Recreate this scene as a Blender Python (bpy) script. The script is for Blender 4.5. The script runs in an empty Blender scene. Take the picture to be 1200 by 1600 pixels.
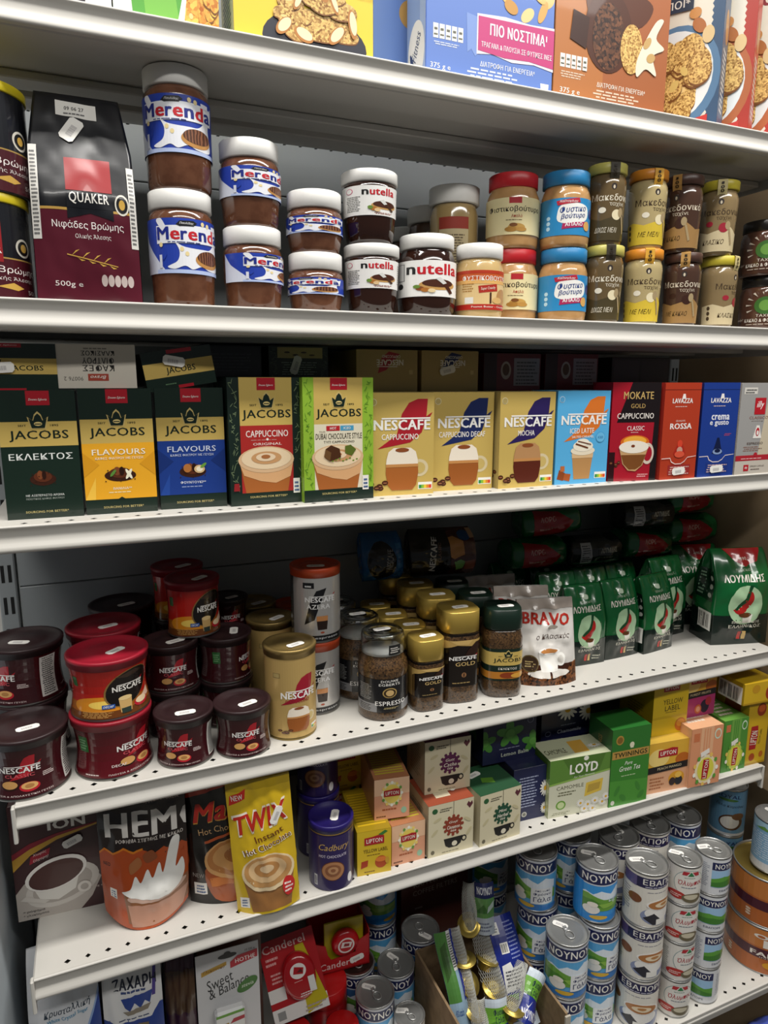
import bpy, math, random
from mathutils import Vector, Matrix, noise, geometry

# ---------------------------------------------------------------- camera, light, exposure
SC = bpy.context.scene
COL = SC.collection
EYE = 1.5                      # eye height above the shop floor
cam_d = bpy.data.cameras.new('camera')
cam_d.sensor_fit = 'VERTICAL'; cam_d.sensor_height = 36.0
cam_d.lens = 1079.36 / 1600 * 36.0
cam_d.clip_start = 0.02
cam = bpy.data.objects.new('camera', cam_d); COL.objects.link(cam)
cam.location = (0, -0.835, EYE)
cam.rotation_euler = (math.radians(90 - 10.739), 0, math.radians(-22.656))
SC.camera = cam

world = bpy.data.worlds.new('shop_air'); SC.world = world
world.use_nodes = True
world.node_tree.nodes['Background'].inputs[0].default_value = (0.92, 0.96, 1.0, 1)
world.node_tree.nodes['Background'].inputs[1].default_value = 0.075

def tube_light(name, loc, sx, sy, power, col=(1, 0.97, 0.92), tilt=0.0):
    d = bpy.data.lights.new(name, 'AREA'); d.shape = 'RECTANGLE'
    d.size = sx; d.size_y = sy; d.energy = power; d.color = col
    o = bpy.data.objects.new(name, d); COL.objects.link(o)
    o.location = loc; o.rotation_euler = (tilt, 0, 0)
    return o
tube_light('ceiling_tube_light', (0.7, -0.62, 3.3), 3.4, 0.18, 92)
tube_light('ceiling_tube_light', (0.5, -2.1, 3.3), 3.8, 0.22, 48, tilt=0.45)

SC.view_settings.view_transform = 'Standard'
SC.view_settings.look = 'None'
SC.view_settings.gamma = 1.0
SC.view_settings.use_curve_mapping = False
SC.view_settings.exposure = -0.08

# ---------------------------------------------------------------- materials
_M = {}
def lin(h):
    h = h.lstrip('#')
    c = [int(h[i:i+2], 16) / 255 for i in (0, 2, 4)]
    return tuple(x / 12.92 if x <= .04045 else ((x + .055) / 1.055) ** 2.4 for x in c) + (1,)
def M(col, rough=.45, metal=0.0, coat=0.0, noise2=None, scale=200, kind='noise', bump=0.0, glass=False, thr=(.4, .6)):
    key = (col, rough, metal, coat, noise2, scale, kind, bump, glass, thr)
    if key in _M: return _M[key]
    m = bpy.data.materials.new('paint_' + col); m.use_nodes = True
    nt = m.node_tree; b = nt.nodes['Principled BSDF']
    b.inputs['Base Color'].default_value = lin(col)
    b.inputs['Roughness'].default_value = rough
    b.inputs['Metallic'].default_value = metal
    b.inputs['Coat Weight'].default_value = coat
    b.inputs['Coat Roughness'].default_value = .04
    if glass:
        b.inputs['Transmission Weight'].default_value = 1.0
        b.inputs['IOR'].default_value = 1.45
    if noise2 or bump:
        tc = nt.nodes.new('ShaderNodeTexCoord')
        if kind == 'voro':
            t = nt.nodes.new('ShaderNodeTexVoronoi'); t.inputs['Scale'].default_value = scale; out = t.outputs['Color']
            bw = nt.nodes.new('ShaderNodeRGBToBW'); nt.links.new(out, bw.inputs[0]); fac = bw.outputs[0]
        elif kind == 'wave':
            t = nt.nodes.new('ShaderNodeTexWave'); t.inputs['Scale'].default_value = scale; t.inputs['Distortion'].default_value = 4; fac = t.outputs['Fac']
        else:
            t = nt.nodes.new('ShaderNodeTexNoise'); t.inputs['Scale'].default_value = scale; t.inputs['Detail'].default_value = 4; fac = t.outputs['Fac']
        nt.links.new(tc.outputs['Object'], t.inputs['Vector'])
        if noise2:
            r = nt.nodes.new('ShaderNodeValToRGB')
            r.color_ramp.elements[0].position = thr[0]; r.color_ramp.elements[1].position = thr[1]
            r.color_ramp.elements[0].color = lin(col); r.color_ramp.elements[1].color = lin(noise2)
            nt.links.new(fac, r.inputs[0]); nt.links.new(r.outputs[0], b.inputs['Base Color'])
        if bump:
            bp = nt.nodes.new('ShaderNodeBump'); bp.inputs['Strength'].default_value = bump; bp.inputs['Distance'].default_value = .002
            nt.links.new(fac, bp.inputs['Height']); nt.links.new(bp.outputs[0], b.inputs['Normal'])
    _M[key] = m
    return m
# food pictures printed on the packs, and granular contents
SPEC = dict(
    GRAN=dict(col='8a5a1e', noise2='f0c878', scale=420, kind='voro', thr=(.15, .75)),
    FLAKE=dict(col='b8620c', noise2='ffc75a', scale=260, kind='voro', thr=(.1, .8)),
    CHOC=dict(col='2a120a', noise2='7a4c30', scale=300, kind='voro', thr=(.3, .9)),
    BEAN=dict(col='1a0d07', noise2='8a5530', scale=300, kind='voro', thr=(.2, .95)),
    GREENS=dict(col='2f5a18', noise2='9cc04a', scale=180, kind='noise', thr=(.3, .7)),
    FOAM=dict(col='c08a5c', noise2='f0d8b8', scale=90, kind='wave', thr=(.2, .9)),
    SWIRL=dict(col='4a2a1c', noise2='8a5a40', scale=90, kind='wave', thr=(.2, .9)),
    GOLD=dict(col='d8ba66', rough=.36, metal=.2),
    MGOLD=dict(col='c8a868', rough=.34, metal=.3),
    SILVER=dict(col='cfcdca', rough=.28, metal=.5),
)
def PM(c, rough, coat=0):
    if c in SPEC:
        d = dict(SPEC[c]); d.setdefault('rough', rough); return M(**d)
    return M(c, rough, 0, coat)

# ---------------------------------------------------------------- print primitives, in per cent of a face
def R(x0, y0, x1, y1, c): return ('p', [(x0, y0), (x1, y0), (x1, y1), (x0, y1)], c)
def PG(c, *pts): return ('p', list(pts), c)
def EL(cx, cy, rx, ry, c, rot=0, a0=0, a1=360, n=28):
    k = max(6, int(n * abs(a1 - a0) / 360)); cr, sr = math.cos(math.radians(rot)), math.sin(math.radians(rot)); P = []
    for i in range(k if a1 - a0 >= 360 else k + 1):
        a = math.radians(a0 + (a1 - a0) * i / k); x, y = rx * math.cos(a), ry * math.sin(a)
        P.append((cx + x * cr - y * sr, cy + x * sr + y * cr))
    return ('p', P, c)
def SPG(c, *P):      # closed smooth outline through the points
    n = len(P); out = []
    for i in range(n):
        a, b, d, e = P[i - 1], P[i], P[(i + 1) % n], P[(i + 2) % n]
        for k in range(5):
            t = k / 5; out.append(tuple(.5 * (2 * b[j] + (d[j] - a[j]) * t + (2 * a[j] - 5 * b[j] + 4 * d[j] - e[j]) * t * t + (3 * b[j] - a[j] - 3 * d[j] + e[j]) * t ** 3) for j in (0, 1)))
    return ('p', out, c)
def TX(s, cx, cy, w, h, c, fl='', rot=0): return ('t', s, cx, cy, w, h, c, fl, rot)
def LN(x0, y0, x1, y1, n, c, seed=1, gap=.5):
    rn = random.Random(seed); out = []; st = (y1 - y0) / n
    for i in range(n):
        x = x0 + rn.random() * (x1 - x0) * .08; xe = x1 - rn.random() * (x1 - x0) * .25
        while x < xe:
            w = (x1 - x0) * rn.uniform(.06, .2)
            out.append(('p', [(x, y0 + i * st), (min(x + w, xe), y0 + i * st), (min(x + w, xe), y0 + i * st + st * gap), (x, y0 + i * st + st * gap)], c))
            x += w + (x1 - x0) * .025
    return ('many', out)
def MANY(*a): return ('many', list(a))
def BAR(x0, y0, x1, y1, seed=3, c='202020'):
    rn = random.Random(seed); out = [R(x0, y0, x1, y1, 'e8e6e0')]; n = 15; dx = (x1 - x0) * .86 / n
    for i in range(n):
        if rn.random() < .8: out.append(R(x0 + (x1 - x0) * .07 + i * dx, y0 + (y1 - y0) * .12, x0 + (x1 - x0) * .07 + i * dx + dx * rn.uniform(.25, .7), y1 - (y1 - y0) * .12, c))
    return ('many', out)

_T = {}
def text_tris(s, bold, slant):
    key = (s, bold, slant)
    if key in _T: return _T[key]
    cu = bpy.data.curves.new('t', 'FONT'); cu.body = s; cu.resolution_u = 2; cu.fill_mode = 'FRONT'
    cu.shear = .3 if slant else 0
    if bold: cu.space_character = 1.06
    ob = bpy.data.objects.new('t', cu); COL.objects.link(ob)
    dg = bpy.context.evaluated_depsgraph_get(); me = ob.evaluated_get(dg).to_mesh(); me.calc_loop_triangles()
    vs = [v.co.copy() for v in me.vertices]; tr = [tuple(t.vertices) for t in me.loop_triangles]
    ob.evaluated_get(dg).to_mesh_clear(); bpy.data.objects.remove(ob); bpy.data.curves.remove(cu)
    if not vs: _T[key] = ([], []); return _T[key]
    if bold:      # heavier strokes: the same outline laid down a little to each side
        n0 = len(vs); sh = ((-.014, 0), (.014, 0)) if bold == 1 else ((-.03, -.012), (.03, -.012), (-.03, .012), (.03, .012))
        vs = [v + Vector((a, b, 0)) for a, b in sh for v in vs]; tr = [tuple(i + k * n0 for i in t) for k in range(len(sh)) for t in tr]
    else: n0 = len(vs)
    x0 = min(v.x for v in vs); x1 = max(v.x for v in vs); y0 = min(v.y for v in vs); y1 = max(v.y for v in vs)
    n = [((v.x - x0) / max(x1 - x0, 1e-6) - .5, (v.y - y0) / max(y1 - y0, 1e-6) - .5) for v in vs]
    out = []; lay = []
    for t in tr:
        a, b, c = (n[i] for i in t)
        ar = (b[0] - a[0]) * (c[1] - a[1]) - (b[1] - a[1]) * (c[0] - a[0])
        if abs(ar) > 1e-9: out.append([a, b, c] if ar > 0 else [a, c, b]); lay.append(t[0] // n0)
    _T[key] = (out, lay)
    out = _T[key]
    return out

def tess(P):
    ar = sum(P[i][0] * P[(i + 1) % len(P)][1] - P[(i + 1) % len(P)][0] * P[i][1] for i in range(len(P)))
    if ar < 0: P = P[::-1]
    n = len(P)
    convex = all((P[(i + 1) % n][0] - P[i][0]) * (P[(i + 2) % n][1] - P[(i + 1) % n][1]) - (P[(i + 1) % n][1] - P[i][1]) * (P[(i + 2) % n][0] - P[(i + 1) % n][0]) >= -1e-9 for i in range(n))
    if convex: return [P]
    out = []
    for t in geometry.tessellate_polygon([[Vector((p[0], p[1], 0)) for p in P]]):
        a, b, c = (P[i] for i in t)
        ar = (b[0] - a[0]) * (c[1] - a[1]) - (b[1] - a[1]) * (c[0] - a[0])
        if abs(ar) > 1e-9: out.append([a, b, c] if ar > 0 else [a, c, b])
    return out
def clip1(P, ax, lo, hi):
    for s, lim in ((1, lo), (-1, hi)):
        Q = []
        for i in range(len(P)):
            a, b = P[i], P[(i + 1) % len(P)]; da, db = s * (a[ax] - lim), s * (b[ax] - lim)
            if da >= 0: Q.append(a)
            if (da > 1e-9 and db < -1e-9) or (da < -1e-9 and db > 1e-9):
                t = da / (da - db); Q.append((a[0] + (b[0] - a[0]) * t, a[1] + (b[1] - a[1]) * t))
        P = Q
        if len(P) < 3: return []
    return P
def strips(polys, ax, n):
    out = []; st = 100 / n
    for P in polys:
        lo = min(p[ax] for p in P); hi = max(p[ax] for p in P)
        i0 = int(math.floor((lo + 1e-6) / st)); i1 = int(math.floor((hi - 1e-6) / st))
        if i0 >= i1: out.append(P); continue
        for i in range(i0, i1 + 1):
            q = clip1(P, ax, i * st, (i + 1) * st)
            if q: out.append(q)
    return out

class MB:
    def __init__(s): s.v = []; s.f = []; s.mi = []; s.sm = []; s.mats = []
    def slot(s, m):
        if m not in s.mats: s.mats.append(m)
        return s.mats.index(m)
    def add(s, vs, fs, m, smooth=False):
        o = len(s.v); k = s.slot(m); s.v += [tuple(v) for v in vs]
        for f in fs: s.f.append([i + o for i in f]); s.mi.append(k); s.sm.append(smooth)
    def box(s, x0, y0, z0, x1, y1, z1, m, bev=0.0):
        if bev <= 0:
            V = [(x, y, z) for z in (z0, z1) for y in (y0, y1) for x in (x0, x1)]
            s.add(V, [(0, 2, 3, 1), (4, 5, 7, 6), (0, 1, 5, 4), (2, 6, 7, 3), (0, 4, 6, 2), (1, 3, 7, 5)], m); return
        b = min(bev, (x1 - x0) * .45, (y1 - y0) * .45, (z1 - z0) * .45); V = []; F = []
        # three inset copies of each corner, joined as chamfered box
        idx = {}
        for ix, x in enumerate((x0, x1)):
            for iy, y in enumerate((y0, y1)):
                for iz, z in enumerate((z0, z1)):
                    sx, sy, sz = (1, -1)[ix], (1, -1)[iy], (1, -1)[iz]
                    for a, p in enumerate(((x, y + sy * b, z + sz * b), (x + sx * b, y, z + sz * b), (x + sx * b, y + sy * b, z))):
                        idx[ix, iy, iz, a] = len(V); V.append(p)
        for a in range(3):
            o1, o2 = [(1, 2), (2, 0), (0, 1)][a]
            for e in (0, 1):
                q = []
                for p, r in ((0, 0), (1, 0), (1, 1), (0, 1)):
                    k = [0, 0, 0]; k[a] = e; k[o1] = p; k[o2] = r; q.append(idx[k[0], k[1], k[2], a])
                F.append(q if e else q[::-1])
        for a in range(3):
            o1, o2 = [(1, 2), (2, 0), (0, 1)][a]
            for p in (0, 1):
                for r in (0, 1):
                    k0 = [0, 0, 0]; k0[o1] = p; k0[o2] = r; k1 = list(k0); k1[a] = 1
                    q = [idx[(*k0, o1)], idx[(*k1, o1)], idx[(*k1, o2)], idx[(*k0, o2)]]
                    F.append(q if (p == r) else q[::-1])
        for ix in (0, 1):
            for iy in (0, 1):
                for iz in (0, 1):
                    q = [idx[ix, iy, iz, a] for a in range(3)]
                    F.append(q if (ix + iy + iz) % 2 else q[::-1])
        s.add(V, F, m)
    def lathe(s, prof, m, n=56, cx=0, cy=0, cap0=False, cap1=False):
        # prof: (r, z) from bottom to top, outward facing; a row may carry its own material as third entry
        V = []
        for p in prof:
            for i in range(n):
                a = 2 * math.pi * i / n; V.append((cx + p[0] * math.sin(a), cy - p[0] * math.cos(a), p[1]))
        o = len(s.v); s.v += V
        for j in range(len(prof) - 1):
            k = s.slot(prof[j][2] if len(prof[j]) > 2 else m)
            for i in range(n):
                i2 = (i + 1) % n
                s.f.append([o + j * n + i, o + j * n + i2, o + (j + 1) * n + i2, o + (j + 1) * n + i]); s.mi.append(k); s.sm.append(True)
        if cap0: s.f.append([o + i for i in range(n)][::-1]); s.mi.append(s.slot(m)); s.sm.append(False)
        if cap1:
            b = o + (len(prof) - 1) * n; s.f.append([b + i for i in range(n)]); s.mi.append(s.slot(prof[-1][2] if len(prof[-1]) > 2 else m)); s.sm.append(False)
    def tube(s, pts, r, m, n=8, closed=False):
        V = []; F = []; k = len(pts)
        for i, p in enumerate(pts):
            p = Vector(p); a = Vector(pts[(i - 1) % k] if (closed or i) else pts[0]); b = Vector(pts[(i + 1) % k] if (closed or i < k - 1) else pts[-1])
            t = (b - a).normalized(); u = t.cross(Vector((0, 0, 1)) if abs(t.z) < .9 else Vector((1, 0, 0))).normalized(); w = t.cross(u)
            for j in range(n):
                an = 2 * math.pi * j / n; V.append(p + u * r * math.cos(an) + w * r * math.sin(an))
        for i in range(k if closed else k - 1):
            for j in range(n):
                a, b = i * n + j, i * n + (j + 1) % n; c, d = ((i + 1) % k) * n + (j + 1) % n, ((i + 1) % k) * n + j
                F.append((a, b, c, d))
        if not closed: F += [tuple(range(n))[::-1], tuple(range((k - 1) * n, k * n))]
        s.add(V, F, m, True)
    def prnt(s, prims, fmap, nu=0, nv=0, rough=.4, coat=0, step=.00018):
        flat = []
        def walk(L):
            for p in L:
                if p[0] == 'many': walk(p[1])
                else: flat.append(p)
        walk(prims); boxes = []; jobs = []
        for p in flat:
            if p[0] == 't':
                _, t, cx, cy, w, h, c, fl, rot = p
                tr, lay = text_tris(t, 2 if 'B' in fl else (1 if 'b' in fl else 0), 'i' in fl)
                cr, sr = math.cos(math.radians(rot)), math.sin(math.radians(rot))
                asp = s.asp if hasattr(s, 'asp') else 1.0
                polys = []
                for T in tr:
                    q = []
                    for x, y in T:
                        x, y = x * w, y * h
                        if rot: x, y = x * asp, y; x, y = x * cr - y * sr, x * sr + y * cr; x /= asp
                        q.append((cx + x, cy + y))
                    polys.append(q)
            else: polys = tess(p[1]); c = p[2]; lay = [0] * len(polys)
            # everything stays on its face
            pp = []
            for q, k in zip(polys, lay):
                if min(a[0] for a in q) < 0 or max(a[0] for a in q) > 100: q = clip1(q, 0, 0, 100)
                if q and (min(a[1] for a in q) < 0 or max(a[1] for a in q) > 100): q = clip1(q, 1, 0, 100)
                if q: pp.append((q, k))
            if not pp: continue
            bb = (min(a[0] for q, k in pp for a in q), min(a[1] for q, k in pp for a in q), max(a[0] for q, k in pp for a in q), max(a[1] for q, k in pp for a in q))
            lv = 1
            for b2, l2 in boxes:
                if bb[0] < b2[2] and bb[2] > b2[0] and bb[1] < b2[3] and bb[3] > b2[1]: lv = max(lv, l2 + 1)
            boxes.append((bb, lv)); jobs.append((pp, c, lv))
        step = min(step, .0024 / max([j[2] for j in jobs] + [1]))
        for pp, c, lv in jobs:
            V = []; F = []
            for q, k in pp:
                L = [q]
                if nu: L = strips(L, 0, nu)
                if nv: L = strips(L, 1, nv)
                for q in L:
                    F.append(range(len(V), len(V) + len(q)))
                    V += [fmap(a[0] / 100, a[1] / 100, lv * step + k * step * .16) for a in q]
            s.add(V, F, PM(c, rough, coat), bool(nu))
    def build(s, name):
        me = bpy.data.meshes.new(name); me.from_pydata(s.v, [], s.f)
        for m in s.mats: me.materials.append(m)
        me.polygons.foreach_set('material_index', s.mi); me.polygons.foreach_set('use_smooth', s.sm)
        me.update(); return me

# ---------------------------------------------------------------- things
def empty(name, label=None, cat=None, group=None):
    o = bpy.data.objects.new(name, None); o.empty_display_size = .02; COL.objects.link(o); tag(o, label, cat, group); return o
def tag(o, label=None, cat=None, group=None, kind=None):
    if label: o['label'] = label
    if cat: o['category'] = cat
    if group: o['group'] = group
    if kind: o['kind'] = kind
def obj(name, me, parent=None):
    o = bpy.data.objects.new(name, me); COL.objects.link(o)
    if parent: o.parent = parent
    return o
def copy_tree(o, parent=None):
    c = o.copy(); COL.objects.link(c); c.parent = parent
    for k in list(o.children): copy_tree(k, c)
    return c
# ---------------------------------------------------------------- builders shared by many kinds
WHT, BLK = 'ecebe6', '141414'
TYPES = {}
def T(key, name, cat, root=None, parts=()):
    parts = list(parts); lid = next((q for q in parts if q[0] in ('lid', 'can_lid')), None)
    if lid:       # stickers and ring-pulls sit on the lid: one level below it
        on = [q for q in parts if q[0] in ('price_sticker', 'pull_tab', 'lid_tag')]
        lid[3].extend((q[0], q[1], q[2]) for q in on); parts = [q for q in parts if q not in on]
    TYPES[key] = dict(name=name, cat=cat, root=root, parts=list(parts), proto=None)

def sticker_mesh(o, U, V, w=.026, h=.0115, rot=0, seed=0):
    # small white price label with cut corners lying on the face spanned by U, V
    U, V, o = Vector(U).normalized(), Vector(V).normalized(), Vector(o); N = U.cross(V)
    c, s = math.cos(math.radians(rot)), math.sin(math.radians(rot)); U, V = U * c + V * s, V * c - U * s
    k = .0028; P = [(-w/2, -h/2 + k), (-w/2 + k, -h/2), (w/2 - k, -h/2), (w/2, -h/2 + k), (w/2, h/2 - k), (w/2 - k, h/2), (-w/2 + k, h/2), (-w/2, h/2 - k)]
    mb = MB(); n = len(P)
    A = [o + U * x + V * y + N * .0001 for x, y in P]; B = [o + U * x + V * y + N * .0006 for x, y in P]
    mb.add(A + B, [tuple(range(n, 2 * n)), tuple(range(n))[::-1]] + [(i, (i + 1) % n, n + (i + 1) % n, n + i) for i in range(n)], M('f2f0ea', .5))
    mb.prnt([LN(18, 25, 82, 75, 1, 'c9c6c4', seed, .8)], lambda u, v, off: o + U * (u - .5) * w + V * (v - .5) * h + N * (.0006 + off))
    return mb.build('price_sticker')

def carton(key, name, cat, w, h, d, col, front=(), left=(), right=(), top=(), rough=.38, stick=None, bev=.0012, coat=.15, extra=None, body=None):
    mb = MB(); mb.box(-w/2, 0, 0, w/2, d, h, body or M(col, rough, 0, coat), bev)
    def pr(pp, f, asp):
        mb.asp = asp; mb.prnt(list(pp), f, 0, 0, rough, coat)
    pr(front, lambda u, v, o: ((u - .5) * w, -o, v * h), w / h)
    pr(left, lambda u, v, o: (-w/2 - o, d - u * d, v * h), d / h)
    pr(right, lambda u, v, o: (w/2 + o, u * d, v * h), d / h)
    pr(top, lambda u, v, o: ((u - .5) * w, v * d, h + o), w / d)
    parts = []
    if stick:
        if stick[0] == 'top': sm = sticker_mesh(((stick[1] / 100 - .5) * w, stick[2] / 100 * d, h + .0009), (1, 0, 0), (0, 1, 0), rot=stick[3])
        else: sm = sticker_mesh(((stick[1] / 100 - .5) * w, -.0022, stick[2] / 100 * h), (1, 0, 0), (0, 0, 1), rot=stick[3])
        parts.append(('price_sticker', sm, 'white price sticker', []))
    if extra: parts += extra
    T(key, name, cat, mb.build(name), parts)

def sqf(a, p):
    if not p: return 1.0
    k = (abs(math.cos(a)) ** p + abs(math.sin(a)) ** p) ** (-1 / p)
    return .90 * k
def squared(mb, p, rot=0):
    if p:
        out = []
        for x, y, z in mb.v:
            a = math.atan2(x, -y) + rot; f = sqf(a, p); out.append((x * f, y * f, z))
        mb.v = out
    return mb
def wrap_label(prims, z0, h, rf, A=220, rough=.35, coat=.2, p=0, name='label'):
    mb = MB(); A = math.radians(A); r0 = rf(.5) if callable(rf) else rf
    mb.asp = r0 * A / h
    def fm(u, v, o):
        a = (u - .5) * A; r = (rf(v) if callable(rf) else rf) + .00035 + o
        return (r * math.sin(a), -r * math.cos(a), z0 + v * h)
    mb.prnt(list(prims), fm, 40, 6 if callable(rf) else 0, rough, coat)
    if p: squared(mb, p)
    return (name, mb.build(name), None, [])
def lathe_part(name, prof, m, n=56, label=None, p=0, cap0=False, cap1=False, subs=()):
    mb = MB(); mb.lathe(prof, m, n, cap0=cap0, cap1=cap1); squared(mb, p)
    return (name, mb.build(name), label, list(subs))
def lid_prof(r, z0, z1, dish=.0, rim=.003, e=.0012):
    P = [(r * .6, z0), (r - e, z0), (r, z0 + e), (r, z1 - e), (r - e, z1)]
    if dish: P += [(r - rim, z1), (r - rim - .001, z1 - dish), (0.0004, z1 - dish)]
    else: P += [(0.0004, z1)]
    return P
def top_sticker(z, x=.004, y=-.004, rot=12, seed=0):
    return ('price_sticker', sticker_mesh((x, y, z), (1, 0, 0), (0, 1, 0), rot=rot, seed=seed), 'white price sticker', [])

def glaze(c, rough=.12): return M(c, rough, 0, .8)

class Bag:
    # soft bag: half width W(v), depth at its side edges E(v), extra bulge C(v) in the middle
    def __init__(s, w, h, wf, ef, cf, p=2.2, amp=.003, seed=1, nu=26, nv=34, sag=0, freq=(5, 6), lean=0):
        s.__dict__.update(w=w, h=h, wf=wf, ef=ef, cf=cf, p=p, amp=amp, seed=seed, nu=nu, nv=nv, sag=sag, freq=freq, lean=lean)
        s.yc = max(ef(i / 40) + cf(i / 40) for i in range(41)) + amp
    def F(s, u, v, o=0, back=False):
        q = 2 * u - 1; W = s.w / 2 * s.wf(v); E_, C_ = s.ef(v), s.cf(v)
        m = max(0, 1 - abs(q) ** 4)
        n = noise.noise(Vector((u * s.freq[0], v * s.freq[1], s.seed + (9 if back else 0)))) + .5 * noise.noise(Vector((u * s.freq[0] * 2.7 + v * 3, v * s.freq[1] * 2.1, s.seed + 3.3)))
        # folds running down from the seal
        n += .6 * math.sin(u * 23 + s.seed * 2 + v * 4) * max(0, v - .72) / .28 * .8
        y = E_ + C_ * (1 - abs(q) ** s.p) + n * s.amp * m * min(1, 14 * v, (1 - v) * 9 + .1) + o
        z = s.h * v + s.sag * q * q * (1 - v) ** 2
        return (q * W, s.yc + (y if back else -y) + s.lean * v * v, z)
    def S(s, side, t, v, o=0):      # t = 0 at the back edge
        t = 1 - t
        W = s.w / 2 * s.wf(v); E_ = s.ef(v)
        g = .35 * E_ * math.sin(math.pi * t) * (max(0, v - .45) / .55)
        n = noise.noise(Vector((t * 3, v * 7, s.seed + 20 + side))) * s.amp * math.sin(math.pi * t)
        x = W - g + n + o
        return (side * x, s.yc - E_ + 2 * E_ * t + s.lean * v * v, s.h * v + s.sag * (1 - v) ** 2)
    def mesh(s, m, front=(), left=(), right=(), zones=(), rough=.25, coat=.3, name='bag'):
        mb = MB(); nu, nv = s.nu, s.nv
        def grid(f, a, b, flip):
            V = [f(i / a, j / b) for j in range(b + 1) for i in range(a + 1)]
            for j in range(b):
                mm = m
                for z0, z1, zm in zones:
                    if z0 <= (j + .5) / b < z1: mm = zm
                q = [((j) * (a + 1) + i, j * (a + 1) + i + 1, (j + 1) * (a + 1) + i + 1, (j + 1) * (a + 1) + i) for i in range(a)]
                rows.append((V, [x[::-1] if flip else x for x in q], mm))
        rows = []
        grid(lambda u, v: s.F(u, v), nu, nv, False)
        grid(lambda u, v: s.F(u, v, 0, True), nu, nv, True)
        grid(lambda t, v: s.S(-1, t, v), 5, nv, False)
        grid(lambda t, v: s.S(1, t, v), 5, nv, True)
        for V, q, mm in rows:
            used = sorted({i for f in q for i in f}); mp = {k: n for n, k in enumerate(used)}
            mb.add([V[k] for k in used], [[mp[i] for i in f] for f in q], mm, True)
        for v, fl in ((0, True), (1, False)):
            A = [s.F(i / nu, v) for i in range(nu + 1)]; B = [s.F(i / nu, v, 0, True) for i in range(nu + 1)]
            fs = [(i, i + 1, nu + 2 + i, nu + 1 + i) for i in range(nu)]
            mb.add(A + B, [f[::-1] if fl else f for f in fs], zones[0][2] if (fl and zones and zones[0][0] == 0) else m)
        mb.asp = s.w / s.h
        mb.prnt(list(front), lambda u, v, o: s.F(u, v, .0004 + o), nu, nv, rough, coat)
        mb.asp = 2 * s.ef(.3) / s.h if s.ef(.3) else 1
        mb.prnt(list(left), lambda u, v, o: s.S(-1, u, v, .0004 + o), 5, nv, rough, coat)
        mb.prnt(list(right), lambda u, v, o: s.S(1, 1 - u, v, .0004 + o), 5, nv, rough, coat)
        # weld shared borders
        me = mb.build(name)
        import bmesh
        b = bmesh.new(); b.from_mesh(me); bmesh.ops.remove_doubles(b, verts=b.verts, dist=.00003); b.to_mesh(me); b.free()
        return me
    def stick(s, u, v, rot=20, w=.026, h=.0115, seed=0):
        o = Vector(s.F(u, v, .0012)); U = Vector(s.F(u + .03, v)) - Vector(s.F(u - .03, v)); V = Vector(s.F(u, v + .03)) - Vector(s.F(u, v - .03))
        return ('price_sticker', sticker_mesh(o, U, V, w, h, rot, seed), 'white price sticker', [])

def place(key, label, group, x, y, z, rx=0, ry=0, rz=0, sc=1):
    t = TYPES[key]
    if t['proto'] is None:
        o = obj(t['name'], t['root']) if t['root'] else empty(t['name'])
        for nm, me, lb, subs in t['parts']:
            c = obj(nm, me, o)
            if lb: c['label'] = lb
            for sn, sme, slb in subs:
                d = obj(sn, sme, c)
                if slb: d['label'] = slb
        t['proto'] = o
    else: o = copy_tree(t['proto'])
    o.location = (x, y, z + EYE); o.rotation_euler = tuple(math.radians(a) for a in (rx, ry, rz)); o.scale = (sc, sc, sc)
    tag(o, label, t['cat'], group)
    if not group and 'group' in o: del o['group']
    return o

# ---------------------------------------------------------------- the shop setting and the shelving
def slab(name, x0, y0, z0, x1, y1, z1, m):
    mb = MB(); mb.box(x0, y0, z0, x1, y1, z1, m); o = obj(name, mb.build(name)); o['kind'] = 'structure'; return o
slab('floor', -3, -3, -.05, 4, .6, 0, M('66645f', .5, noise2='5c5a56', scale=6))
slab('wall_back', -3, .42, 0, 4, .5, 2.9, M('c9c7c2', .8))
slab('wall_right', 1.168, -.05, EYE - .79, 1.2, .42, 2.6, M('a08a6c', .75, noise2='947e62', scale=9))
slab('shade_board_1', 1.25, -.2, 0, 1.28, .42, EYE - .79, M('a08a6c', .75, noise2='947e62', scale=9))  # added lower board, set outward, to keep the gap behind the cans in shade
PAINT = M('c6c3bc', .42); PAINT_SHADED = M('bab7b1', .45); HOLE = M('101010', .9); PANEL = M('8f9496', .55)  # second shelf paint: same coat, shade of underside and ends put into its colour
X0, X1, YB = -.117, 1.1335, .318
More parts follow.
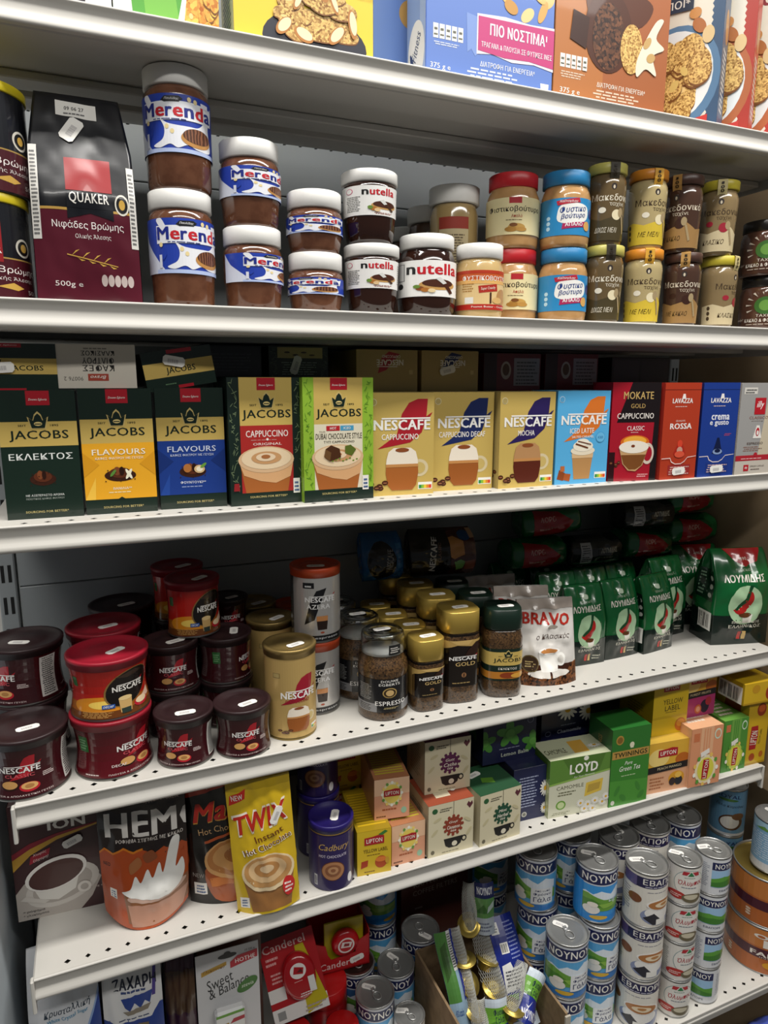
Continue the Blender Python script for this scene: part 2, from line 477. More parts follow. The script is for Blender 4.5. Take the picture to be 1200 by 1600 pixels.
def shelf(key, z, y0, y1, x0, x1, label, holes=True, side='flat', extra=()):
    root = empty('metal_shelf', label, 'shelf', 'white metal shelves')
    root.location = (0, 0, z + EYE)
    mb = MB(); pitch = .024; hy = y0 + .0118 + .004; hs = .0036
    n = int((x1 - x0 - .03) / pitch); xs = x0 + (x1 - x0 - n * pitch) / 2
    ya, yb = hy - .008, hy + .008
    def quad(a, b, c, d): mb.add([(a, b, 0), (c, b, 0), (c, d, 0), (a, d, 0)], [(0, 1, 2, 3)], PAINT)
    if holes:
        quad(x0, y0 + .0012, x1, ya); quad(x0, yb, x1, y1); quad(x0, ya, xs, yb); quad(xs + n * pitch, ya, x1, yb)
        for i in range(n):
            a, b = xs + i * pitch, xs + (i + 1) * pitch; c = (a + b) / 2; h2 = hs * 1.15
            if holes == 'mixed' and i % 2: h2 = hs * .95
            V = [(a, ya, 0), (b, ya, 0), (b, yb, 0), (a, yb, 0), (c, hy - hs, 0), (c + h2, hy, 0), (c, hy + hs, 0), (c - h2, hy, 0)]
            mb.add(V, [(0, 1, 4), (1, 5, 4), (1, 2, 5), (2, 6, 5), (2, 3, 6), (3, 7, 6), (3, 0, 7), (0, 4, 7)], PAINT)
    else: quad(x0, y0 + .0012, x1, y1)
    # underside, rear fold and ends
    zb = -.024
    mb.add([(x0, y0 + .05, zb), (x1, y0 + .05, zb), (x1, y1, zb), (x0, y1, zb)], [(3, 2, 1, 0)], PAINT_SHADED)
    mb.add([(x0, y1, zb), (x1, y1, zb), (x1, y1, 0), (x0, y1, 0)], [(0, 3, 2, 1)], PAINT_SHADED)
    for x, fl in ((x0, 1), (x1, 0)): mb.add([(x, y0 + .002, zb), (x, y1, zb), (x, y1, 0), (x, y0 + .002, 0)], [(0, 3, 2, 1) if fl else (0, 1, 2, 3)], PAINT_SHADED)
    obj('shelf_plate', mb.build('shelf_plate'), root)
    # stiffening channels underneath
    mb = MB()
    for a, b, zz in ((y0 + .004, y0 + .062, -.031), (y0 + .128, y0 + .165, -.034), (y1 - .075, y1 - .04, -.034)):
        mb.box(x0 + .004, a, zz, x1 - .004, b, -.0245 if a > y0 + .05 else -.012, PAINT_SHADED, .0015)
    obj('stiffening_channel', mb.build('stiffening_channel'), root)
    if side == 'flat' and key == 'A':
        mb = MB()
        for i in range(52): mb.lathe([(.0001, -.0343), (.0025, -.0343)], HOLE, 8, cx=x0 + .02 + i * .024, cy=y1 - .03)
        obj('perforation_row', mb.build('perforation_row'), root)
    # front lip: rolled top edge, hollow face, bright lower bead
    prof = [(.0035, .0), (.0022, .0009), (.0, .0008), (-.001, -.0004), (-.0008, -.0018), (.0012, -.0036), (.0026, -.008), (.0028, -.014), (.0016, -.0195), (-.0006, -.0225), (-.0014, -.0255), (-.0014, -.0275), (.0, -.0292), (.004, -.0296), (.008, -.0292), (.008, -.012)]
    if key == 'F': prof = [(.004, 0), (0, .0004), (-.001, -.0012), (.0, -.0035), (.003, -.0042), (.003, -.0085), (.0, -.0092), (-.0012, -.012), (.001, -.0145), (.006, -.0145), (.006, -.003)]
    V = [(x, y0 + a, b) for a, b in prof for x in (x0, x1)]; k = len(prof)
    mb = MB(); mb.add(V, [(2 * i, 2 * i + 2, 2 * i + 3, 2 * i + 1) for i in range(k - 1)], PAINT, True)
    for e, fl in ((0, 0), (1, 1)):
        q = tuple(2 * i + e for i in range(k)); mb.add(V, [q[::-1] if fl else q], PAINT)
    obj('front_lip', mb.build('front_lip'), root)
    for x in (x0, x1):
        mb = MB(); mb.box(x - .0045 if x == x0 else x, y0 - .002, -.047, x if x == x0 else x + .0045, y0 + .008, -.0005, PAINT, .0012)
        mb.box(x - .002 if x == x0 else x + .0002, y0 + .008, -.04, x - .0002 if x == x0 else x + .002, y1, -.003, PAINT_SHADED)
        obj('end_bracket', mb.build('end_bracket'), root)
    return root
shelf('A', .3745, 0, .262, X0, X1, 'topmost white metal shelf carrying the cereal boxes')
shelf('B', .0845, 0, YB - .003, X0, X1, 'white metal shelf carrying the spread jars')
shelf('C', -.156, 0, YB - .003, X0, X1, 'white metal shelf carrying the coffee cartons')
shelf('D', -.4876, 0, YB - .003, X0, X1, 'white metal shelf carrying coffee tins, jars and green bags')
shelf('E', -.723, 0, YB - .003, X0, X1, 'white metal shelf carrying tea boxes and hot chocolate', holes='mixed')
shelf('F', -1.127, -.077, YB - .003, X0 - .033, X1 + .09, 'lowest white metal shelf carrying milk cans', holes=True)
# shelving back: panels and slotted uprights form one frame
fr = empty('shelving_frame', 'grey shelving back with slotted uprights behind all shelves', 'shelving frame')
fr.location = (.5, YB, 0)
def fpart(name, mb):
    mb.v = [(x - .5, y - YB, z) for x, y, z in mb.v]; return obj(name, mb.build(name), fr)
zz = .191
while zz < 2.5:
    mb = MB(); mb.box(X0 - .006, YB, zz, X1 + (.03 if zz > EYE - .8 else .115), YB + .012, zz + .1985, PANEL, .0012); fpart('back_panel', mb); zz += .2
for xc in (-.1385, 1.152):
    mb = MB(); mb.box(xc - .0125, YB - .004, 0, xc + .0125, YB + .03, 2.5, PANEL, .002)
    z = .1
    while z < 2.45:
        for dx in (-.0048, .0048): mb.add([(xc + dx - .0024, YB - .0042, z), (xc + dx + .0024, YB - .0042, z), (xc + dx + .0024, YB - .0042, z + .027), (xc + dx - .0024, YB - .0042, z + .027)], [(0, 1, 2, 3)], HOLE)
        z += .05
    fpart('slotted_upright', mb)
# pale cabinet standing in the next bay on the left
mb = MB(); mb.box(-.75, -.035, 0, -.155, .4, .955, M('b9c2c8', .5), .012); nb = obj('side_cabinet', mb.build('side_cabinet'))
tag(nb, 'pale grey-blue cabinet side at the lower left edge', 'cabinet')
# ---------------------------------------------------------------- printed motifs
def GDA(x0, y0, x1, y1, c='f0efe6', n=5):
    w = (x1 - x0) / n; out = []
    for i in range(n):
        a = x0 + i * w; out += [R(a + w * .08, y0, a + w * .92, y1, c), R(a + w * .2, y0 + (y1 - y0) * .2, a + w * .8, y0 + (y1 - y0) * .3, '6a6a60'), R(a + w * .25, y0 + (y1 - y0) * .55, a + w * .75, y0 + (y1 - y0) * .7, '6a6a60')]
    return MANY(*out)
def CLUSTERS(cx, cy, rx, ry, c, n, seed=1, asp=1.0):
    rn = random.Random(seed); out = []
    for i in range(n):
        a = rn.random() * 6.28; r = math.sqrt(rn.random()); s = rn.uniform(.2, .34); x, y = cx + rx * r * .82 * math.cos(a), cy + ry * r * .82 * math.sin(a)
        k = rn.uniform(.8, 1.2); q = [(x + rx * s * k * math.cos(j * .785) * rn.uniform(.8, 1.15), y + ry * s * math.sin(j * .785) * rn.uniform(.8, 1.15)) for j in range(8)]
        out += [SPG('7a4a1c', *[(px, py - ry * .05) for px, py in q]), SPG(c, *q)]
        if i % 3 == 0: out.append(EL(x - rx * s * .2, y + ry * s * .25, rx * s * .35, ry * s * .28, 'f2d08a', n=8))
    return MANY(*out)
def NES(cx, cy, w, h, c='f4f2ee', swoosh=None, sc='b5202c'):
    out = []
    if swoosh:
        x, y, sw, sh = swoosh
        out.append(PG(sc, (x - sw * .5, y - sh * .5), (x - sw * .12, y - sh * .22), (x - sw * .02, y + sh * .2), (x + sw * .12, y + sh * .42), (x + sw * .3, y + sh * .5), (x + sw * .5, y + sh * .5), (x + sw * .47, y + sh * .1), (x + sw * .38, y - sh * .18), (x + sw * .15, y - sh * .38)))
    out += [TX('NESCAFE', cx, cy, w, h, c, 'B'), R(cx - w * .36, cy + h * .56, cx + w * .5, cy + h * .7, c), PG(sc if swoosh else 'b5202c', (cx + w * .42, cy + h * .75), (cx + w * .49, cy + h * .75), (cx + w * .54, cy + h * 1.2), (cx + w * .49, cy + h * 1.05))]
    return MANY(*out)
def CROWN(cx, cy, w, h, c='12241c'):
    return MANY(PG(c, (cx - w * .35, cy - h * .5), (cx + w * .35, cy - h * .5), (cx + w * .5, cy + h * .2), (cx + w * .25, cy), (cx + w * .16, cy + h * .32), (cx, cy + h * .5), (cx - w * .16, cy + h * .32), (cx - w * .25, cy), (cx - w * .5, cy + h * .2)), EL(cx, cy - h * .22, w * .22, h * .14, 'd8c27e'), R(cx - w * .18, cy - h * .26, cx + w * .18, cy - h * .2, c))
def JAC(cx, cy, w, h, crown=True):
    out = [TX('JACOBS', cx, cy, w, h, '14241c', 'b')]
    if crown: out += [CROWN(cx, cy + h * 1.42, w * .36, h * 1.62, 'd4bc76'), CROWN(cx, cy + h * 1.38, w * .31, h * 1.3), TX('SEIT', cx - w * .27, cy + h * .95, w * .14, h * .18, '14241c', 'b'), TX('1895', cx + w * .27, cy + h * .95, w * .14, h * .18, '14241c', 'b')]
    return MANY(*out)
def GLASS(cx, y0, w, h, body='a8622c', foam='efe4d2', handle=True, low=None):
    out = []
    if handle: out += [EL(cx + w * .52, y0 + h * .5, w * .26, h * .2, 'd8c8a0'), EL(cx + w * .52, y0 + h * .5, w * .17, h * .13, 'c9b06a')]
    L = [(-.3, 0), (.3, 0), (.42, .12), (.48, .4), (.46, .7), (.4, .88), (.25, .97), (-.25, .97), (-.4, .88), (-.46, .7), (-.48, .4), (-.42, .12)]
    out.append(PG(body, *[(cx + a * w, y0 + b * h) for a, b in L]))
    out.append(PG(foam, *[(cx + a * w, y0 + b * h) for a, b in [(-.47, .6), (.47, .6), (.46, .7), (.4, .88), (.25, .97), (-.25, .97), (-.4, .88), (-.46, .7)]]))
    out.append(PG('c48a50', *[(cx + a * w, y0 + b * h) for a, b in [(-.478, .53), (.478, .53), (.47, .6), (-.47, .6)]]))
    out.append(EL(cx, y0 + h * .92, w * .2, h * .05, '8a4a26'))
    return MANY(*out)
def BEANS(cx, cy, w, h, n=5, c='4a2414', seed=2):
    rn = random.Random(seed); out = []
    for i in range(n):
        x, y, r = cx + rn.uniform(-.4, .4) * w, cy + rn.uniform(-.35, .35) * h, rn.uniform(-50, 50)
        out += [EL(x, y, w * .16, h * .2, c, 0, n=12), EL(x, y, w * .11, h * .045, 'a06a48', 0, n=8)]
    return MANY(*out)
def CUPPAIR(cx, cy, w, h):
    return MANY(EL(cx - w * .28, cy + h * .08, w * .25, h * .36, '2a1410'), EL(cx - w * .28, cy + h * .14, w * .22, h * .3, 'c8985c'), EL(cx + w * .25, cy - h * .1, w * .27, h * .36, 'b82430'), EL(cx + w * .25, cy - h * .02, w * .22, h * .27, 'd8a868'), EL(cx + w * .25, cy - h * .02, w * .12, h * .15, 'b07c48'))
NUTRI = lambda x0, y0, x1, y1: MANY(R(x0, y0, x1, y1, 'f4f2ea'), *[R(x0 + (x1 - x0) * (.05 + .18 * i), y0 + (y1 - y0) * .12, x0 + (x1 - x0) * (.05 + .18 * (i + 1)), y0 + (y1 - y0) * .62, c) for i, c in enumerate(('2f8a4a', '86b83a', 'e8c83a', 'e08a30', 'd8452c'))])
RECY = lambda x, y, w, h: MANY(R(x - w/2, y - h/2, x + w/2, y + h/2, 'ece9e2'), LN(x - w * .35, y - h * .38, x + w * .4, y + h * .38, 3, '3a5a8a', 4, .55))

# ---------------------------------------------------------------- top shelf cereal boxes
carton('cereal_pink', 'cereal_box', 'box', .115, .30, .06, 'd86a9a', [R(0, 0, 100, 30, 'f4f2f0'), R(12, 1.2, 46, 30, 'd8589a'), R(60, 0, 78, 30, '2a2430')])
carton('cereal_flakes', 'cereal_box', 'box', .1093, .30, .06, '58a83e', [PG('e4e6e2', (0, 0), (18, 0), (13, 30), (0, 30)), PG('7cc04e', (30, 0), (62, 0), (52, 30), (24, 30)), PG('f6f4ee', (58, 0), (66, 12), (58, 34), (66, 34), (72, 12), (66, 0)), PG('FLAKE', (65, 0), (100, 0), (100, 34), (60, 34), (70, 13)), CLUSTERS(84, 10, 20, 12, 'FLAKE', 12, 5)])
carton('cereal_almond', 'cereal_box', 'box', .1667, .30, .07, 'f0cf40', [R(0, 0, 100, 60, 'f0ce3c'), EL(57, 4, 38, 11, '2a2c38'), CLUSTERS(57, 14, 36, 10, 'GRAN', 26, 3), *[MANY(EL(x, y, rx, ry, 'b87a3a', r), EL(x + .6, y + .4, rx * .82, ry * .8, 'f2e0b8', r)) for x, y, rx, ry, r in ((34, 8, 6, 2.6, 20), (48, 6, 7, 2.4, -10), (72, 8, 6.5, 2.6, 24), (84, 13, 3, 5.4, 20), (60, 23, 7, 3, -30), (44, 17, 4, 1.8, 40), (70, 19, 5, 1.8, -50))], TX('ΑΜΥΓΔΑΛΑ', 78, 26, 52, 4.2, '22325a', 'b')],
       left=[R(0, 0, 100, 100, 'ecd8a8'), LN(15, 2, 85, 60, 34, '5a5040', 3)])
carton('cereal_blue', 'cereal_box', 'box', .1878, .30, .06, '6f92dc', [GDA(3, 2, 24, 8), EL(30, 34, 10, 6, 'c8a060')], left=[R(0, 0, 100, 100, '8fa8e2'), TX('Fitness', 50, 32, 20, 40, 'e8ecf6', 'bi', 90)])
carton('cereal_blue_wheat', 'cereal_box', 'box', .1894, .30, .055, '6484cc', [
    *[EL(76 + 18 * math.cos(a), 38 + 7 * math.sin(a), 5.5, 2.6, c, 20 + 30 * k) for k, (a, c) in enumerate(((0, 'e8c07a'), (.8, 'd8a85c'), (1.6, 'efcf90'), (2.4, 'd8a85c'), (3.2, 'e8c07a'), (4, 'c8944a'), (4.8, 'efcf90'), (5.6, 'd8a85c')))],
    EL(84, 42, 9, 3.5, 'e4b868', -30), EL(68, 44, 7, 3, 'd8a050', 24), PG('7f9bd8', (30, 27), (40, 26), (41, 13), (37, 11), (34, 13.5), (31, 12)),
    PG('e8e4ee', (38, 27.5), (60, 28.4), (80, 27.6), (100, 28.2), (100, 10.6), (84, 12), (66, 11.2), (50, 13), (38, 12)), PG('c8427e', (39, 26.7), (100, 27.2), (100, 11.8), (80, 13), (60, 12.4), (39, 13.6)),
    TX('ΠΙΟ ΝΟΣΤΙΜΑ¹', 71, 22.4, 46, 4.6, 'f6f2f6', 'B'), TX('ΤΡΑΓΑΝΑ & ΠΛΟΥΣΙΑ ΣΕ ΦΥΤΙΚΕΣ ΙΝΕΣ', 70, 16.2, 57, 2.2, 'f6f2f6', 'b'),
    TX('ΔΙΑΤΡΟΦΗ ΓΙΑ ΕΝΕΡΓΕΙΑ*', 63, 8.6, 44, 2.2, 'eef0f6', 'b'), LN(30, 3.0, 78, 7.2, 3, 'd4dcf2', 2), GDA(5, 15, 28, 20.5), LN(6, 12.6, 27, 14.2, 2, 'd4dcf2', 5), TX('375 g e', 11, 4.4, 15, 2.6, 'f2f2f6', 'b'),
    PG('f2f2f6', (90, 5.4), (97, 5.4), (96.5, 2.6), (93.5, 1.0), (90.5, 2.6))],
    left=[R(0, 0, 100, 100, '8ba6e0'), R(70, 0, 100, 100, 'a6bcea'), EL(52, 12, 44, 12, 'f0f2f8'), TX('Fitness', 52, 14, 62, 5, '2a3a66', 'i', 62), EL(40, 5, 22, 3, '2a3a66', -20)])
carton('cereal_choc', 'cereal_box', 'box', .1936, .30, .06, 'b8743e', [
    R(0, 0, 42, 100, 'b8743e'), PG('a86238', (42, 0), (100, 0), (100, 100), (42, 100)), SPG('f0ece4', (30, 50), (74, 47), (82, 70), (26, 70)), SPG('5a2e1a', (24, 70), (34, 52), (50, 46), (70, 50), (84, 46), (70, 36), (34, 36), (24, 44)),
    EL(45, 32, 21, 17, '4e2614'), PG('3a1a0e', (12, 26), (26, 23), (28, 36), (14, 38)), PG('3a1a0e', (16, 54), (22, 52), (24, 60), (18, 62)), EL(45, 30, 14, 14, 'CHOC'), EL(66, 27, 10, 10.5, 'GRAN'),
    SPG('e8e0cc', (72, 24), (86, 40), (94, 42), (88, 34), (96, 30), (86, 26), (90, 18), (80, 20), (72, 16)), EL(80, 31, 4, 2, 'c8a468', 30), EL(84, 25, 4, 2, 'c8a468', 10), TX('reo8', 72, 55.5, 42, 9, '4a4650', 'B'),
    TX('ΔΙΑΤΡΟΦΗ ΓΙΑ ΕΝΕΡΓΕΙΑ*', 59, 9.6, 44, 2.2, 'f2e6d8', 'b'), LN(33, 4, 83, 8, 3, 'e0c8b0', 2), GDA(4.5, 14, 28, 19.5), LN(5, 10, 27, 13, 3, 'e0c8b0', 6), TX('375 g e', 14, 4.4, 17, 2.8, 'f2ece4', 'b')])
def muesli(key, border, bowl, txt, tcol):
    carton(key, 'muesli_box', 'box', .17, .30, .05, 'e8e2d2', [R(0, 0, 100, 100, 'e6dfcf'), R(91, 0, 100, 100, border), *[PG(border, (91, i * 3), (89.5, i * 3 + 1.5), (91, i * 3 + 3)) for i in range(30)],
        EL(62, 27, 38, 25, bowl), EL(61, 28, 33, 21.5, 'e8ecec'), CLUSTERS(60, 27, 33, 21, 'GRAN', 40, 7), EL(62, 24, 4, 2.2, 'e0c070', 20), EL(70, 30, 3.4, 2, 'e0c070', -20), EL(52, 16, 4, 1.5, '6a2e1a', 30),
        EL(80, 50, 6, 3.2, 'b06a34', -20), EL(88, 45, 5, 4, 'e0c490'), EL(76, 56, 5, 2.6, 'c88a4a'), PG('c83a34', (40, 0), (40, 3), (92, 8), (92, 2), (80, 0)), PG('24344a', (30, 58), (74, 58), (74, 65), (30, 65)), TX(txt, 52, 61.5, 38, 3.6, 'e8e4da', 'b'), TX('κιες', 70, 72, 36, 8, tcol, 'B')],
        right=[R(0, 0, 100, 100, border), LN(20, 10, 80, 40, 12, 'd8d8d8', 3), EL(60, 50, 30, 8, 'b8864a')])
muesli('muesli_blue', '3c5878', '5a80a4', 'ΚΑΡΠΟΙ*', '8a2430')
muesli('muesli_red', 'b43a2e', 'b8683e', 'ΚΑΚΑΟ', '8a2430')

# ---------------------------------------------------------------- jars of the spread shelf
def jar(key, name, cat, R_, H, prof, body, lid, lids, labels, p=0, extra=(), rough=.12):
    # prof rows (r, z); lid (r, z0, z1, colour); each print wraps the body as a label of its own
    lp = lid_prof(lid[0], lid[1], lid[2], .0012, .004)
    parts = [lathe_part('jar_body', prof, body, p=p, cap0=True, cap1=True), lathe_part('lid', lp, lids, p=p)]
    parts += [wrap_label(*l, p=p) if isinstance(l, tuple) else l for l in labels] + list(extra)
    T(key, name, cat, None, parts)
LIDW = M('e8e7e3', .38)
SPREAD = M('5e3a28', .14, 0, .8, noise2='6c4632', scale=60); NUT = M('2c1710', .1, 0, .8)
def MER(s=1.0):
    let = [('M', 27, '1c2c86'), ('e', 37, 'c8202c'), ('r', 44, '1c2c86'), ('e', 51, 'c8202c'), ('n', 59.6, '1c2c86'), ('d', 68.4, 'c8202c'), ('a', 77, '1c2c86')]
    hh = {'M': 23, 'd': 24}; ww = {'M': 10.5, 'r': 5.2}
    return [R(0, 0, 100, 100, '2440a8'), PG('d4daea', (0, 100), (0, 90), (0, 0), (20, 0), (30, 0), (8, 60)), SPG('eceef4', (21, 96), (26, 80), (36, 58), (40, 40), (38, 22), (30, 12), (36, 8), (44, 14), (50, 8), (58, 14), (66, 8), (80, 12), (78, 52), (84, 92), (70, 52), (60, 46), (42, 50), (33, 72), (26, 99)),
        PG('eceef4', (21, 54), (82, 57), (84, 86), (62, 88), (21, 86)), R(20, 0, 100, 7, 'b4c4ea'), PG('2440a8', (27, 40), (30, 34), (27, 24), (22, 30)), *[EL(x, y, 1.6, 4.2, 'ecd8a0') for x, y in ((23, 74), (25, 52), (60, 92), (65, 90), (42, 44), (46, 36))],
        PG('16181c', (38, 88), (41, 95), (52, 96), (55, 92), (52, 86), (41, 85)), TX('Παυλίδης', 46.5, 90.5, 11, 5, 'e8e8e8', 'bi'),
        *[TX(c, x, 69 if c not in 'Md' else 72.4, ww.get(c, 7.6), hh.get(c, 16.5), k, 'B') for c, x, k in let], LN(28, 56, 66, 58.5, 1, '2c3c80', 2, .6),
        EL(66, 26, 13.5, 15, 'c08a4c'), EL(66.5, 31, 12.4, 13, 'SWIRL'), R(23, 10, 25.5, 34, 'd8dcea'), PG('e8eaf4', (70, 92), (78, 92), (78, 84), (70, 84))]
def mer(key, R_, H, z0, z1, taper, A):
    prof = [(R_ * .86 * taper, 0), (R_ * .93 * taper, .002), (R_ * .97 * taper, .007), (R_ * .985 * (taper + (1 - taper) * .6), z0), (R_, z0 + .006), (R_, z1 - .003), (R_ * .97, z1 + .004), (R_ * .93, H - .024), (R_ * .9, H - .021)]
    jar(key, 'spread_jar', 'jar', R_, H, prof, SPREAD, (R_ * .965, H - .0205, H), LIDW, [(MER(), z0 + .004, z1 - z0 - .006, R_, A)])
mer('merenda_big', .0372, .129, .033, .099, .99, 215)
mer('merenda_mid', .0363, .0965, .028, .067, .94, 215)
mer('merenda_small', .0353, .0725, .018, .0438, .93, 215)
NUTL = [R(0, 0, 100, 100, 'eeedea'), TX('n', 36.5, 77, 7.6, 17, '1a1a1a', 'B'), TX('utella', 57, 80.5, 31, 25, 'c4202c', 'B'), EL(60, 34, 17, 13, 'c89a5a'), EL(60, 38, 15, 11, '4a2416'), PG('4a3020', (58, 40), (61, 44), (72, 20), (69, 16)), PG('d8d8d4', (52, 50), (57, 54), (62, 40), (58, 36)), EL(46, 22, 4, 7, 'b07030'), EL(42, 26, 3, 6, '6a8a3a'), EL(50, 18, 3.4, 6, 'e0c090'), LN(12, 14, 32, 66, 9, '6a6a66', 3), LN(46, 5, 74, 12, 2, '9a5a4a', 2), LN(82, 20, 96, 90, 9, '8a8a86', 8)]
jar('nutella_cup', 'spread_cup', 'jar', .0367, .088, [(.024, 0), (.027, .0012), (.0305, .006), (.0325, .02), (.0342, .04), (.0352, .066), (.0352, .0725)], NUT, (.0367, .0735, .088), LIDW,
    [(NUTL + [EL(17, 82, 5, 10, 'd06a86'), EL(17, 82, 4, 8, 'eeedea')], .033, .035, lambda v: .0337 + .0014 * v, 190)])
jar('nutella_jar', 'spread_jar', 'jar', .0403, .1066, [(.030, 0), (.034, .0015), (.038, .008), (.0396, .02), (.0403, .035), (.0403, .066), (.0395, .074), (.036, .083), (.0345, .086), (.0345, .09)], NUT, (.0372, .0885, .1066), LIDW,
    [([R(0, 0, 100, 100, 'f0efec'), TX('n', 29, 72, 9.6, 21, '1a1a1a', 'B'), TX('utella', 56.5, 76, 42, 31, 'c8202c', 'B'), EL(56, 32, 19, 14, 'c89a5a'), EL(56, 37, 16, 11, '4a2416'), PG('4a2416', (58, 40), (62, 44), (72, 12), (68, 8)), PG('d8d8d4', (52, 50), (57, 54), (64, 38), (60, 34)), EL(38, 22, 4, 6, '8a4a24'), EL(43, 18, 4, 6, 'b07030'), EL(35, 27, 3.5, 5, '6a8a3a'), EL(49, 16, 3.5, 5.5, 'e8d0a0'), R(12, 44, 22, 92, '8a8a8a'), R(13, 46, 21, 90, 'd8d8d6'), EL(16, 30, 4, 8, '2a2a2a'), LN(82, 10, 98, 92, 10, '8a8a86', 8)], .026, .046, .0403, 205)])
PBN = M('b58a58', .16, 0, .8, noise2='c09664', scale=50)
jar('pb_white', 'peanut_butter_jar', 'jar', .0335, .1, [(.028, 0), (.031, .0015), (.0325, .006), (.0335, .014), (.0335, .066), (.031, .075), (.030, .08)], M('cdae76', .16, 0, .7), (.0325, .0805, .1), LIDW,
    [([R(0, 0, 100, 100, 'e2c48c'), R(0, 0, 100, 14, 'b42a20'), R(0, 76, 100, 100, 'c85a28'), R(0, 92, 100, 100, 'b83a20'), PG('e8b46a', (0, 66), (100, 66), (100, 76), (0, 76)), TX('ΦΥΣΤΙΚΟΒΟΥΤΥΡΟ', 56, 80, 62, 13, 'f6f2ea', 'b'), PG('b03024', (44, 42), (66, 48), (65, 66), (43, 60)), TX('Super Crunchy', 54.5, 54, 17, 9, 'f0e0d0', 'bi', 6), R(56, 16, 58, 44, '3a1a10'), EL(74, 34, 9, 20, 'b88a54'), EL(66, 24, 7, 8, 'd8b070'), R(28, 16, 38, 32, 'e8e6de'), TX('Peanut Butter - Crunchy', 58, 7, 44, 6, 'f2e8dc', 'b'), LN(24, 46, 40, 70, 4, 'a87a3a', 2)], .012, .052, .0335, 215)])
jar('pb_red', 'peanut_butter_jar', 'jar', .0388, .1035, [(.033, 0), (.0365, .0015), (.0375, .006), (.0384, .02), (.0388, .04), (.0388, .066), (.0375, .073), (.0345, .08), (.034, .084)], PBN, (.0355, .0835, .1035), M('b8222a', .35),
    [([R(0, 0, 100, 100, 'e6d9a8'), R(42, 84, 58, 100, 'b02830'), TX('Φιστικοβούτυρο', 50, 68, 74, 19, '2a2418', 'b'), TX('Απαλό', 52, 50, 14, 9, 'a8442a', 'b'), LN(38, 38, 62, 42, 1, '6a5a3a', 3), EL(52, 20, 11, 10, 'c49a50'), EL(45, 14, 8, 7, 'a87a34'), EL(58, 14, 7, 6, 'b88a44'), EL(48, 26, 5, 5, '7a4a20')], .018, .05, .0388, 165)])
jar('pb_blue', 'peanut_butter_jar', 'jar', .0353, .104, [(.030, 0), (.0335, .0015), (.0345, .006), (.0353, .014), (.0353, .070), (.0335, .077), (.0315, .081), (.031, .0845)], PBN, (.0335, .0845, .104), M('2c80b6', .35),
    [([R(0, 0, 100, 100, '2c8ac4'), SPG('f2f2ee', (38, 36), (62, 30), (78, 46), (78, 76), (62, 86), (42, 82), (36, 62)), PG('b8283c', (34, 92), (64, 100), (66, 88), (36, 80)), TX('Χαϊτογλου', 50, 90, 24, 8, 'f4eef0', 'bi'), TX('Φυστικο', 57, 70, 36, 17, '1c3a80', 'bi', 5), TX('βούτυρο', 57, 51, 34, 17, '1c3a80', 'bi', 5), PG('b0285a', (42, 16), (76, 24), (78, 38), (43, 31)), TX('ΑΠΑΛΟ', 58, 29, 24, 10, 'f6eef2', 'B', 3), EL(78, 26, 6, 13, 'd8a860'), EL(88, 62, 6, 14, '1c3a80'), *[EL(23, y, 3, 5.5, 'b8dcee') for y in (20, 34, 48)]], .016, .05, .0353, 175)])
def tahini(key, content, zone, lidc, txtc, word, strip='d8b878', wcol='3a2a14', side=False, fruit=None):
    prof = [(.0205, 0), (.0232, .0012), (.0245, .006), (.0258, .03), (.0278, .068), (.0284, .082), (.0278, .089), (.0258, .094), (.0252, .098)]
    rf = lambda v: .0247 + .0034 * v
    pr = [PG(zone, (0, 0), (100, 0), (100, 38), (80, 34), (66, 46), (50, 40), (34, 34), (18, 40), (0, 36)), EL(50, 92, 3.6, 5.5, '3a3230'), EL(50, 91, 1.4, 3.2, 'd8ccb4'), TX('Μακεδονικό', 54, 74, 66, 12, txtc, 'b'), TX('ταχίνι', 56, 62, 22, 9, txtc, ''), EL(56, 44, 7, 9, fruit or 'e8dcb8'), EL(62, 48, 4, 8, 'a89470'), PG('a89470', (63, 42), (66, 42), (72, 14), (69, 12)), EL(36, 52, 5, 5, 'ece4d0' if not fruit else fruit), TX(word, 42, 18, 32, 9, wcol, 'i'), *[EL(12, y, 2.4, 4, txtc) for y in (12, 22, 32)]]
    if side: pr = [R(0, 0, 100, 100, content), PG(zone, (10, 6), (46, 6), (46, 46), (34, 40), (10, 44)), TX('Μακ', 74, 66, 16, 9, txtc, 'b'), EL(18, 26, 4, 9, '6a6a60'), LN(26, 12, 44, 38, 4, '8a7a5a', 2), EL(64, 40, 4, 5, 'a02838')]
    strip_mb = MB(); SM = M(strip, .4)
    V = [(-.007, -.0257, .086), (.007, -.0257, .086), (.007, -.0292, .098), (-.007, -.0292, .098), (.007, -.0292, .1115), (-.007, -.0292, .1115), (.007, -.027, .1129), (-.007, -.027, .1129), (.007, -.006, .1131), (-.007, -.006, .1131)]
    strip_mb.add(V, [(0, 1, 2, 3), (3, 2, 4, 5), (5, 4, 6, 7), (7, 6, 8, 9)], SM)
    strip_mb.prnt([TX('1', 50, 84, 26, 14, '2a2010', 'B'), TX('0', 50, 60, 40, 18, '2a2010', 'B'), TX('0', 50, 37, 40, 18, '2a2010', 'B'), LN(20, 6, 80, 20, 2, '2a2010')], lambda u, v, o: ((u - .5) * .014, -.0298 - o if v > .5 else -.0298 + .0034 * (.5 - v) * 2 - o, .0865 + .0245 * v))
    jar(key, 'tahini_jar', 'jar', .0288, .1125, prof, glaze(content), (.0283, .098, .1125), M(lidc, .35), [(pr, .006, .08, rf, 230)], extra=[('seal_strip', strip_mb.build('seal_strip'), 'paper seal strip over the lid', [])])
tahini('tahini_dark', '6a583c', '4a4028', 'c4bc62', 'e8e0cc', 'ΔΙΧΩΣ ΜΕΛΙ', strip='3a3428', wcol='e8e0cc')
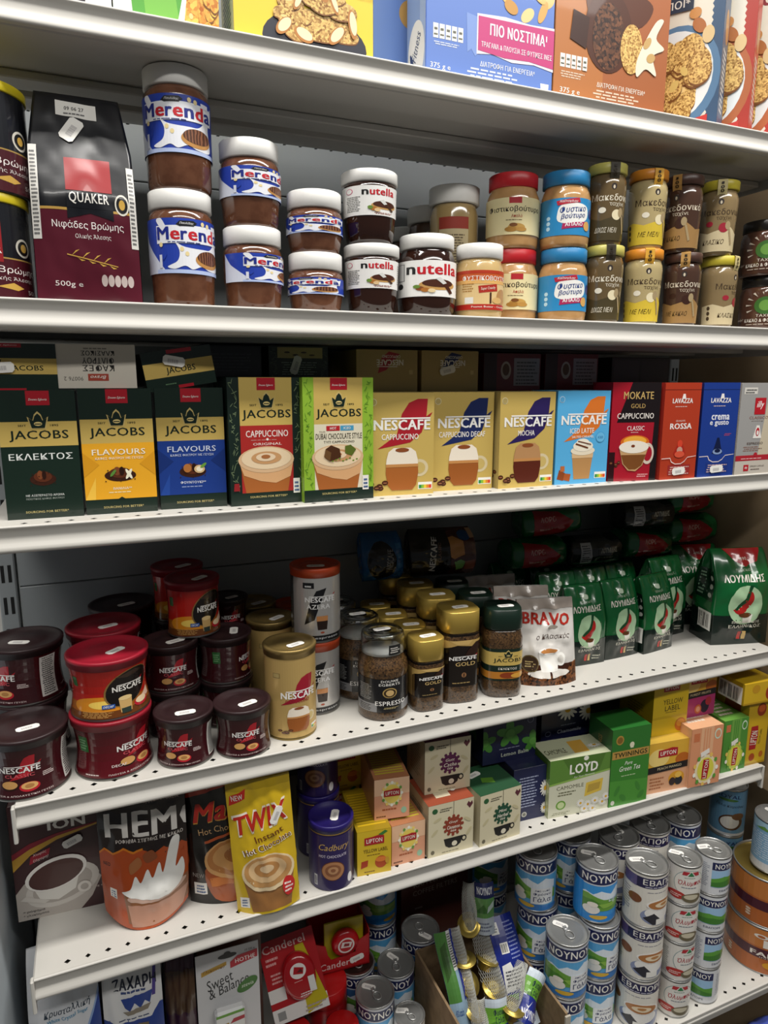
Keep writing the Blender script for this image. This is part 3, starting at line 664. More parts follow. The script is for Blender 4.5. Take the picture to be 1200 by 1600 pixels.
tahini('tahini_honey', 'b8a678', 'd8bc3e', 'd88a2c', '4a3a28', 'ΜΕ ΜΕΛΙ', strip='e0a83c')
tahini('tahini_cacao', '4a342a', 'a07c4c', '4c342c', 'd8ccb8', 'ΜΕ ΚΑΚΑΟ', strip='b88e50', fruit='3a2018')
tahini('tahini_classic', '8a7654', 'd0c09a', 'c8b83c', '4a3a28', 'ΚΛΑΣΙΚΟ', strip='d4c48c', fruit='a02838')
jar('cacao_jar', 'tahini_jar', 'jar', .0388, .089, [(.034, 0), (.037, .0015), (.038, .006), (.0388, .03), (.0385, .06), (.0365, .068), (.0355, .0715)], glaze('54382c'), (.0365, .0715, .089), M('24211f', .25),
    [([EL(50, 60, 14, 26, '3c6a2c'), EL(50, 60, 8, 16, '6a9a44'), *[PG('d8ccbc', (50 + 17 * math.cos(a), 60 + 32 * math.sin(a)), (50 + 26 * math.cos(a - .06), 60 + 46 * math.sin(a - .06)), (50 + 26 * math.cos(a + .06), 60 + 46 * math.sin(a + .06))) for a in [i * .45 - .5 for i in range(10)]], TX('ΤΑΧΙΝΙ', 50, 30, 22, 8, 'd8ccbc', 'b'), TX('ΚΑΚΑΟ & ΦΟΥΝΤΟΥΚΙ', 52, 16, 56, 11, 'e8e0d4', 'b'), TX('candy?', 14, 18, 14, 9, 'd8ccbc', 'i'), LN(26, 3, 78, 8, 1, 'b8a898')], .008, .055, .0388, 180)])
jar('clear_jar', 'peanut_butter_jar', 'jar', .0365, .195, [(.032, 0), (.0355, .002), (.0365, .01), (.0365, .155), (.034, .164), (.033, .170)], M('a58c5c', .14, 0, .8), (.0375, .171, .195), LIDW, [([R(0, 0, 100, 100, 'c8b890'), R(0, 78, 100, 100, '9a3a2c'), LN(8, 10, 92, 70, 12, '6a5a40')], .075, .075, .0365, 70)])
jar('clear_jar_dark', 'peanut_butter_jar', 'jar', .0345, .182, [(.03, 0), (.034, .002), (.0345, .01), (.0345, .143), (.032, .152), (.031, .157)], M('5c4030', .14, 0, .8), (.0352, .158, .182), LIDW, [([R(0, 0, 100, 100, '7a4a34'), R(0, 86, 100, 100, '8c2c24'), TX('ΦΥΣΤΙΚ', 50, 66, 44, 14, 'd8c8b0', 'b'), EL(52, 24, 20, 16, '4a2a1c')], .06, .08, .0345, 190)])
can_pr = [R(0, 0, 100, 100, '16181e'), R(0, 0, 100, 42, '47161f'), R(0, 42, 100, 43.5, 'a88a4a'), R(38, 38, 60, 80, '8e1f24'), TX('QUAKER', 49, 50, 21, 9, 'f0ece6', 'b'), EL(72, 56, 5, 10, 'd8d4c8'), EL(72, 56, 3.8, 7.6, '1a1a1a'), EL(72, 56, 2, 4.5, 'c8a04a'), TX('Νιφάδες Βρώμης', 55, 30, 50, 9, 'ece4e0', ''), TX('Ολικής Άλεσης', 64, 21, 26, 5, 'd8d0cc', ''), TX('500g e', 80, 8, 14, 6, 'd8d0cc', ''), PG('c8a04a', (56, 12), (64, 17), (70, 12), (66, 9)), LN(84, 4, 96, 8, 2, 'a89898')]
T('canister', 'oat_canister', 'canister', None, [lathe_part('canister_body', [(.048, 0), (.0495, .001), (.05, .003), (.05, .098)], M('16181e', .3, 0, .4), cap0=True), lathe_part('lid', [(.049, .0972), (.0515, .0975), (.052, .0985), (.052, .1062), (.0512, .107), (.046, .107), (.0455, .1055), (.0004, .1055)], M('d8c41e', .4)), wrap_label(can_pr, .0015, .0955, .05, 250, .3, .4)])
b = Bag(.107, .221, lambda v: 1 - .05 * v - .16 * max(0, v - .72) / .28, lambda v: .033 * (1 - max(0, v - .5) / .5) ** .8 + .0012, lambda v: .007 * math.sin(math.pi * min(1, v * 1.2)) + .001, 4, .0024, 3, nu=28, nv=40, freq=(3, 5))
oat = [R(0, 0, 100, 43, '541726'), PG('b8924a', (0, 42.6), (34, 42.6), (50, 45.5), (66, 42.6), (100, 42.6), (100, 43.8), (66, 43.8), (50, 47), (34, 43.8), (0, 43.8)), PG('14161c', (33, 46), (77, 46), (77, 39), (55, 42), (33, 39)), R(33, 52, 77, 68, '9c2226'), R(33, 44, 77, 51, '14161c'), TX('QUAKER', 54.5, 48.4, 38, 5.4, 'f2efe8', 'b'),
       EL(86, 47, 7, 5, 'd8d4c8'), EL(86, 47, 5.6, 4, '16161a'), EL(86, 47, 3, 2.4, 'c8a04a'), TX('Νιφάδες Βρώμης', 52, 36, 68, 4.2, 'f0eae6', ''), TX('Ολικής Άλεσης', 56, 31, 34, 2.6, 'e0d8d4', ''),
       *[PG('c8a04a', (34 + i * 5, 22 - i * .5), (38 + i * 5, 21.9 - i * .5 + (1.6, -.9)[i % 2]), (42 + i * 5, 22.4 - i * .5 + (2.6, -1.9)[i % 2]), (38.4 + i * 5, 22 - i * .5 + (2.5, -1.9)[i % 2])) for i in range(8)], PG('c8a04a', (30, 22.3), (78, 17.6), (78, 18), (30, 22.8)), R(0, 29, 8, 73, 'd8d6d0'), LN(1, 31, 7, 71, 22, '6a6a6a', 3), R(93, 27, 100, 66, 'd8d6d0'), LN(94, 29, 99, 64, 18, '6a6a6a', 5), TX('500g e', 30, 8.5, 26, 3.2, 'e0d8d4', ''), *[EL(64 + i * 6.4, 11, 3, 2.8, 'c8b8b4') for i in range(5)],
       PG('e8e6e0', (26, 89), (70, 88), (71, 95.5), (25, 96.5)), TX('09 06 27', 46, 92.8, 22, 1.8, '3a3a3a', 'b'), LN(34, 89.8, 64, 91.2, 1, '6a6a6a')]
side = [R(0, 0, 100, 43, '541726'), R(10, 26, 95, 74, 'd8d6d0'), LN(16, 28, 88, 72, 20, '5a5a5a', 3)]
T('oat_bag', 'oat_flakes_bag', 'bag', b.mesh(M('121318', .28, 0, .25), oat, side, side, rough=.28, coat=.25, name='oat_flakes_bag'), [b.stick(.42, .82, 58, .028, .016)])
# ---------------------------------------------------------------- coffee cartons of the middle shelf
KRED = lambda x, y, w, h: MANY(R(x - w/2, y - h/2, x + w/2, y + h/2, 'b01c2a'), TX('Douwe Egberts', x, y - h * .12, w * .78, h * .2, 'f0e6e0', 'bi'))
DG = '16281f'
def brick(key, mid, midtop, extra, name='coffee_brick'):
    carton(key, name, 'coffee pack', .08, NB[key], .055, DG, [R(0, 0, 100, 100, DG), *( [R(0, 12, 100, 57, mid)] if mid else []), PG('GOLD', (0, 57), (100, 57), (100, 76), (0, 76)), PG(DG, (0, 76), (100, 76), (100, 100), (0, 100)), KRED(52, 94, 30, 11), JAC(50, 65, 76, 8.5), *extra, TX('SOURCING FOR BETTER*', 52, 5.5, 56, 1.8, 'c8b878', 'b')], top=[R(38, 0, 68, 40, 'b01c2a')], rough=.3, coat=.4)
NB = dict(brick_green=.146, brick_yellow=.1475, brick_blue=.148)
HEAP = lambda cx, cy, w, h: MANY(EL(cx, cy, w, h * .7, '3a1c10'), EL(cx, cy + h * .3, w * .7, h * .6, '5a2c18'), EL(cx - w * .2, cy + h * .5, w * .22, h * .5, '7a4426'), EL(cx + w * .1, cy + h * .5, w * .16, h * .5, '2a1208'), *[EL(cx + w * .95 * math.cos(k * 1.1), cy + h * .7 * math.sin(k * 1.7), w * .05, h * .07, '3a1c10', n=8) for k in range(12)])
brick('brick_green', None, None, [TX('ΕΚΛΕΚΤΟΣ', 50, 49, 82, 5, 'e8ece8', 'b'), HEAP(50, 31, 17, 7), TX('ΜΕ ΑΞΕΠΕΡΑΣΤΟ ΑΡΩΜΑ', 51, 18.5, 50, 1.7, 'd8dcd8', 'b'), TX('ΠΟΙΟΤΙΚΟΣ ΚΑΦΕΣ ΦΙΛΤΡΟΥ', 51, 15.8, 50, 1.5, 'a8b0a8', '')])
brick('brick_yellow', 'e8a828', None, [PG('f0c048', (0, 12), (16, 30), (14, 12)), PG('d89820', (0, 50), (22, 40), (0, 30)), PG('d89820', (100, 50), (78, 40), (100, 30)), TX('FLAVOURS', 50, 50, 74, 4.6, 'f4ecd8', 'b'), TX('ΚΑΦΕΣ ΦΙΛΤΡΟΥ ΜΕ ΓΕΥΣΗ', 50, 45, 66, 2, 'f4ecd8', 'b'), HEAP(50, 31, 22, 7), EL(62, 32, 6, 1.8, 'f2ecd4', 40), EL(62, 32, 6, 1.8, 'f2ecd4', -40), EL(40, 33, 5, 1.4, '5a8a3a', 30), TX('ΒΑΝΙΛΙΑ**', 52, 20.5, 26, 2, 'f4ecd8', 'b'), LN(32, 17, 72, 18.6, 1, 'f0dca8'), PG(DG, (44, 11.5), (50, 13.6), (56, 11.5))])
brick('brick_blue', '1c3a86', None, [PG('24489a', (0, 12), (16, 30), (14, 12)), PG('162f70', (0, 50), (22, 40), (0, 30)), PG('162f70', (100, 50), (78, 40), (100, 30)), TX('FLAVOURS', 50, 50, 72, 4.6, 'c8d0e4', 'b'), TX('ΚΑΦΕΣ ΦΙΛΤΡΟΥ ΜΕ ΓΕΥΣΗ', 50, 45, 64, 2, 'c8d0e4', 'b'), HEAP(50, 31, 20, 7), EL(60, 33, 8, 3.4, 'd8b888'), EL(60, 33, 5, 2.2, 'f0e4c8'), EL(42, 34, 6, 3.6, 'b07038'), EL(66, 36, 5, 1.4, '6a9a3a', 20), TX('ΦΟΥΝΤΟΥΚΙ**', 50, 22, 38, 2.2, 'e0e4f0', 'b'), LN(32, 18, 72, 19.6, 1, '8a9ac8')])
def LEAFY(x0, x1, y0, y1, c, seed):
    rn = random.Random(seed); out = []
    for i in range(16):
        cx, cy = rn.uniform(x0, x1), y0 + (y1 - y0) * (i + .5) / 16; r = (x1 - x0) * .3
        for k in range(3): out.append(EL(min(max(cx + rn.uniform(-1, 1) * r, x0 + r * .7), x1 - r * .7), cy + rn.uniform(-2, 2), r * .7, .35, c, rn.uniform(-70, 70), n=8))
    return MANY(*out)
def cap(key, border, bc2, mid, prims):
    carton(key, 'cappuccino_carton', 'coffee pack', .0975, .1605, .06, border, [R(0, 0, 100, 100, border), LEAFY(1, 13, 12, 98, bc2, 2), LEAFY(86, 99, 12, 98, bc2, 5), PG('GOLD', (15, 63), (84, 63), (84, 100), (15, 100)), KRED(50, 95, 24, 9.5), JAC(50, 71, 64, 8.2), *prims, R(0, 0, 100, 10, DG), TX('SOURCING FOR BETTER*', 50, 6.6, 50, 1.7, 'c8b878', 'b'), RECY(88, 14, 9, 12)], left=[R(0, 0, 100, 100, border)], rough=.34)
CUPC = lambda y: MANY(PG('a8622e', (20, 10), (76, 10), (82, 30), (14, 30)), PG('d8a878', (12, 34), (84, 34), (80, 22), (60, 17), (40, 19), (18, 24)), EL(48, 36, 37, 10.5, 'd8b48c'), EL(48, 37, 33, 8.6, 'e8d0ac'), EL(48, 37.5, 20, 5, 'c89868'), EL(47, 38, 13, 3.2, 'e8cfae'), EL(47, 38.4, 6, 1.6, 'a86a3c'))
cap('cap_red', '14241e', '6a7a5a', 'b02a28', [R(15, 10, 84, 63, 'a82a26'), TX('CAPPUCCINO', 50, 56.5, 56, 5.2, 'f0e4dc', 'b'), LN(28, 51.4, 72, 52, 1, 'e0b0a8'), EL(50, 52, 1.6, 1, 'f0e4dc'), TX('ORIGINAL', 50, 48.4, 38, 2, 'f0d8d0', 'b'), CUPC(0), PG('8e2226', (4, 12), (12, 12), (11, 18), (5, 18))])
cap('cap_green', '8cb436', '5c8a24', 'e4dcc4', [R(15, 10, 84, 63, 'e0d8c0'), R(32, 57.6, 51, 61.6, 'b4242c'), R(52, 57.6, 71, 61.6, '4a9ac0'), TX('HOT', 41.5, 59.6, 9, 2, 'f4f0ea', 'b'), TX('ICED', 61.5, 59.6, 10, 2, 'f4f0ea', 'b'), TX('ΤΥΠ', 26, 56.6, 8, 1.6, '4a3a20', ''), TX('DUBAI CHOCOLATE STYLE', 50, 53.2, 66, 4.6, '3a3224', 'b'), TX('ΤΥΠ CAPPUCCINO', 50, 48.6, 44, 1.9, '3a3224', 'b'), CUPC(0), PG('4a2a14', (28, 37), (36, 33), (52, 36), (50, 43), (38, 46), (30, 43)), PG('6a4a2a', (28, 37), (36, 33), (38, 40), (30, 43)), PG('5a6a24', (58, 39), (68, 37), (74, 42), (66, 46), (58, 45)), *[EL(40 + 5 * i, 33 + (i % 3), 1.6, .6, '6a8a2a', n=8) for i in range(8)]])
SIDEN = [R(0, 0, 100, 100, 'b09a5a'), BEANS(50, 14, 60, 10, 4)]
def nes(key, bg, sw, word, wc, drink, h=.1405, extra=(), foam='efe4d2'):
    carton(key, 'coffee_sachet_carton', 'coffee pack', .096, h, .055, bg if bg != 'GOLD' else 'b09a5c', [R(0, 0, 100, 100, bg), NES(51, 69, 86, 10, swoosh=(52, 70, 76, 48), sc=sw), TX(word[0], 48, 57.5, word[1], 5.6, wc, 'b'), EL(8, 91, 5, 3.4, 'e8dcb0' if bg == 'GOLD' else 'c8e0f0'), EL(8, 91, 4.2, 2.8, 'b8a468' if bg == 'GOLD' else '5aa8d8'), *extra, *([] if drink is None else [GLASS(51, 5, 52, 43, drink, foam), BEANS(14, 9, 30, 12, 5)]), NUTRI(76, 5, 98, 12)], left=[R(0, 0, 100, 100, 'b09c60' if bg == 'GOLD' else '4a9cd0'), *(BEANS(60, 14, 60, 10, 4),)] + ([LN(30, 30, 60, 80, 14, '6a5a30')] if bg == 'GOLD' else []), top=[R(0, 0, 100, 100, 'c0aa6c' if bg == 'GOLD' else '78c0e6')], rough=.32)
nes('nes_capp', 'GOLD', 'a8202c', ('CAPPUCCINO', 56), 'f4f0ea', 'a8622c')
nes('nes_decaf', 'GOLD', '1e2a5c', ('CAPPUCCINO DECAF', 76), 'f4f0ea', '9a5826')
nes('nes_mocha', 'GOLD', '2c2058', ('MOCHA', 30), 'f4f0ea', '5a2416', foam='b88a5c')
nes('nes_iced', '58aee0', 'd8742a', ('ICED LATTE', 46), 'f4f0ea', None, .1415, [TX('SALTED CARAMEL', 50, 51, 42, 2.4, 'f4f0ea', 'b'), EL(84, 50, 9, 6, '4a9cd0'), EL(84, 50, 8, 5.2, '6ab8e4'), TX('ICED', 84, 50, 10, 2.4, '3a86bc', 'b'), PG('b88a56', (36, 5), (66, 5), (72, 36), (30, 36)), PG('d8b486', (31, 28), (71, 28), (72, 36), (30, 36)), EL(51, 36, 23, 5, 'e8dcc4'), EL(51, 41, 19, 6, 'efe6d2'), EL(50, 45, 12, 4, 'f4ecda'), PG('6a3418', (36, 43), (60, 38), (61, 39.5), (37, 44.4)), PG('6a3418', (40, 46), (66, 42), (66, 43), (41, 47)), PG('8a4420', (4, 6), (16, 4), (20, 12), (8, 16)), PG('a8562a', (16, 5), (28, 3), (30, 11), (18, 12)), PG('b8683a', (10, 14), (18, 14), (18, 20), (10, 20))])
carton('mokate', 'cappuccino_carton', 'coffee pack', .084, .154, .06, 'a0182a', [R(0, 0, 100, 100, 'a4182a'), PG('1a1214', (12, 60), (100, 60), (100, 100), (40, 100)), PG('1a1214', (86, 0), (100, 0), (100, 60), (90, 60)), R(0, 0, 12, 30, '2a0c10'), TX('MOKATE', 54, 87, 62, 7.5, 'c8a868', 'b'), TX('GOLD', 54, 76.5, 30, 4.4, 'b8985c', 'b'), TX('CAPPUCCINO', 50, 66.5, 76, 5.6, 'f0e8e0', 'b'), TX('CLASSIC', 52, 54, 36, 4.6, 'f0dcd8', 'b'), LN(42, 49.5, 62, 51, 1, 'e0b0a8'), EL(52, 40, 30, 7, 'd86a1e'), EL(52, 41, 24, 5, 'f0b040'), EL(80, 28, 13, 11, 'd8c8b8'), EL(80, 28, 9, 7.6, 'a4182a'), PG('c8a070', (20, 34), (80, 34), (70, 16), (56, 10), (40, 11), (28, 18)), PG('7a4a22', (24, 27), (76, 27), (68, 16), (56, 12), (42, 12), (30, 18)), EL(50, 35, 31, 6.4, 'f0e8da'), EL(48, 36, 4, 1.4, '7a3a1c'), BEANS(12, 17, 22, 8, 4), LN(60, 4, 84, 8, 2, 'e0a8a8')], left=[R(0, 0, 100, 100, '8e1626')], rough=.25, coat=.5)
def pods(key, col, dark, prims, left, d=.05):
    carton(key, 'coffee_capsule_carton', 'coffee pack', .0745, .1535, d, col, [R(0, 0, 100, 100, col), R(0, 92.6, 100, 93.2, dark), TX('LAVAZZA', 50, 81.5, 56, 5, 'f2ece8', 'B'), PG('f2ece8', (47, 83), (50, 88.5), (56, 88.5), (58, 84)), LN(30, 75.2, 72, 76.6, 1, 'e0c8c0'), *prims, PG('e8d8d4', (2, 22.4), (26, 22.8), (30, 19), (40, 16.5), (56, 16.5), (66, 19), (74, 23), (98, 24), (98, 23.4), (74, 22.2), (66, 18), (56, 15.6), (40, 15.6), (29, 18), (25, 22), (2, 21.6)), R(22, 4, 84, 15, '9a2c2a' if 'red' in key else '1c3480'), LN(24, 5, 82, 14.5, 4, 'd8b8b0', 4, .4)], left=left, stick=('front', 50, 8.5, 4), rough=.34)
pods('pods_red', 'b03a20', '7a2416', [TX('QUALITÀ', 48, 61, 26, 2.4, 'f0dcd4', ''), TX('ROSSA', 50, 55.4, 60, 6, 'f4ece8', 'B'), PG('a8261a', (38, 24), (64, 24), (68, 27), (58, 38), (46, 38), (34, 27)), EL(51, 37, 7, 4, 'd8442c'), EL(51, 30, 8, 4, 'c89a88'), EL(51, 26, 14, 3.4, 'd8563c')], [R(0, 0, 100, 100, '9a2c22'), LN(40, 20, 60, 46, 5, 'e8d0c8')])
pods('pods_blue', '1c3a8c', '142a66', [TX('crema', 52, 63.6, 50, 5.4, 'e8eaf2', 'B'), TX('e gusto', 50, 57, 52, 6.4, 'e8eaf2', 'B'), PG('0e1a40', (36, 25), (66, 25), (60, 32), (54, 42), (48, 42), (42, 32)), EL(51, 27, 13, 3, '8aa0c8'), EL(51, 28, 8, 2, '0e1a40'), LN(66, 44, 86, 47, 2, 'b0486a')], [R(0, 0, 100, 100, '16296a'), R(22, 76, 86, 97, 'e6e6e2'), LN(28, 78, 80, 95, 6, '5a5a5a'), EL(56, 70, 26, 5, 'e6e6e2'), EL(56, 70, 14, 2.6, '16296a'), R(14, 28, 90, 56, 'e6e6e2'), LN(24, 32, 60, 54, 5, '3a3a3a')])
carton('pods_silver', 'coffee_capsule_carton', 'coffee pack', .085, .153, .05, 'b4aca2', [R(0, 0, 100, 100, 'SILVER'), R(0, 0, 100, 16, 'c8c0b4'), R(0, 15.6, 100, 21.5, 'b02430'), PG('c8bca4', (60, 21.5), (100, 21.5), (100, 100), (80, 100)), R(8, 88, 44, 95, 'd8d4cc'), LN(11, 89, 42, 94.5, 2, '5a5a5a'), R(40, 66, 70, 84, 'b81c28'), TX('illy', 55, 76, 20, 9, 'f6f0ee', 'bi'), TX('CLASSICO', 54, 62.6, 52, 3, '8a5a50', ''), LN(34, 58.6, 76, 60, 1, '8a8078'), PG('ece8e2', (50, 54), (58, 54), (66, 40), (42, 40)), EL(54, 47, 5, 4.6, 'b81c28'), EL(54, 46, 3, 2.6, 'ece8e2'), TX('ESPRESSO', 50, 34.4, 44, 2.6, '5a4a44', 'b'), LN(18, 26, 72, 32, 3, '8a6a60'), LN(14, 17.4, 88, 19, 1, 'e8c0c0'), EL(54, 22, 5, 2.4, 'b02430'), R(24, 4, 38, 11, 'b81c28'), TX('illy', 31, 7.5, 8, 3, 'f6f0ee', 'bi'), TX('ESPRESSO CAPSULES', 62, 9, 40, 1.8, '5a4a44', ''), LN(44, 5, 76, 7, 1, '5a4a44')], left=[R(0, 0, 100, 100, 'a8a096')], rough=.3)
# packs lying on the front row and in the dark behind
carton('brick_lying_green', 'coffee_brick', 'coffee pack', .082, .051, .145, DG, [R(0, 0, 100, 100, DG), R(0, 34, 100, 68, 'GOLD'), KRED(36, 97, 44, 12), R(15, 0, 60, 4, 'b01c2a'), CROWN(24, 62, 18, 22), TX('JACOBS', 62, 46, 42, 14, '14241c', 'b')], stick=('front', 32, 48, 4), rough=.22, coat=.5)
carton('brick_lying_small', 'coffee_brick', 'coffee pack', .083, .046, .14, DG, [R(0, 0, 100, 100, DG), R(0, 32, 100, 70, 'GOLD'), R(36, 90, 72, 100, 'b01c2a'), R(44, 0, 66, 8, 'b01c2a'), TX('JACOBS', 52, 46, 42, 20, '14241c', 'b'), LN(26, 12, 46, 18, 1, '5a7a5a')], stick=('front', 44, 70, -18), rough=.22, coat=.5)
carton('filter_carton', 'coffee_filter_carton', 'carton', .085, .0495, .15, 'cfc8ba', [R(0, 0, 100, 100, 'd2cbbd'), TX('ΚΑΦΕΣ', 52, 46, 40, 15, '26221e', 'b', 180), TX('ΦΙΛΤΡΟΥ', 52, 63, 40, 15, '26221e', 'b', 180), TX('ΚΛΑΣΙΚΟΣ', 52, 80, 42, 11, '26221e', 'b', 180), LN(34, 89, 72, 95, 1, '8a847a'), R(38, 17, 64, 33, 'a8402c'), TX('Bravo', 51, 25, 20, 8, 'f0e4da', 'bi', 180), TX('90076 2', 20, 22, 24, 9, '6a665e', '', 180)], rough=.5)
carton('carton_pattern_end', 'cappuccino_carton', 'coffee pack', .085, .043, .16, '1a2622', [R(0, 0, 100, 100, '1c2824'), LEAFY(1, 14, 4, 96, '5a6a56', 3), LEAFY(86, 99, 4, 96, '5a6a56', 8), R(14, 62, 90, 96, 'b8a468'), *[EL(30 + 14 * i, 80 - (i % 2) * 8, 5, 3, '4a3a24', n=10) for i in range(4)], LN(20, 10, 84, 54, 6, '7a8a80', 3, .35)], stick=('front', 44, 40, 70))
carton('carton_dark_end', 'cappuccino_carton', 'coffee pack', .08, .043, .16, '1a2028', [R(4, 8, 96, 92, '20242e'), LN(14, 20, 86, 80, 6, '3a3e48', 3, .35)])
for k, sw in (('carton_gold_end_red', 'a8202c'), ('carton_gold_end_blue', '1e2a5c')):
    carton(k, 'coffee_sachet_carton', 'coffee pack', .096, .060, .14, 'a8925a', [R(0, 0, 100, 100, 'ac965c'), PG(sw, (34, 44), (48, 52), (70, 90), (52, 96), (40, 80)), TX('NESCAFE', 54, 70, 44, 14, 'f0ece4', 'B', 180), R(33, 59, 66, 61, 'f0ece4'), TX('CAPPUCCINO', 56, 84, 30, 7, 'f0ece4', 'b', 180), R(86, 42, 92, 52, 'c8b47c')], stick=('front', 44, 52, 14) if k.endswith('blue') else None)
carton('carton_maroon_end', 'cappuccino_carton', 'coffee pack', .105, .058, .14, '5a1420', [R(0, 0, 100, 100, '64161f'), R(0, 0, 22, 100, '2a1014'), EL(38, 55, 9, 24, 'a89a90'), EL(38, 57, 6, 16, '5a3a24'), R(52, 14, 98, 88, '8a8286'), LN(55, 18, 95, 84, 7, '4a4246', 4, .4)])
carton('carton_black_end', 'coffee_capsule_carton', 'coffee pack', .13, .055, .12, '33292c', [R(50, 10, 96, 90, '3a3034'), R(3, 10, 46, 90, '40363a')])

# ---------------------------------------------------------------- coffee tins
def tin(key, name, R_, H, waist, body, lidc, labels, lr=.0018, lh=.0115, metal=False, extra=(), dish=.0022, lidm=None, rim='8a8884'):
    prof = [(R_ * .975, 0, M(rim, .3, .9)), (R_, .0006, M(rim, .3, .9)), (R_, .0022, M(rim, .3, .9)), (R_ * .985, .003)]
    n = 14
    for i in range(n + 1):
        t = i / n; z = .004 + (H - lh - .004) * t; prof.append((R_ * .985 - waist * math.sin(math.pi * t) ** 1.0, z))
    rf = lambda v: R_ * .985 - waist * math.sin(math.pi * min(1, max(0, v)))
    lid = [(R_ * .97, H - lh), (R_ + lr * .4, H - lh), (R_ + lr * .5, H - lh * .45), (R_ + lr, H - lh * .4), (R_ + lr, H - .001), (R_ + lr - .001, H), (R_ - .003, H), (R_ - .0045, H - dish), (R_ * .55, H - dish), (R_ * .5, H - dish * .5), (.0004, H - dish * .5)]
    parts = [lathe_part('tin_body', prof, body, cap0=True), lathe_part('lid', lid, lidm or M(lidc, .42))]
    for pr, A in labels: parts.append(wrap_label(pr, .004, H - lh - .004, rf, A, .2, .5, name='printed_label'))
    parts.append(top_sticker(H - dish * .5 + .0002, .006, -.012, 22)); parts += list(extra)
    T(key, name, 'coffee tin', None, parts)
BRN, MRN = '3a1116', '5a1019'
def CLASS(dec=False, s=1.0): return [R(0, 0, 100, 100, MRN if dec else BRN), NES(50, 56, 30 * s, 12, swoosh=(52, 60, 19 * s, 50), sc='b01e2a'), TX('CLASSIC', 50, 44, 21 * s, 6.5, 'e0606a', 'b'), CUPPAIR(50, 23, 26 * s, 26), TX('ΠΛΟΥΣΙΑ & ΑΠΟΛΑΥΣΤΙΚΗ ΓΕΥΣΗ', 50, 5, 44 * s, 3.2, 'd8c8c4', 'b'), R(84, 6, 98, 94, 'd8d6d0'), LN(85.5, 10, 97, 88, 17, '4a4a4a', 3), TX('NESCAFE', 91, 90, 10, 3.5, '2a2a2a', 'b'), R(4, 52, 13, 86, '2a6a34'), LN(5, 58, 12, 82, 4, '7ab07a'), LN(66, 34, 75, 44, 3, 'd8c8c4', 7)] + ([TX('DECAF', 36, 22, 11, 5, 'e8d8d4', 'b'), LN(10, 5, 24, 9, 1, 'e8d8d4')] if dec else [])
GB = M(BRN, .18, 0, .6); GR_ = M(MRN, .18, 0, .6)
tin('cl_big', 'coffee_tin', .047, .0765, .0038, GB, '2c1a1c', [(CLASS(), 205)])
tin('dec_big', 'coffee_tin', .048, .077, .0038, GR_, '8e1526', [(CLASS(True), 205)])
tin('cl_small', 'coffee_tin', .0367, .067, .0028, GB, '2c1a1c', [(CLASS(), 205)])
def OLD(): return [R(0, 0, 100, 100, 'b02018'), R(0, 0, 100, 32, 'a05a1a'), EL(32, 26, 24, 18, 'd88a24'), EL(34, 28, 12, 8, 'f4d060'), R(0, 0, 100, 14, '6a3a16'), LN(16, 3, 44, 16, 5, 'b8884a', 2, .6), EL(55, 58, 19, 39, '8a6a3a', -12), EL(55.5, 58, 18, 37.5, '17110e', -12), NES(55, 57, 27, 11.5, c='f2efe8'), PG('3a2a20', (44, 82), (60, 92), (68, 86), (54, 78)), PG('c8a468', (47, 8), (56, 8), (57, 36), (46, 36)), EL(51.5, 36, 5.6, 4.5, 'e0c48a'), PG('2c3a34', (48, 6), (55, 6), (55.5, 16), (47.5, 16)), PG('e0bca4', (58, 16), (78, 22), (76, 40), (70, 30)), EL(66, 18, 7.5, 9, 'b82430'), EL(66, 21, 6, 6.5, 'e8d0a8'), R(33, 20, 43, 28, '24509a'), TX('DECAF', 38, 24, 8, 4.4, 'eef0f4', 'bi'), R(6, 64, 12, 84, '2a6a34')]
tin('dec_old', 'coffee_tin', .048, .077, .0038, M('b02018', .18, 0, .6), '98162a', [(OLD(), 190)])
tin('dec_small', 'coffee_tin', .0367, .08, .0012, M('b02018', .18, 0, .6), '7c0f20', [(OLD(), 190)])
tin('capt', 'cappuccino_tin', .0357, .131, 0, M('a08a56', .35, .4), 'a08a56', [([R(0, 0, 100, 100, 'MGOLD'), NES(54, 54, 39, 8.2, swoosh=(52, 60, 36, 36), sc='98182c'), TX('CAPPUCCINO', 52, 46.5, 26, 4.2, '98182c', 'b'), GLASS(53, 8, 26, 32, '9a5826'), BEANS(38, 8, 16, 7, 5), NUTRI(68, 6, 78, 12), R(26, 76, 34, 82, '8a7448'), R(26.8, 76.6, 33.2, 81.4, 'b09a62')], 215)], lr=.0016, lh=.012, lidm=M('9c8450', .36, .65), rim='a08a56')
AZ = [R(0, 0, 100, 100, 'SILVER'), R(0, 0, 33, 100, '1a1a1a'), R(0, 0, 100, 9, '17171a'), R(26, 9, 34, 100, '4a4a4a'), PG('17171a', (48, 26), (58, 34), (62, 52), (70, 84), (60, 80), (54, 62)), R(47, 84, 58, 93, '17171a'), LN(49, 86, 57, 91, 1, 'd8d8d8'), NES(64, 66, 30, 8, c='f2f2f2'), TX('AZERA', 62, 55, 23, 7, 'f2f2f2', 'b'), PG('2a1a12', (61, 18), (70, 18), (71, 34), (60, 34)), R(60, 32, 71, 40, 'c88a54'), EL(65.5, 13.5, 2, 1.6, 'a84a2c'), TX('freddo espresso', 60, 4.6, 46, 4.6, 'e0e0e0', '')]
tin('azera', 'coffee_tin', .0363, .112, 0, M('b0b0b0', .25, .9), 'c2481e', [(AZ, 240)], lr=.0012, lh=.0135, lidm=M('b84420', .38))

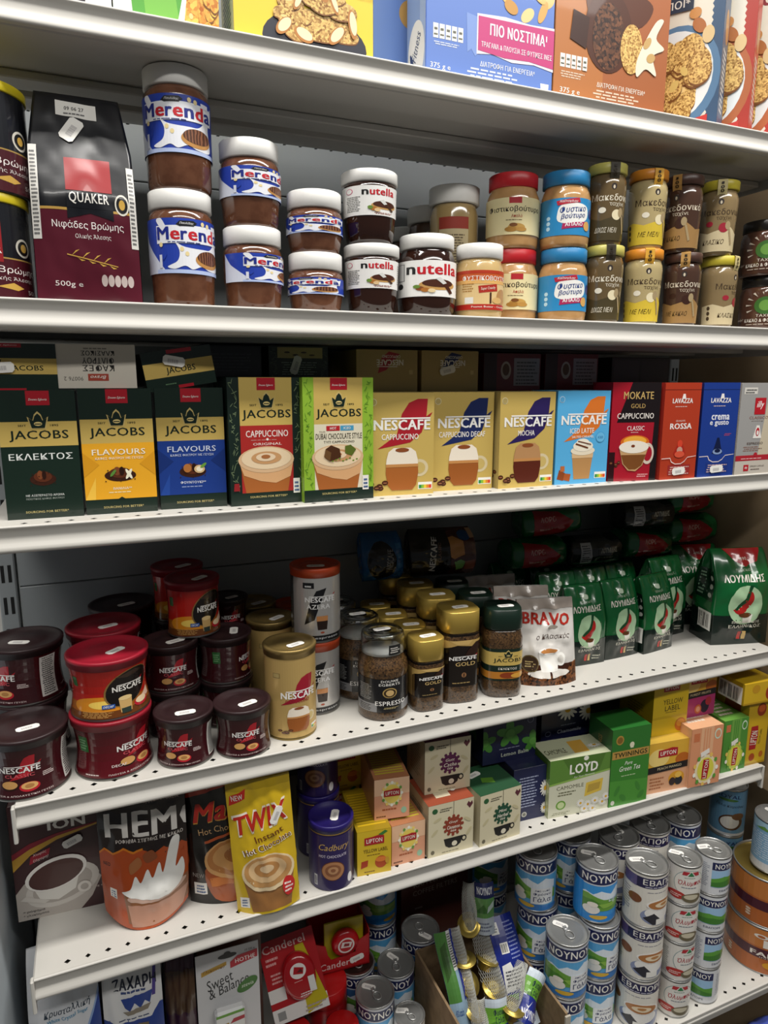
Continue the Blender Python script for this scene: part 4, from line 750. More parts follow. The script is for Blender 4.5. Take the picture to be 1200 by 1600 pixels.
# ---------------------------------------------------------------- instant coffee jars
GRANULE = M('1a0f08', .3, 0, .85, noise2='664a2c', scale=520, kind='voro', thr=(.1, .9), bump=.3)
CLEAR = M('fafcfc', .02, glass=True)
def ring(mb, prof, m, n=48): mb.lathe(prof, m, n)
dl = MB(); ring(dl, [(.028, .097), (.0318, .0972), (.0322, .099), (.0322, .121), (.0312, .1262), (.028, .129), (.022, .1285), (.0205, .126), (.0004, .126), (.0004, .1235), (.0195, .1235), (.0215, .126), (.027, .1262), (.0295, .1245), (.0303, .12), (.0303, .0985)], CLEAR)
dj = [(.033, 0), (.0362, .001), (.0372, .004), (.0375, .010), (.0368, .014), (.0368, .066), (.0375, .070), (.0372, .078), (.035, .085), (.031, .0915), (.0298, .0965)]
doq = MB(); doq.lathe([(.029, .0968), (.0301, .098), (.0301, .101), (.0004, .101)], M('b8b8b4', .3, .2))
DOUWE = [R(0, 0, 100, 100, '17171a'), R(0, 0, 100, 26, '8a8a8c'), R(34, 0, 66, 26, '1a1a1c'), TX('DOUWE', 50, 93, 22, 7, 'e8e6e0', 'b'), TX('EGBERTS', 50, 83, 27, 7, 'e8e6e0', 'b'), EL(50, 58, 9, 15, 'b89a5a'), EL(50, 58, 7.6, 12.6, '3a2c1a'), EL(50, 58, 5, 9, 'c8a870'), TX('ESPRESSO', 52, 27, 40, 13, 'f2f0ec', 'b'), LN(8, 36, 28, 84, 10, '8a8a88', 3), LN(8, 4, 28, 24, 4, '3a3a3a', 3), LN(42, 10, 62, 16, 2, 'b8a878')]
dtag = MB(); dtag.asp = 2.4
dtag.prnt([R(0, 0, 100, 100, '1c1c1c'), LN(10, 20, 90, 84, 3, 'c8c4bc')], lambda u, v, o: ((.0327 + o) * math.sin(.3 + (u - .5) * .62), -(.0327 + o) * math.cos(.3 + (u - .5) * .62), .1 + .0145 * v), 8)
T('douwe', 'coffee_jar', 'coffee jar', None, [lathe_part('jar_body', dj, GRANULE, cap0=True), ('inner_seal', doq.build('inner_seal'), None, []), ('lid', dl.build('lid'), 'clear glass lid', []), ('lid_tag', dtag.build('lid_tag'), None, []), wrap_label(DOUWE, .0145, .051, .0368, 185, .25, .4), top_sticker(.1293, -.002, -.002, 8)])
BRASS = M('c2a450', .3, .6)
def goldjar(key, R_, H, lidh, tall):
    p = 3.2; q = .955
    prof = [(R_ * .9, 0), (R_ * .99, .001), (R_, .004), (R_, H - lidh - .006), (R_ * .97, H - lidh - .002), (R_ * .9, H - lidh)]
    prof = [(r / q, z) for r, z in prof]
    cut = .028 if tall else .024
    lab = [R(0, 0, 100, 100, '17100c'), R(0, 0, 16, 100, '9a7a44'), R(16, 0, 22, 100, '5a4424'), PG('b89858', (16, 100), (100, 100), (100, 88), (74, 84), (40, 90), (22, 82), (16, 74)), PG('c8a868', (30, 100), (62, 100), (56, 90), (40, 91)), PG('2c1810', (50, 66), (56, 80), (66, 95), (80, 96), (78, 78), (66, 66)), NES(49, 65 if not tall else 61, 38, 8.6 if not tall else 7.4), TX('GOLD', 52, 49 if not tall else 49, 28, 10.5 if not tall else 8.2, 'd8b878', ''), EL(50, 25, 3.6, 5.4, '8a6240'), EL(50, 25, .8, 4.4, '2c1810'), LN(34, 7, 66, 11, 1, 'a08858')]
    z1 = H - lidh - .010
    lidp = [(r / q, z) for r, z in lid_prof(R_ * .985, H - lidh, H)]
    T(key, 'coffee_jar', 'coffee jar', None, [lathe_part('jar_body', prof, GRANULE, p=p, cap0=True, cap1=True), lathe_part('lid', lidp, BRASS, p=p, label='gold lid'), wrap_label(lab, cut, z1 - cut, R_ / q, 200, .2, .6, p=p), wrap_label([R(0, 0, 100, 100, '120c0a')], H - lidh - .0035, .003, R_ / q * .985, 358, .3, 0, p=p, name='seal_band'), top_sticker(H + .0003, .002, -.004, 6)])
goldjar('gold_small', .0273, .1115, .033, False)
goldjar('gold_tall', .0328, .146, .034, True)
p8 = 3.0
jp = [(r / .955, z) for r, z in [(.029, 0), (.0322, .001), (.034, .010), (.0346, .018), (.0335, .028), (.0335, .082), (.0342, .09), (.0335, .098), (.031, .106), (.030, .11)]]
jl = [(r / .955, z) for r, z in [(.0285, .1095), (.0318, .11), (.0325, .112), (.0325, .127), (.0300, .141), (.0290, .142), (.0004, .142)]]
T('jacobs_jar', 'coffee_jar', 'coffee jar', None, [lathe_part('jar_body', jp, GRANULE, p=p8, cap0=True, cap1=True), lathe_part('lid', jl, M('15261e', .3), p=p8, label='dark green lid'), wrap_label([R(0, 0, 100, 100, DG), R(0, 48, 100, 90, 'GOLD'), JAC(54, 63, 36, 15), TX('ΕΚΛΕΚΤΟΣ', 54, 38, 24, 7, 'e8e4d8', 'b'), R(0, 6, 100, 28, 'b8782a'), EL(54, 17, 10, 9, '8a3a1a'), EL(70, 16, 12, 8, 'd8a040')], .029, .052, .0335 / .955, 215, .25, .4, p=p8), top_sticker(.1423, .004, -.006, 10)])
# ---------------------------------------------------------------- coffee bags
b = Bag(.1, .138, lambda v: 1 - .04 * v, lambda v: .02 * (1 - v) ** .8 + .0012, lambda v: .012 * (1 - v) + .002, 2.4, .0055, 11)
BR = [R(0, 0, 100, 24, '3a1e12'), PG('BEAN', (0, 0), (100, 0), (100, 26), (88, 22), (80, 12), (30, 12), (14, 26), (0, 22)), EL(50, 14, 36, 5, 'dedad2'), PG('f0eee8', (36, 16), (64, 16), (69, 40), (32, 40)), EL(70, 30, 9, 8, 'f0eee8'), EL(70, 30, 5, 5, 'd8d4cc'), EL(50.5, 40, 19, 4, 'f4f2ee'), EL(50.5, 40, 15, 2.8, 'c8864a'), EL(18, 26, 14, 10, '6a5a34'), EL(18, 26, 12.5, 8.8, '3a2a1c'), LN(10, 22, 27, 30, 3, 'b8a470'), TX('ο Κλασικός', 60, 56, 60, 7, '4a3a34', 'i'), EL(60, 67, 9, 2, '8a8278'), TX('BRAVO', 50, 77, 84, 14, 'b02a1c', 'B', -4), R(0, 88, 100, 100, 'a89c92')]
T('coffee_bag_white', 'coffee_bag', 'coffee bag', b.mesh(M('dcd8d2', .28, .15, .4), BR, zones=[(.88, 1.01, M('a89c92', .28, .5))], rough=.28, coat=.4, name='coffee_bag'), [])
GR = M('0d5a2c', .22, 0, .5)
PARROT = lambda x, y, w, h: MANY(EL(x, y, w * .5, h * .5, 'a8c8a0'), SPG('a8201c', (x - w * .34, y - h * .12), (x - w * .1, y + h * .02), (x + w * .05, y + h * .34), (x + w * .2, y + h * .3), (x + w * .22, y + h * .1), (x + w * .06, y - h * .12), (x - w * .1, y - h * .26)), PG('0d4424', (x + w * .1, y + h * .5), (x - w * .02, y + h * .2), (x - w * .3, y - h * .1), (x - w * .24, y - h * .14), (x + w * .06, y + h * .12), (x + w * .2, y + h * .5)), PG('e8e4da', (x - w * .1, y - h * .26), (x + w * .22, y - h * .24), (x + w * .16, y - h * .46), (x - w * .06, y - h * .46)), EL(x, y - h * .25, w * .18, h * .06, '5a3418'))
LOUM = [R(0, 0, 100, 33, '0c1c16'), PARROT(52, 44, 62, 42), TX('ΛΟΥΜΙΔΗΣ', 50, 72, 74, 7.5, 'ece8dc', 'B'), TX('ΠΑΠΑΓΑΛΟΣ', 52, 80, 30, 2.4, 'c8d8c0', ''), EL(50, 86, 8, 3, 'c8d8c0'), TX('ΠΑΡΑΔΟΣΙΑΚΟΣ', 54, 26, 50, 2.6, 'd8d4c4', 'b'), TX('ΕΛΛΗΝΙΚΟΣ', 54, 21, 58, 3.6, 'd8d4c4', 'b'), R(44, 6, 50, 15, 'b8302a'), R(52, 6, 58, 15, 'c8a86a'), LN(64, 7, 86, 14, 2, 'a8a898')]
LSIDE = [R(0, 0, 100, 33, '0c1c16'), R(10, 46, 90, 78, '0c241a'), LN(18, 50, 60, 76, 7, '8aa890'), *[EL(76, 52 + 9 * i, 9, 2.6, 'd8d8d0') for i in range(3)], BAR(34, 14, 92, 34)]
b = Bag(.078, .14, lambda v: 1 - .03 * v, lambda v: .024 * (1 - max(0, v - .55) / .45) ** .75 + .001, lambda v: .005 * math.sin(math.pi * min(1, v * 1.1)) + .0015, 3.5, .0032, 21)
T('green_bag', 'coffee_bag', 'coffee bag', b.mesh(GR, LOUM, LSIDE, LSIDE, zones=[(0, .33, M('0c1c16', .25, 0, .5))], rough=.22, coat=.5, name='coffee_bag'))
b = Bag(.112, .178, lambda v: 1 - .03 * v, lambda v: .034 * (1 - max(0, v - .66) / .34) ** .7 + .001, lambda v: .007 * math.sin(math.pi * min(1, v * 1.1)) + .0015, 3.5, .0042, 31)
T('green_bag_big', 'coffee_bag', 'coffee bag', b.mesh(GR, LOUM[:-1] + [PG('a81c22', (22, 100), (92, 100), (80, 88), (56, 83), (40, 88)), TX('490g', 57, 90, 20, 4, 'e8dcd0', 'b')], LSIDE, LSIDE, zones=[(0, .33, M('0c1c16', .25, 0, .5))], rough=.22, coat=.5, name='coffee_bag'))
# bags lying on their sides in the heap
b = Bag(.112, .06, lambda v: 1 - .12 * abs(2 * v - 1) ** 3, lambda v: .028 * max(.02, 1 - abs(2 * v - 1) ** 4), lambda v: .010 * max(0, 1 - abs(2 * v - 1) ** 2), 3, .0036, 41, nv=18)
T('black_bag', 'coffee_bag', 'coffee bag', b.mesh(M('101512', .25, 0, .5), [R(46, 24, 100, 76, '181a16'), TX('ΛΟΥΜΙΔΗΣ', 68, 58, 34, 16, 'c8c4b4', 'B'), LN(50, 34, 84, 44, 1, '6a6a5a'), R(14, 20, 34, 84, 'a8a8a8'), LN(16, 26, 32, 80, 8, '4a4a4a')], rough=.25, coat=.5, name='coffee_bag'))
b = Bag(.115, .06, lambda v: 1 - .1 * abs(2 * v - 1) ** 3, lambda v: .03 * max(.02, 1 - abs(2 * v - 1) ** 4), lambda v: .012 * max(0, 1 - abs(2 * v - 1) ** 2), 3, .0042, 51, nv=18)
T('green_pillow', 'coffee_bag', 'coffee bag', b.mesh(GR, [PG('9a1a22', (16, 16), (62, 8), (84, 50), (60, 84), (18, 92)), TX('ΔΩΡΟ', 40, 66, 26, 16, 'd8a8a0', 'b'), LN(24, 34, 62, 46, 1, 'c89088')], rough=.22, coat=.5, name='coffee_bag'))
for k, c, c2, ttl in (('refill_blue', '1e5a90', '10141c', 0), ('refill_brown', '17110e', '3a1a14', 1)):
    b = Bag((.075, .125)[ttl], .082, lambda v: 1 - .1 * abs(2 * v - 1) ** 3, lambda v: .014 * max(.02, 1 - abs(2 * v - 1) ** 4), lambda v: .014 * max(0, 1 - abs(2 * v - 1) ** 2), 2.6, .0046, 61 + ttl, lean=.02)
    pr = [EL(44, 46, 34, 40, '10141c'), TX('NESCAFE', 62, 50, 44, 14, '8a8a8a', 'B', 82), LN(80, 10, 96, 90, 4, '3a7ab0')] if not ttl else [R(58, 0, 100, 100, '4a1e16'), EL(28, 50, 26, 46, '0e0c0b'), TX('NESCAFE', 33, 52, 46, 14, 'e0dcd4', 'B', 82), TX('CLASSIC', 42, 56, 26, 6, '8a6a5a', 'b', 82), PG('c88a4a', (58, 84), (58, 46), (64, 40), (80, 48), (80, 76), (66, 86)), PG('5a2c18', (80, 76), (98, 72), (98, 52), (80, 48)), PG('7ab05a', (64, 34), (74, 38), (80, 34), (78, 18), (68, 14)), PG('8a4a34', (80, 34), (98, 34), (98, 12), (80, 16)), EL(84, 86, 10, 9, '1e4a7a'), R(92, 80, 100, 98, 'b8906a')]
    T(k, 'refill_coffee_bag', 'coffee bag', b.mesh(M(c, .22, 0, .5), pr, rough=.24, coat=.4, name='refill_coffee_bag'))

# ---------------------------------------------------------------- tea shelf
carton('cocoa_box', 'cocoa_box', 'box', .112, .1725, .05, '3c1f20', [R(0, 0, 100, 100, '3e2022'), TX('ΚΑΚΑΟ', 58, 90, 60, 8, 'e8e4dc', 'B'), TX('ION', 62, 78.5, 42, 8.5, 'e8e4dc', 'B'), PG('8a1a2c', (0, 52), (20, 61), (50, 68), (98, 74), (98, 75), (50, 71), (20, 66), (0, 59)), PG('c89a34', (0, 44), (20, 56), (50, 65.5), (98, 73), (98, 74.2), (50, 68.5), (20, 61.5), (0, 54)), PG('a82034', (18, 48), (40, 54), (42, 60), (20, 55)), TX('Χωρίς', 30, 56.4, 16, 2.6, 'f0dcd8', 'bi', 14), TX('ζάχαρη!', 31, 52, 18, 2.6, 'f0dcd8', 'bi', 14), PG('b8b0a8', (0, 0), (70, 0), (84, 10), (96, 26), (80, 40), (10, 32), (0, 24)), EL(52, 25, 42, 17, 'd0cac2', 8), EL(52, 25, 34, 13, 'b0a8a0', 8), PG('e0dcd4', (14, 36), (76, 44), (66, 20), (46, 13), (26, 16)), EL(46, 37, 35, 13.5, 'eae6e0', 8), EL(46, 36, 31, 11.5, '4a2a26', 8), EL(76, 20, 8, 5, 'dcd6ce'), EL(76, 20, 4.6, 2.8, 'b0a8a0'), PG('d0cac2', (4, 18), (30, 12), (36, 14), (10, 21)), TX('* ρόφημα', 18, 7, 24, 2.4, '3a3230', 'b'), TX('* γλυκίσματα', 20, 3.6, 28, 2.4, '3a3230', 'b'), TX('125g e', 90, 18, 14, 2.2, 'c8b8b0', 'b')], left=[R(0, 0, 100, 100, '321a1c')], stick=('front', 67, 62, 22))
b = Bag(.113, .186, lambda v: 1 - .05 * (1 - v) ** 4, lambda v: .0008 + .004 * (1 - v), lambda v: .026 * math.sin(math.pi * min(1, .5 + v * .5)) ** .7 * (1 - .85 * v) + .003, 2.2, .004, 71, sag=.016)
HEMO = [R(0, 50, 100, 100, '231a18'), PG('b04a1c', (0, 0), (100, 0), (100, 52), (94, 56), (84, 53), (74, 57), (62, 53), (50, 57), (40, 55), (28, 58), (16, 54), (6, 57), (0, 53)), PG('d0781e', (0, 53), (6, 57), (16, 54), (28, 58), (40, 55), (50, 57), (50, 58.5), (40, 56.6), (28, 59.6), (16, 55.6), (6, 58.6), (0, 55)), TX('11 ΒΙΤΑΜΙΝΕΣ, 4 ΜΕΤΑΛΛΙΚΑ ΣΤΟΙΧΕΙΑ', 50, 92, 86, 2.6, 'c8b4a8', 'b'), TX('HEMO', 67, 76, 118, 19, 'dedad4', 'B'), TX('ΡΟΦΗΜΑ ΣΤΙΓΜΗΣ ΜΕ ΚΑΚΑΟ', 58, 64, 76, 2.8, 'dcd4cc', 'b'), PG('8a5a3a', (30, 4), (100, 4), (100, 26), (26, 26)), PG('b88a74', (34, 2), (94, 2), (100, 16), (30, 18)), EL(64, 23, 34, 4.5, 'c8a898'), SPG('ecebe6', (24, 27), (34, 30), (40, 38), (46, 33), (54, 42), (60, 36), (68, 46), (72, 38), (82, 60), (92, 60), (86, 38), (94, 42), (96, 30), (88, 22), (70, 20), (48, 22), (36, 24)), SPG('a8683c', (36, 40), (48, 46), (44, 52), (34, 47)), SPG('8a4a28', (54, 47), (66, 50), (60, 56), (50, 53)), RECY(14, 24, 8, 7), TX('NEO', 8, 46, 8, 3, '2a1a14', 'b')]
T('cocoa_pouch', 'cocoa_pouch', 'pouch', b.mesh(M('b04a1c', .25, 0, .5), HEMO, zones=[(.53, 1.01, M('231a18', .25, 0, .5))], rough=.25, coat=.5, name='cocoa_pouch'))
b = Bag(.098, .2, lambda v: 1 - .03 * v, lambda v: .0008 + .003 * (1 - v), lambda v: .011 * (1 - v) ** .8 + .003, 2.2, .0032, 81)
MARS = [R(0, 0, 100, 100, '14110f'), PG('a8341c', (0, 80), (100, 92), (100, 100), (0, 100)), TX('Ajouter du lait chaud!', 50, 94, 74, 3.4, 'f0d8c8', 'i', 8), TX('Voeg warme melk toe!', 56, 89.5, 66, 3, 'f0e4d8', 'bi', 8), TX('Mars', 52, 70, 84, 15, 'c8923a', 'Bi', 6), TX('Mars', 51, 70.4, 82, 14, 'b8281c', 'Bi', 6), TX('Hot Chocolate', 54, 57, 72, 4.6, 'c8a070', '', 8), PG('b8542a', (26, 48), (60, 53), (98, 58), (98, 57), (60, 51), (26, 46)), SPG('a8562c', (36, 4), (90, 4), (96, 30), (28, 30)), PG('c87a44', (32, 14), (92, 14), (94, 20), (30, 20)), EL(64, 33, 40, 15, 'd8a468', 0), EL(64, 34, 36, 13, 'b87a40'), EL(64, 35, 28, 10, 'cf9a5c'), EL(66, 36, 14, 5, 'a86a34'), RECY(16, 12, 18, 9), TX('NEW', 14, 22, 16, 3, 'a8a098', '')]
T('black_pouch', 'hot_chocolate_pouch', 'pouch', b.mesh(M('14110f', .22, 0, .5), MARS, rough=.24, coat=.5, name='hot_chocolate_pouch'))
TWIX = [R(0, 0, 100, 100, 'd2b020'), R(0, 93, 100, 100, 'b89a1a'), PG('c8281c', (3, 83), (28, 87), (30, 94), (5, 90)), TX('NEW', 16, 88.6, 18, 4, 'f4efe4', 'b', 8), TX('TWIX', 51, 71, 88, 17, 'f2ead8', 'Bi', 12), TX('TWIX', 51, 71, 84, 14, 'b8281c', 'Bi', 12), TX('Instant', 60, 58.4, 46, 4.6, '6a3a14', 'b', 14), TX('Hot Chocolate', 56, 51, 80, 5, 'f4efe0', 'B', 14), TX('Hot Chocolate', 56.4, 51.2, 77, 4.2, '6a3a1a', 'b', 14), PG('9a6a3a', (24, 2), (86, 2), (94, 26), (14, 26)), EL(54, 31, 42, 14, 'e4cda4', 0), EL(54, 32, 38, 12, 'c09058'), EL(53, 33, 30, 9, 'dcb888'), EL(52, 34, 20, 5.5, 'b8844c'), EL(52, 34.6, 11, 3, 'e0c298'), EL(84, 17, 10, 7, 'c02a2a'), LN(77, 13, 91, 21, 3, 'f0e0d8'), RECY(13, 9, 14, 8)]
b = Bag(.086, .197, lambda v: 1, lambda v: .0008 + .003 * (1 - v), lambda v: .012 * (1 - v) ** .8 + .003, 2.2, .003, 91)
T('yellow_pouch', 'hot_chocolate_pouch', 'pouch', b.mesh(M('d2b020', .24, 0, .5), TWIX, rough=.24, coat=.5, name='hot_chocolate_pouch'), [b.stick(.74, .72, 60)])
cp = [R(0, 0, 100, 100, '2a1e52'), TX('Cadbury', 52, 78, 40, 15, 'c8a45c', 'i'), TX('HOT CHOCOLATE', 50, 63, 36, 5, 'd8d0e0', 'b'), EL(50, 36, 15, 18, '6a3c22'), EL(50, 36, 14, 16.6, 'b07c54'), EL(50, 37, 10, 11, '8a583a'), EL(50, 37.5, 6.5, 7, 'b98a62'), EL(50, 38, 3, 3, '8a583a'), R(24, 6, 29, 26, 'c8c8d0'), LN(24.5, 8, 28.5, 24, 7, '3a3a4a', 3, .6), EL(74, 14, 4, 9, 'e8e6ea')]
T('cadbury', 'hot_chocolate_tin', 'tin', None, [lathe_part('tin_body', [(.0316, 0), (.0325, .001), (.0325, .096), (.0318, .0985)], M('2a1e52', .3, 0, .4), cap0=True), lathe_part('gold_band', [(.0327, .0895), (.0331, .0898), (.0331, .091), (.0327, .0913)], M('b8944a', .35, .6)), lathe_part('lid', [(.0325, .0913), (.0333, .0916), (.0333, .1018), (.0325, .1027), (.0296, .1027), (.0288, .098), (.0004, .098)], M('241a60', .35)), wrap_label(cp, .002, .086, .0325, 200, .3, .4), top_sticker(.0982, .006, .002, 78)])
LIPT = lambda x, y, w, h, rot=0: MANY(PG('a81c26', *[(x + a * w * (1 if not rot else 1), y + b_ * h) for a, b_ in (((-.5, -.3), (.5, -.3), (.5, .34), (.2, .42), (-.1, .34), (-.5, .3)) if not rot else ((-.5, -.5), (.3, -.5), (.5, .1), (.4, .5), (-.4, .5), (-.5, 0)))]), TX('LIPTON', x, y + (0 if rot else h * .02), w * (.8 if not rot else h / w * 1.5), h * (.34 if not rot else .3 * w / h), 'f4ecdc', 'b', rot))
SACH = lambda c, c2: [R(0, 0, 100, 100, c2), *[R(8, 12 + i * 6, 92, 15.4 + i * 6, c) for i in range(13)]]
carton('tea_yellow', 'tea_box', 'tea box', .052, .0718, .11, 'd0b024', [R(0, 0, 100, 100, 'd2b228'), PG('3a7a34', (62, 90), (82, 98), (90, 94), (72, 86)), LIPT(50, 77, 58, 28), TX('YELLOW LABEL', 54, 55, 72, 8, '4a3410', 'b'), LN(28, 44, 78, 47, 1, '6a4a18'), PG('a83a1e', (10, 16), (30, 20), (32, 34), (12, 32)), EL(70, 26, 18, 14, 'b04a20'), EL(70, 32, 17, 6, 'd87a34'), EL(88, 28, 6, 8, 'c89a34'), LN(20, 6, 60, 10, 1, '6a4a18')], top=SACH('c8a41e', '9a8018'), left=[R(0, 0, 100, 100, 'b89a1e')], rough=.4)
WREATH = lambda x, y, w, h: MANY(EL(x, y, w * .5, h * .5, 'e8e0b0'), EL(x, y, w * .4, h * .4, 'e8cf60'), *[EL(x + w * .48 * math.cos(a), y + h * .48 * math.sin(a), w * .07, h * .07, c, n=8) for a, c in [(i * .52, ('f4f0e4', '6a9a44', 'f0d070')[i % 3]) for i in range(12)]])
carton('tea_peach', 'tea_box', 'tea box', .0545, .0667, .11, 'd89a78', [R(0, 0, 100, 100, 'dc9e7c'), R(0, 60, 100, 100, 'e6bc98'), WREATH(50, 62, 58, 58), LIPT(50, 64, 46, 26), LN(22, 22, 74, 30, 1, 'a85a34'), LN(5, 6, 40, 12, 1, '6a3a24'), EL(84, 18, 8, 8, '9ac0a0')], top=SACH('b8a43a', 'a8704c'), left=[R(0, 0, 100, 100, 'c88a68')], rough=.4)
def herb(key, topc, splash, w1, w2, stick=None):
    carton(key, 'herbal_tea_box', 'tea box', .0775, .088, .078, 'cfc6a6', [R(0, 0, 100, 100, 'd2c9aa'), EL(14, 88, 6, 5, '2a5a34'), LN(24, 84, 52, 92, 2, '5a5648'), PG('5a2a34', (84, 88), (88, 94), (92, 90), (96, 94), (98, 88), (91, 80)), R(54.5, 72, 55.5, 100, '3a3428'), EL(55, 54, 18, 16, splash), *[EL(55 + 20 * math.cos(i * .52), 54 + 18 * math.sin(i * .52), 3.4, 3.2, splash, n=8) for i in range(12)], TX(w1, 55, 60, 20, 5.4, 'e8e0d0', 'bi'), TX(w2, 55, 51, 28, 7, 'f0e8d8', 'bi'), TX('tea', 55, 43.6, 12, 4.4, 'e8e0d0', 'bi'), PG('1c1a18', (34, 30), (76, 30), (72, 16), (64, 11), (46, 11), (38, 16)), EL(79, 24, 6, 6, '1c1a18'), EL(79, 24, 3.4, 3.4, 'd2c9aa'), EL(58, 18, 6, 5, 'ddd6c0'), EL(10, 9, 4, 4, '6a6450'), LN(30, 4, 78, 7, 1, '8a8268'), *[EL(x, y, 9, 3, 'c2b892', r) for x, y, r in ((14, 46, 40), (86, 60, -30), (20, 70, 20), (90, 36, 50))]],
           top=[R(0, 0, 100, 100, topc), R(26, 20, 58, 44, 'd8ccb0') if topc != '264e32' else PG('5a8a2a', (30, 40), (56, 30), (60, 48), (36, 56))], left=[R(0, 0, 100, 100, 'b8ae90'), LN(20, 20, 80, 86, 12, '8a8268')], rough=.5, coat=0, stick=stick)
herb('herb_orange', '96452c', '8a3a26', 'Goji', 'Cinnamon', ('top', 78, 44, 30))
herb('herb_purple', '5a2a4a', '5a2048', 'Gutt', 'Catha', None)
herb('herb_green', '264e32', '1e4a34', 'Mint', 'Herbal', ('top', 28, 70, 14))
LEAF5 = lambda x, y, s, c='4a8a34': MANY(*[EL(x + s * .6 * math.cos(a), y + s * .6 * math.sin(a), s * .62, s * .36, c, math.degrees(a), n=10) for a in (.3, 1.6, 2.85, 4.1, 5.3)], EL(x, y, s * .4, s * .4, '5c9c40', n=10))
DAISY = lambda x, y, s: MANY(*[EL(x + s * .6 * math.cos(a), y + s * .6 * math.sin(a), s * .42, s * .13, 'eceae4', math.degrees(a), n=8) for a in [i * .449 for i in range(14)]], EL(x, y, s * .28, s * .28, 'd8a828', n=12))
NVY = '1a1e40'
carton('balm_box', 'herbal_tea_box', 'tea box', .1, .0955, .07, NVY, [R(0, 0, 100, 100, NVY), LEAF5(50, 52, 22), LEAF5(3, 42, 18), LEAF5(94, 30, 18), LEAF5(92, 96, 18), TX('Μελισσόχορτο', 50, 81, 56, 8, 'c8d0c0', 'b'), LN(20, 90, 70, 93, 1, '8a90a8'), TX('Lemon Balm', 60, 14, 52, 7, 'c8d0c0', 'b'), LN(30, 24, 80, 27, 1, '8a90a8'), EL(88, 72, 6, 6, '8a90a8'), EL(88, 72, 5, 5, NVY)], left=[R(0, 0, 100, 100, '141834'), LEAF5(50, 60, 24, '34642a')])
carton('camomile_navy', 'herbal_tea_box', 'tea box', .1, .0955, .07, NVY, [R(0, 0, 100, 100, NVY), DAISY(52, 56, 22), DAISY(12, 78, 20), DAISY(96, 46, 20), TX('Χαμομήλι', 60, 90, 44, 7, 'd0d4e0', 'b'), TX('Chamomile', 58, 13, 50, 7, 'd0d4e0', 'b'), LN(40, 24, 80, 27, 1, '8a90a8'), EL(86, 74, 6, 7, '5a8a6a'), EL(14, 12, 6, 5, '8a90a8'), EL(14, 12, 5, 4, NVY), *([] )], left=[R(0, 0, 100, 100, '181c3a'), LN(16, 20, 84, 84, 10, '7a80a0')])
TYPES['camomile_text'] = None
carton('camomile_text', 'herbal_tea_box', 'tea box', .062, .0955, .07, NVY, [R(0, 0, 100, 100, '20264e'), LN(16, 26, 76, 86, 11, 'a8b0cc', 3, .4), DAISY(97, 56, 16), DAISY(96, 18, 11), EL(36, 12, 8, 5, 'c8c8c0'), EL(36, 12, 5, 3, '7a7a70')], left=[R(0, 0, 100, 100, '141834')])
carton('loyd', 'herbal_tea_box', 'tea box', .117, .1052, .062, 'c8ccb0', [R(0, 0, 100, 100, 'd0d0b8'), PG('5a8434', (0, 58), (100, 70), (100, 100), (0, 100)), PG('4a7028', (20, 100), (90, 100), (80, 70), (40, 64)), PG('8ab052', (0, 56), (100, 68), (100, 71), (0, 59)), TX('LOYD', 55, 80, 46, 17, 'f2f0e8', 'B'), EL(58, 96, 4, 4, 'e8e8d8'), TX('For Your Moments', 56, 66.4, 34, 3, 'e8ecd8', 'i', 3), TX('CAMOMILE', 34, 50, 44, 6.4, '4a4a34', ''), LN(14, 36, 44, 45, 2, '6a6a50'), EL(20, 20, 8, 8, '6a9a3a'), EL(20, 20, 5.6, 5.6, 'c8d8a0'), PG('d8b848', (58, 28), (86, 34), (88, 56), (60, 52)), PG('b89a40', (62, 34), (82, 38), (84, 50), (64, 48)), *[DAISY(x, y, 7) for x, y in ((52, 18), (64, 14), (76, 18), (88, 14), (58, 8), (72, 6), (94, 22))], LN(6, 4, 36, 9, 2, '8a8a6a')], top=[R(0, 0, 100, 100, 'c4c8a8'), PG('d8a848', (46, 20), (70, 20), (74, 80), (50, 80)), DAISY(84, 40, 12), TX('CAMOMILE', 20, 40, 34, 22, '4a4a34', '')], left=[R(0, 0, 100, 60, 'b8c090'), R(0, 60, 100, 100, '5a8030')], rough=.2, coat=.6)
carton('twinings', 'tea_box', 'tea box', .0779, .1432, .065, '2a6a2c', [R(0, 0, 100, 100, '2e6e2a'), PG('3a7e2c', (0, 0), (100, 0), (100, 70), (0, 64)), PG('4a9034', (0, 0), (100, 0), (100, 30), (0, 34)), EL(20, 86, 10, 6, 'a8843a'), EL(20, 86, 7, 4, '7a5a24'), R(2, 62, 98, 72, 'b08a44'), TX('TWININGS', 50, 67, 86, 6, '1e2a14', 'b'), EL(52, 78, 6, 3.6, 'd8d4b8'), R(48, 74, 56, 75.4, 'd8d4b8'), TX('Pure', 46, 55, 20, 4.6, 'eef0e4', 'i'), TX('Green Tea', 50, 48, 54, 6.4, 'eef0e4', 'i'), LN(28, 38, 76, 40, 1, 'b8d0a0'), *[EL(x, y, 9, 4, '3e8030', r) for x, y, r in ((20, 20, 40), (36, 10, -20), (74, 22, -40), (84, 10, 20))], EL(10, 5, 5, 3, 'd8d8c8')], left=[R(0, 0, 100, 100, '1e5224'), TX('TWININGS', 50, 70, 62, 7, 'b08a44', '', 90), LN(30, 20, 60, 40, 4, '7a9a5a')], top=[R(0, 0, 100, 100, '2a6c2c')], rough=.35)
FRU = lambda mid, low: [R(0, 0, 100, 100, low), R(0, 52, 100, 100, 'd8a838'), EL(26, 70, 26, 18, 'e8cc78'), EL(86, 62, 18, 12, 'b8641e'), LIPT(48, 78, 48, 24), PG('1e1a1c', (0, 40), (100, 44), (100, 57), (0, 53)), TX(mid, 54, 49, 60, 5, 'c8b890', 'b', 2)]
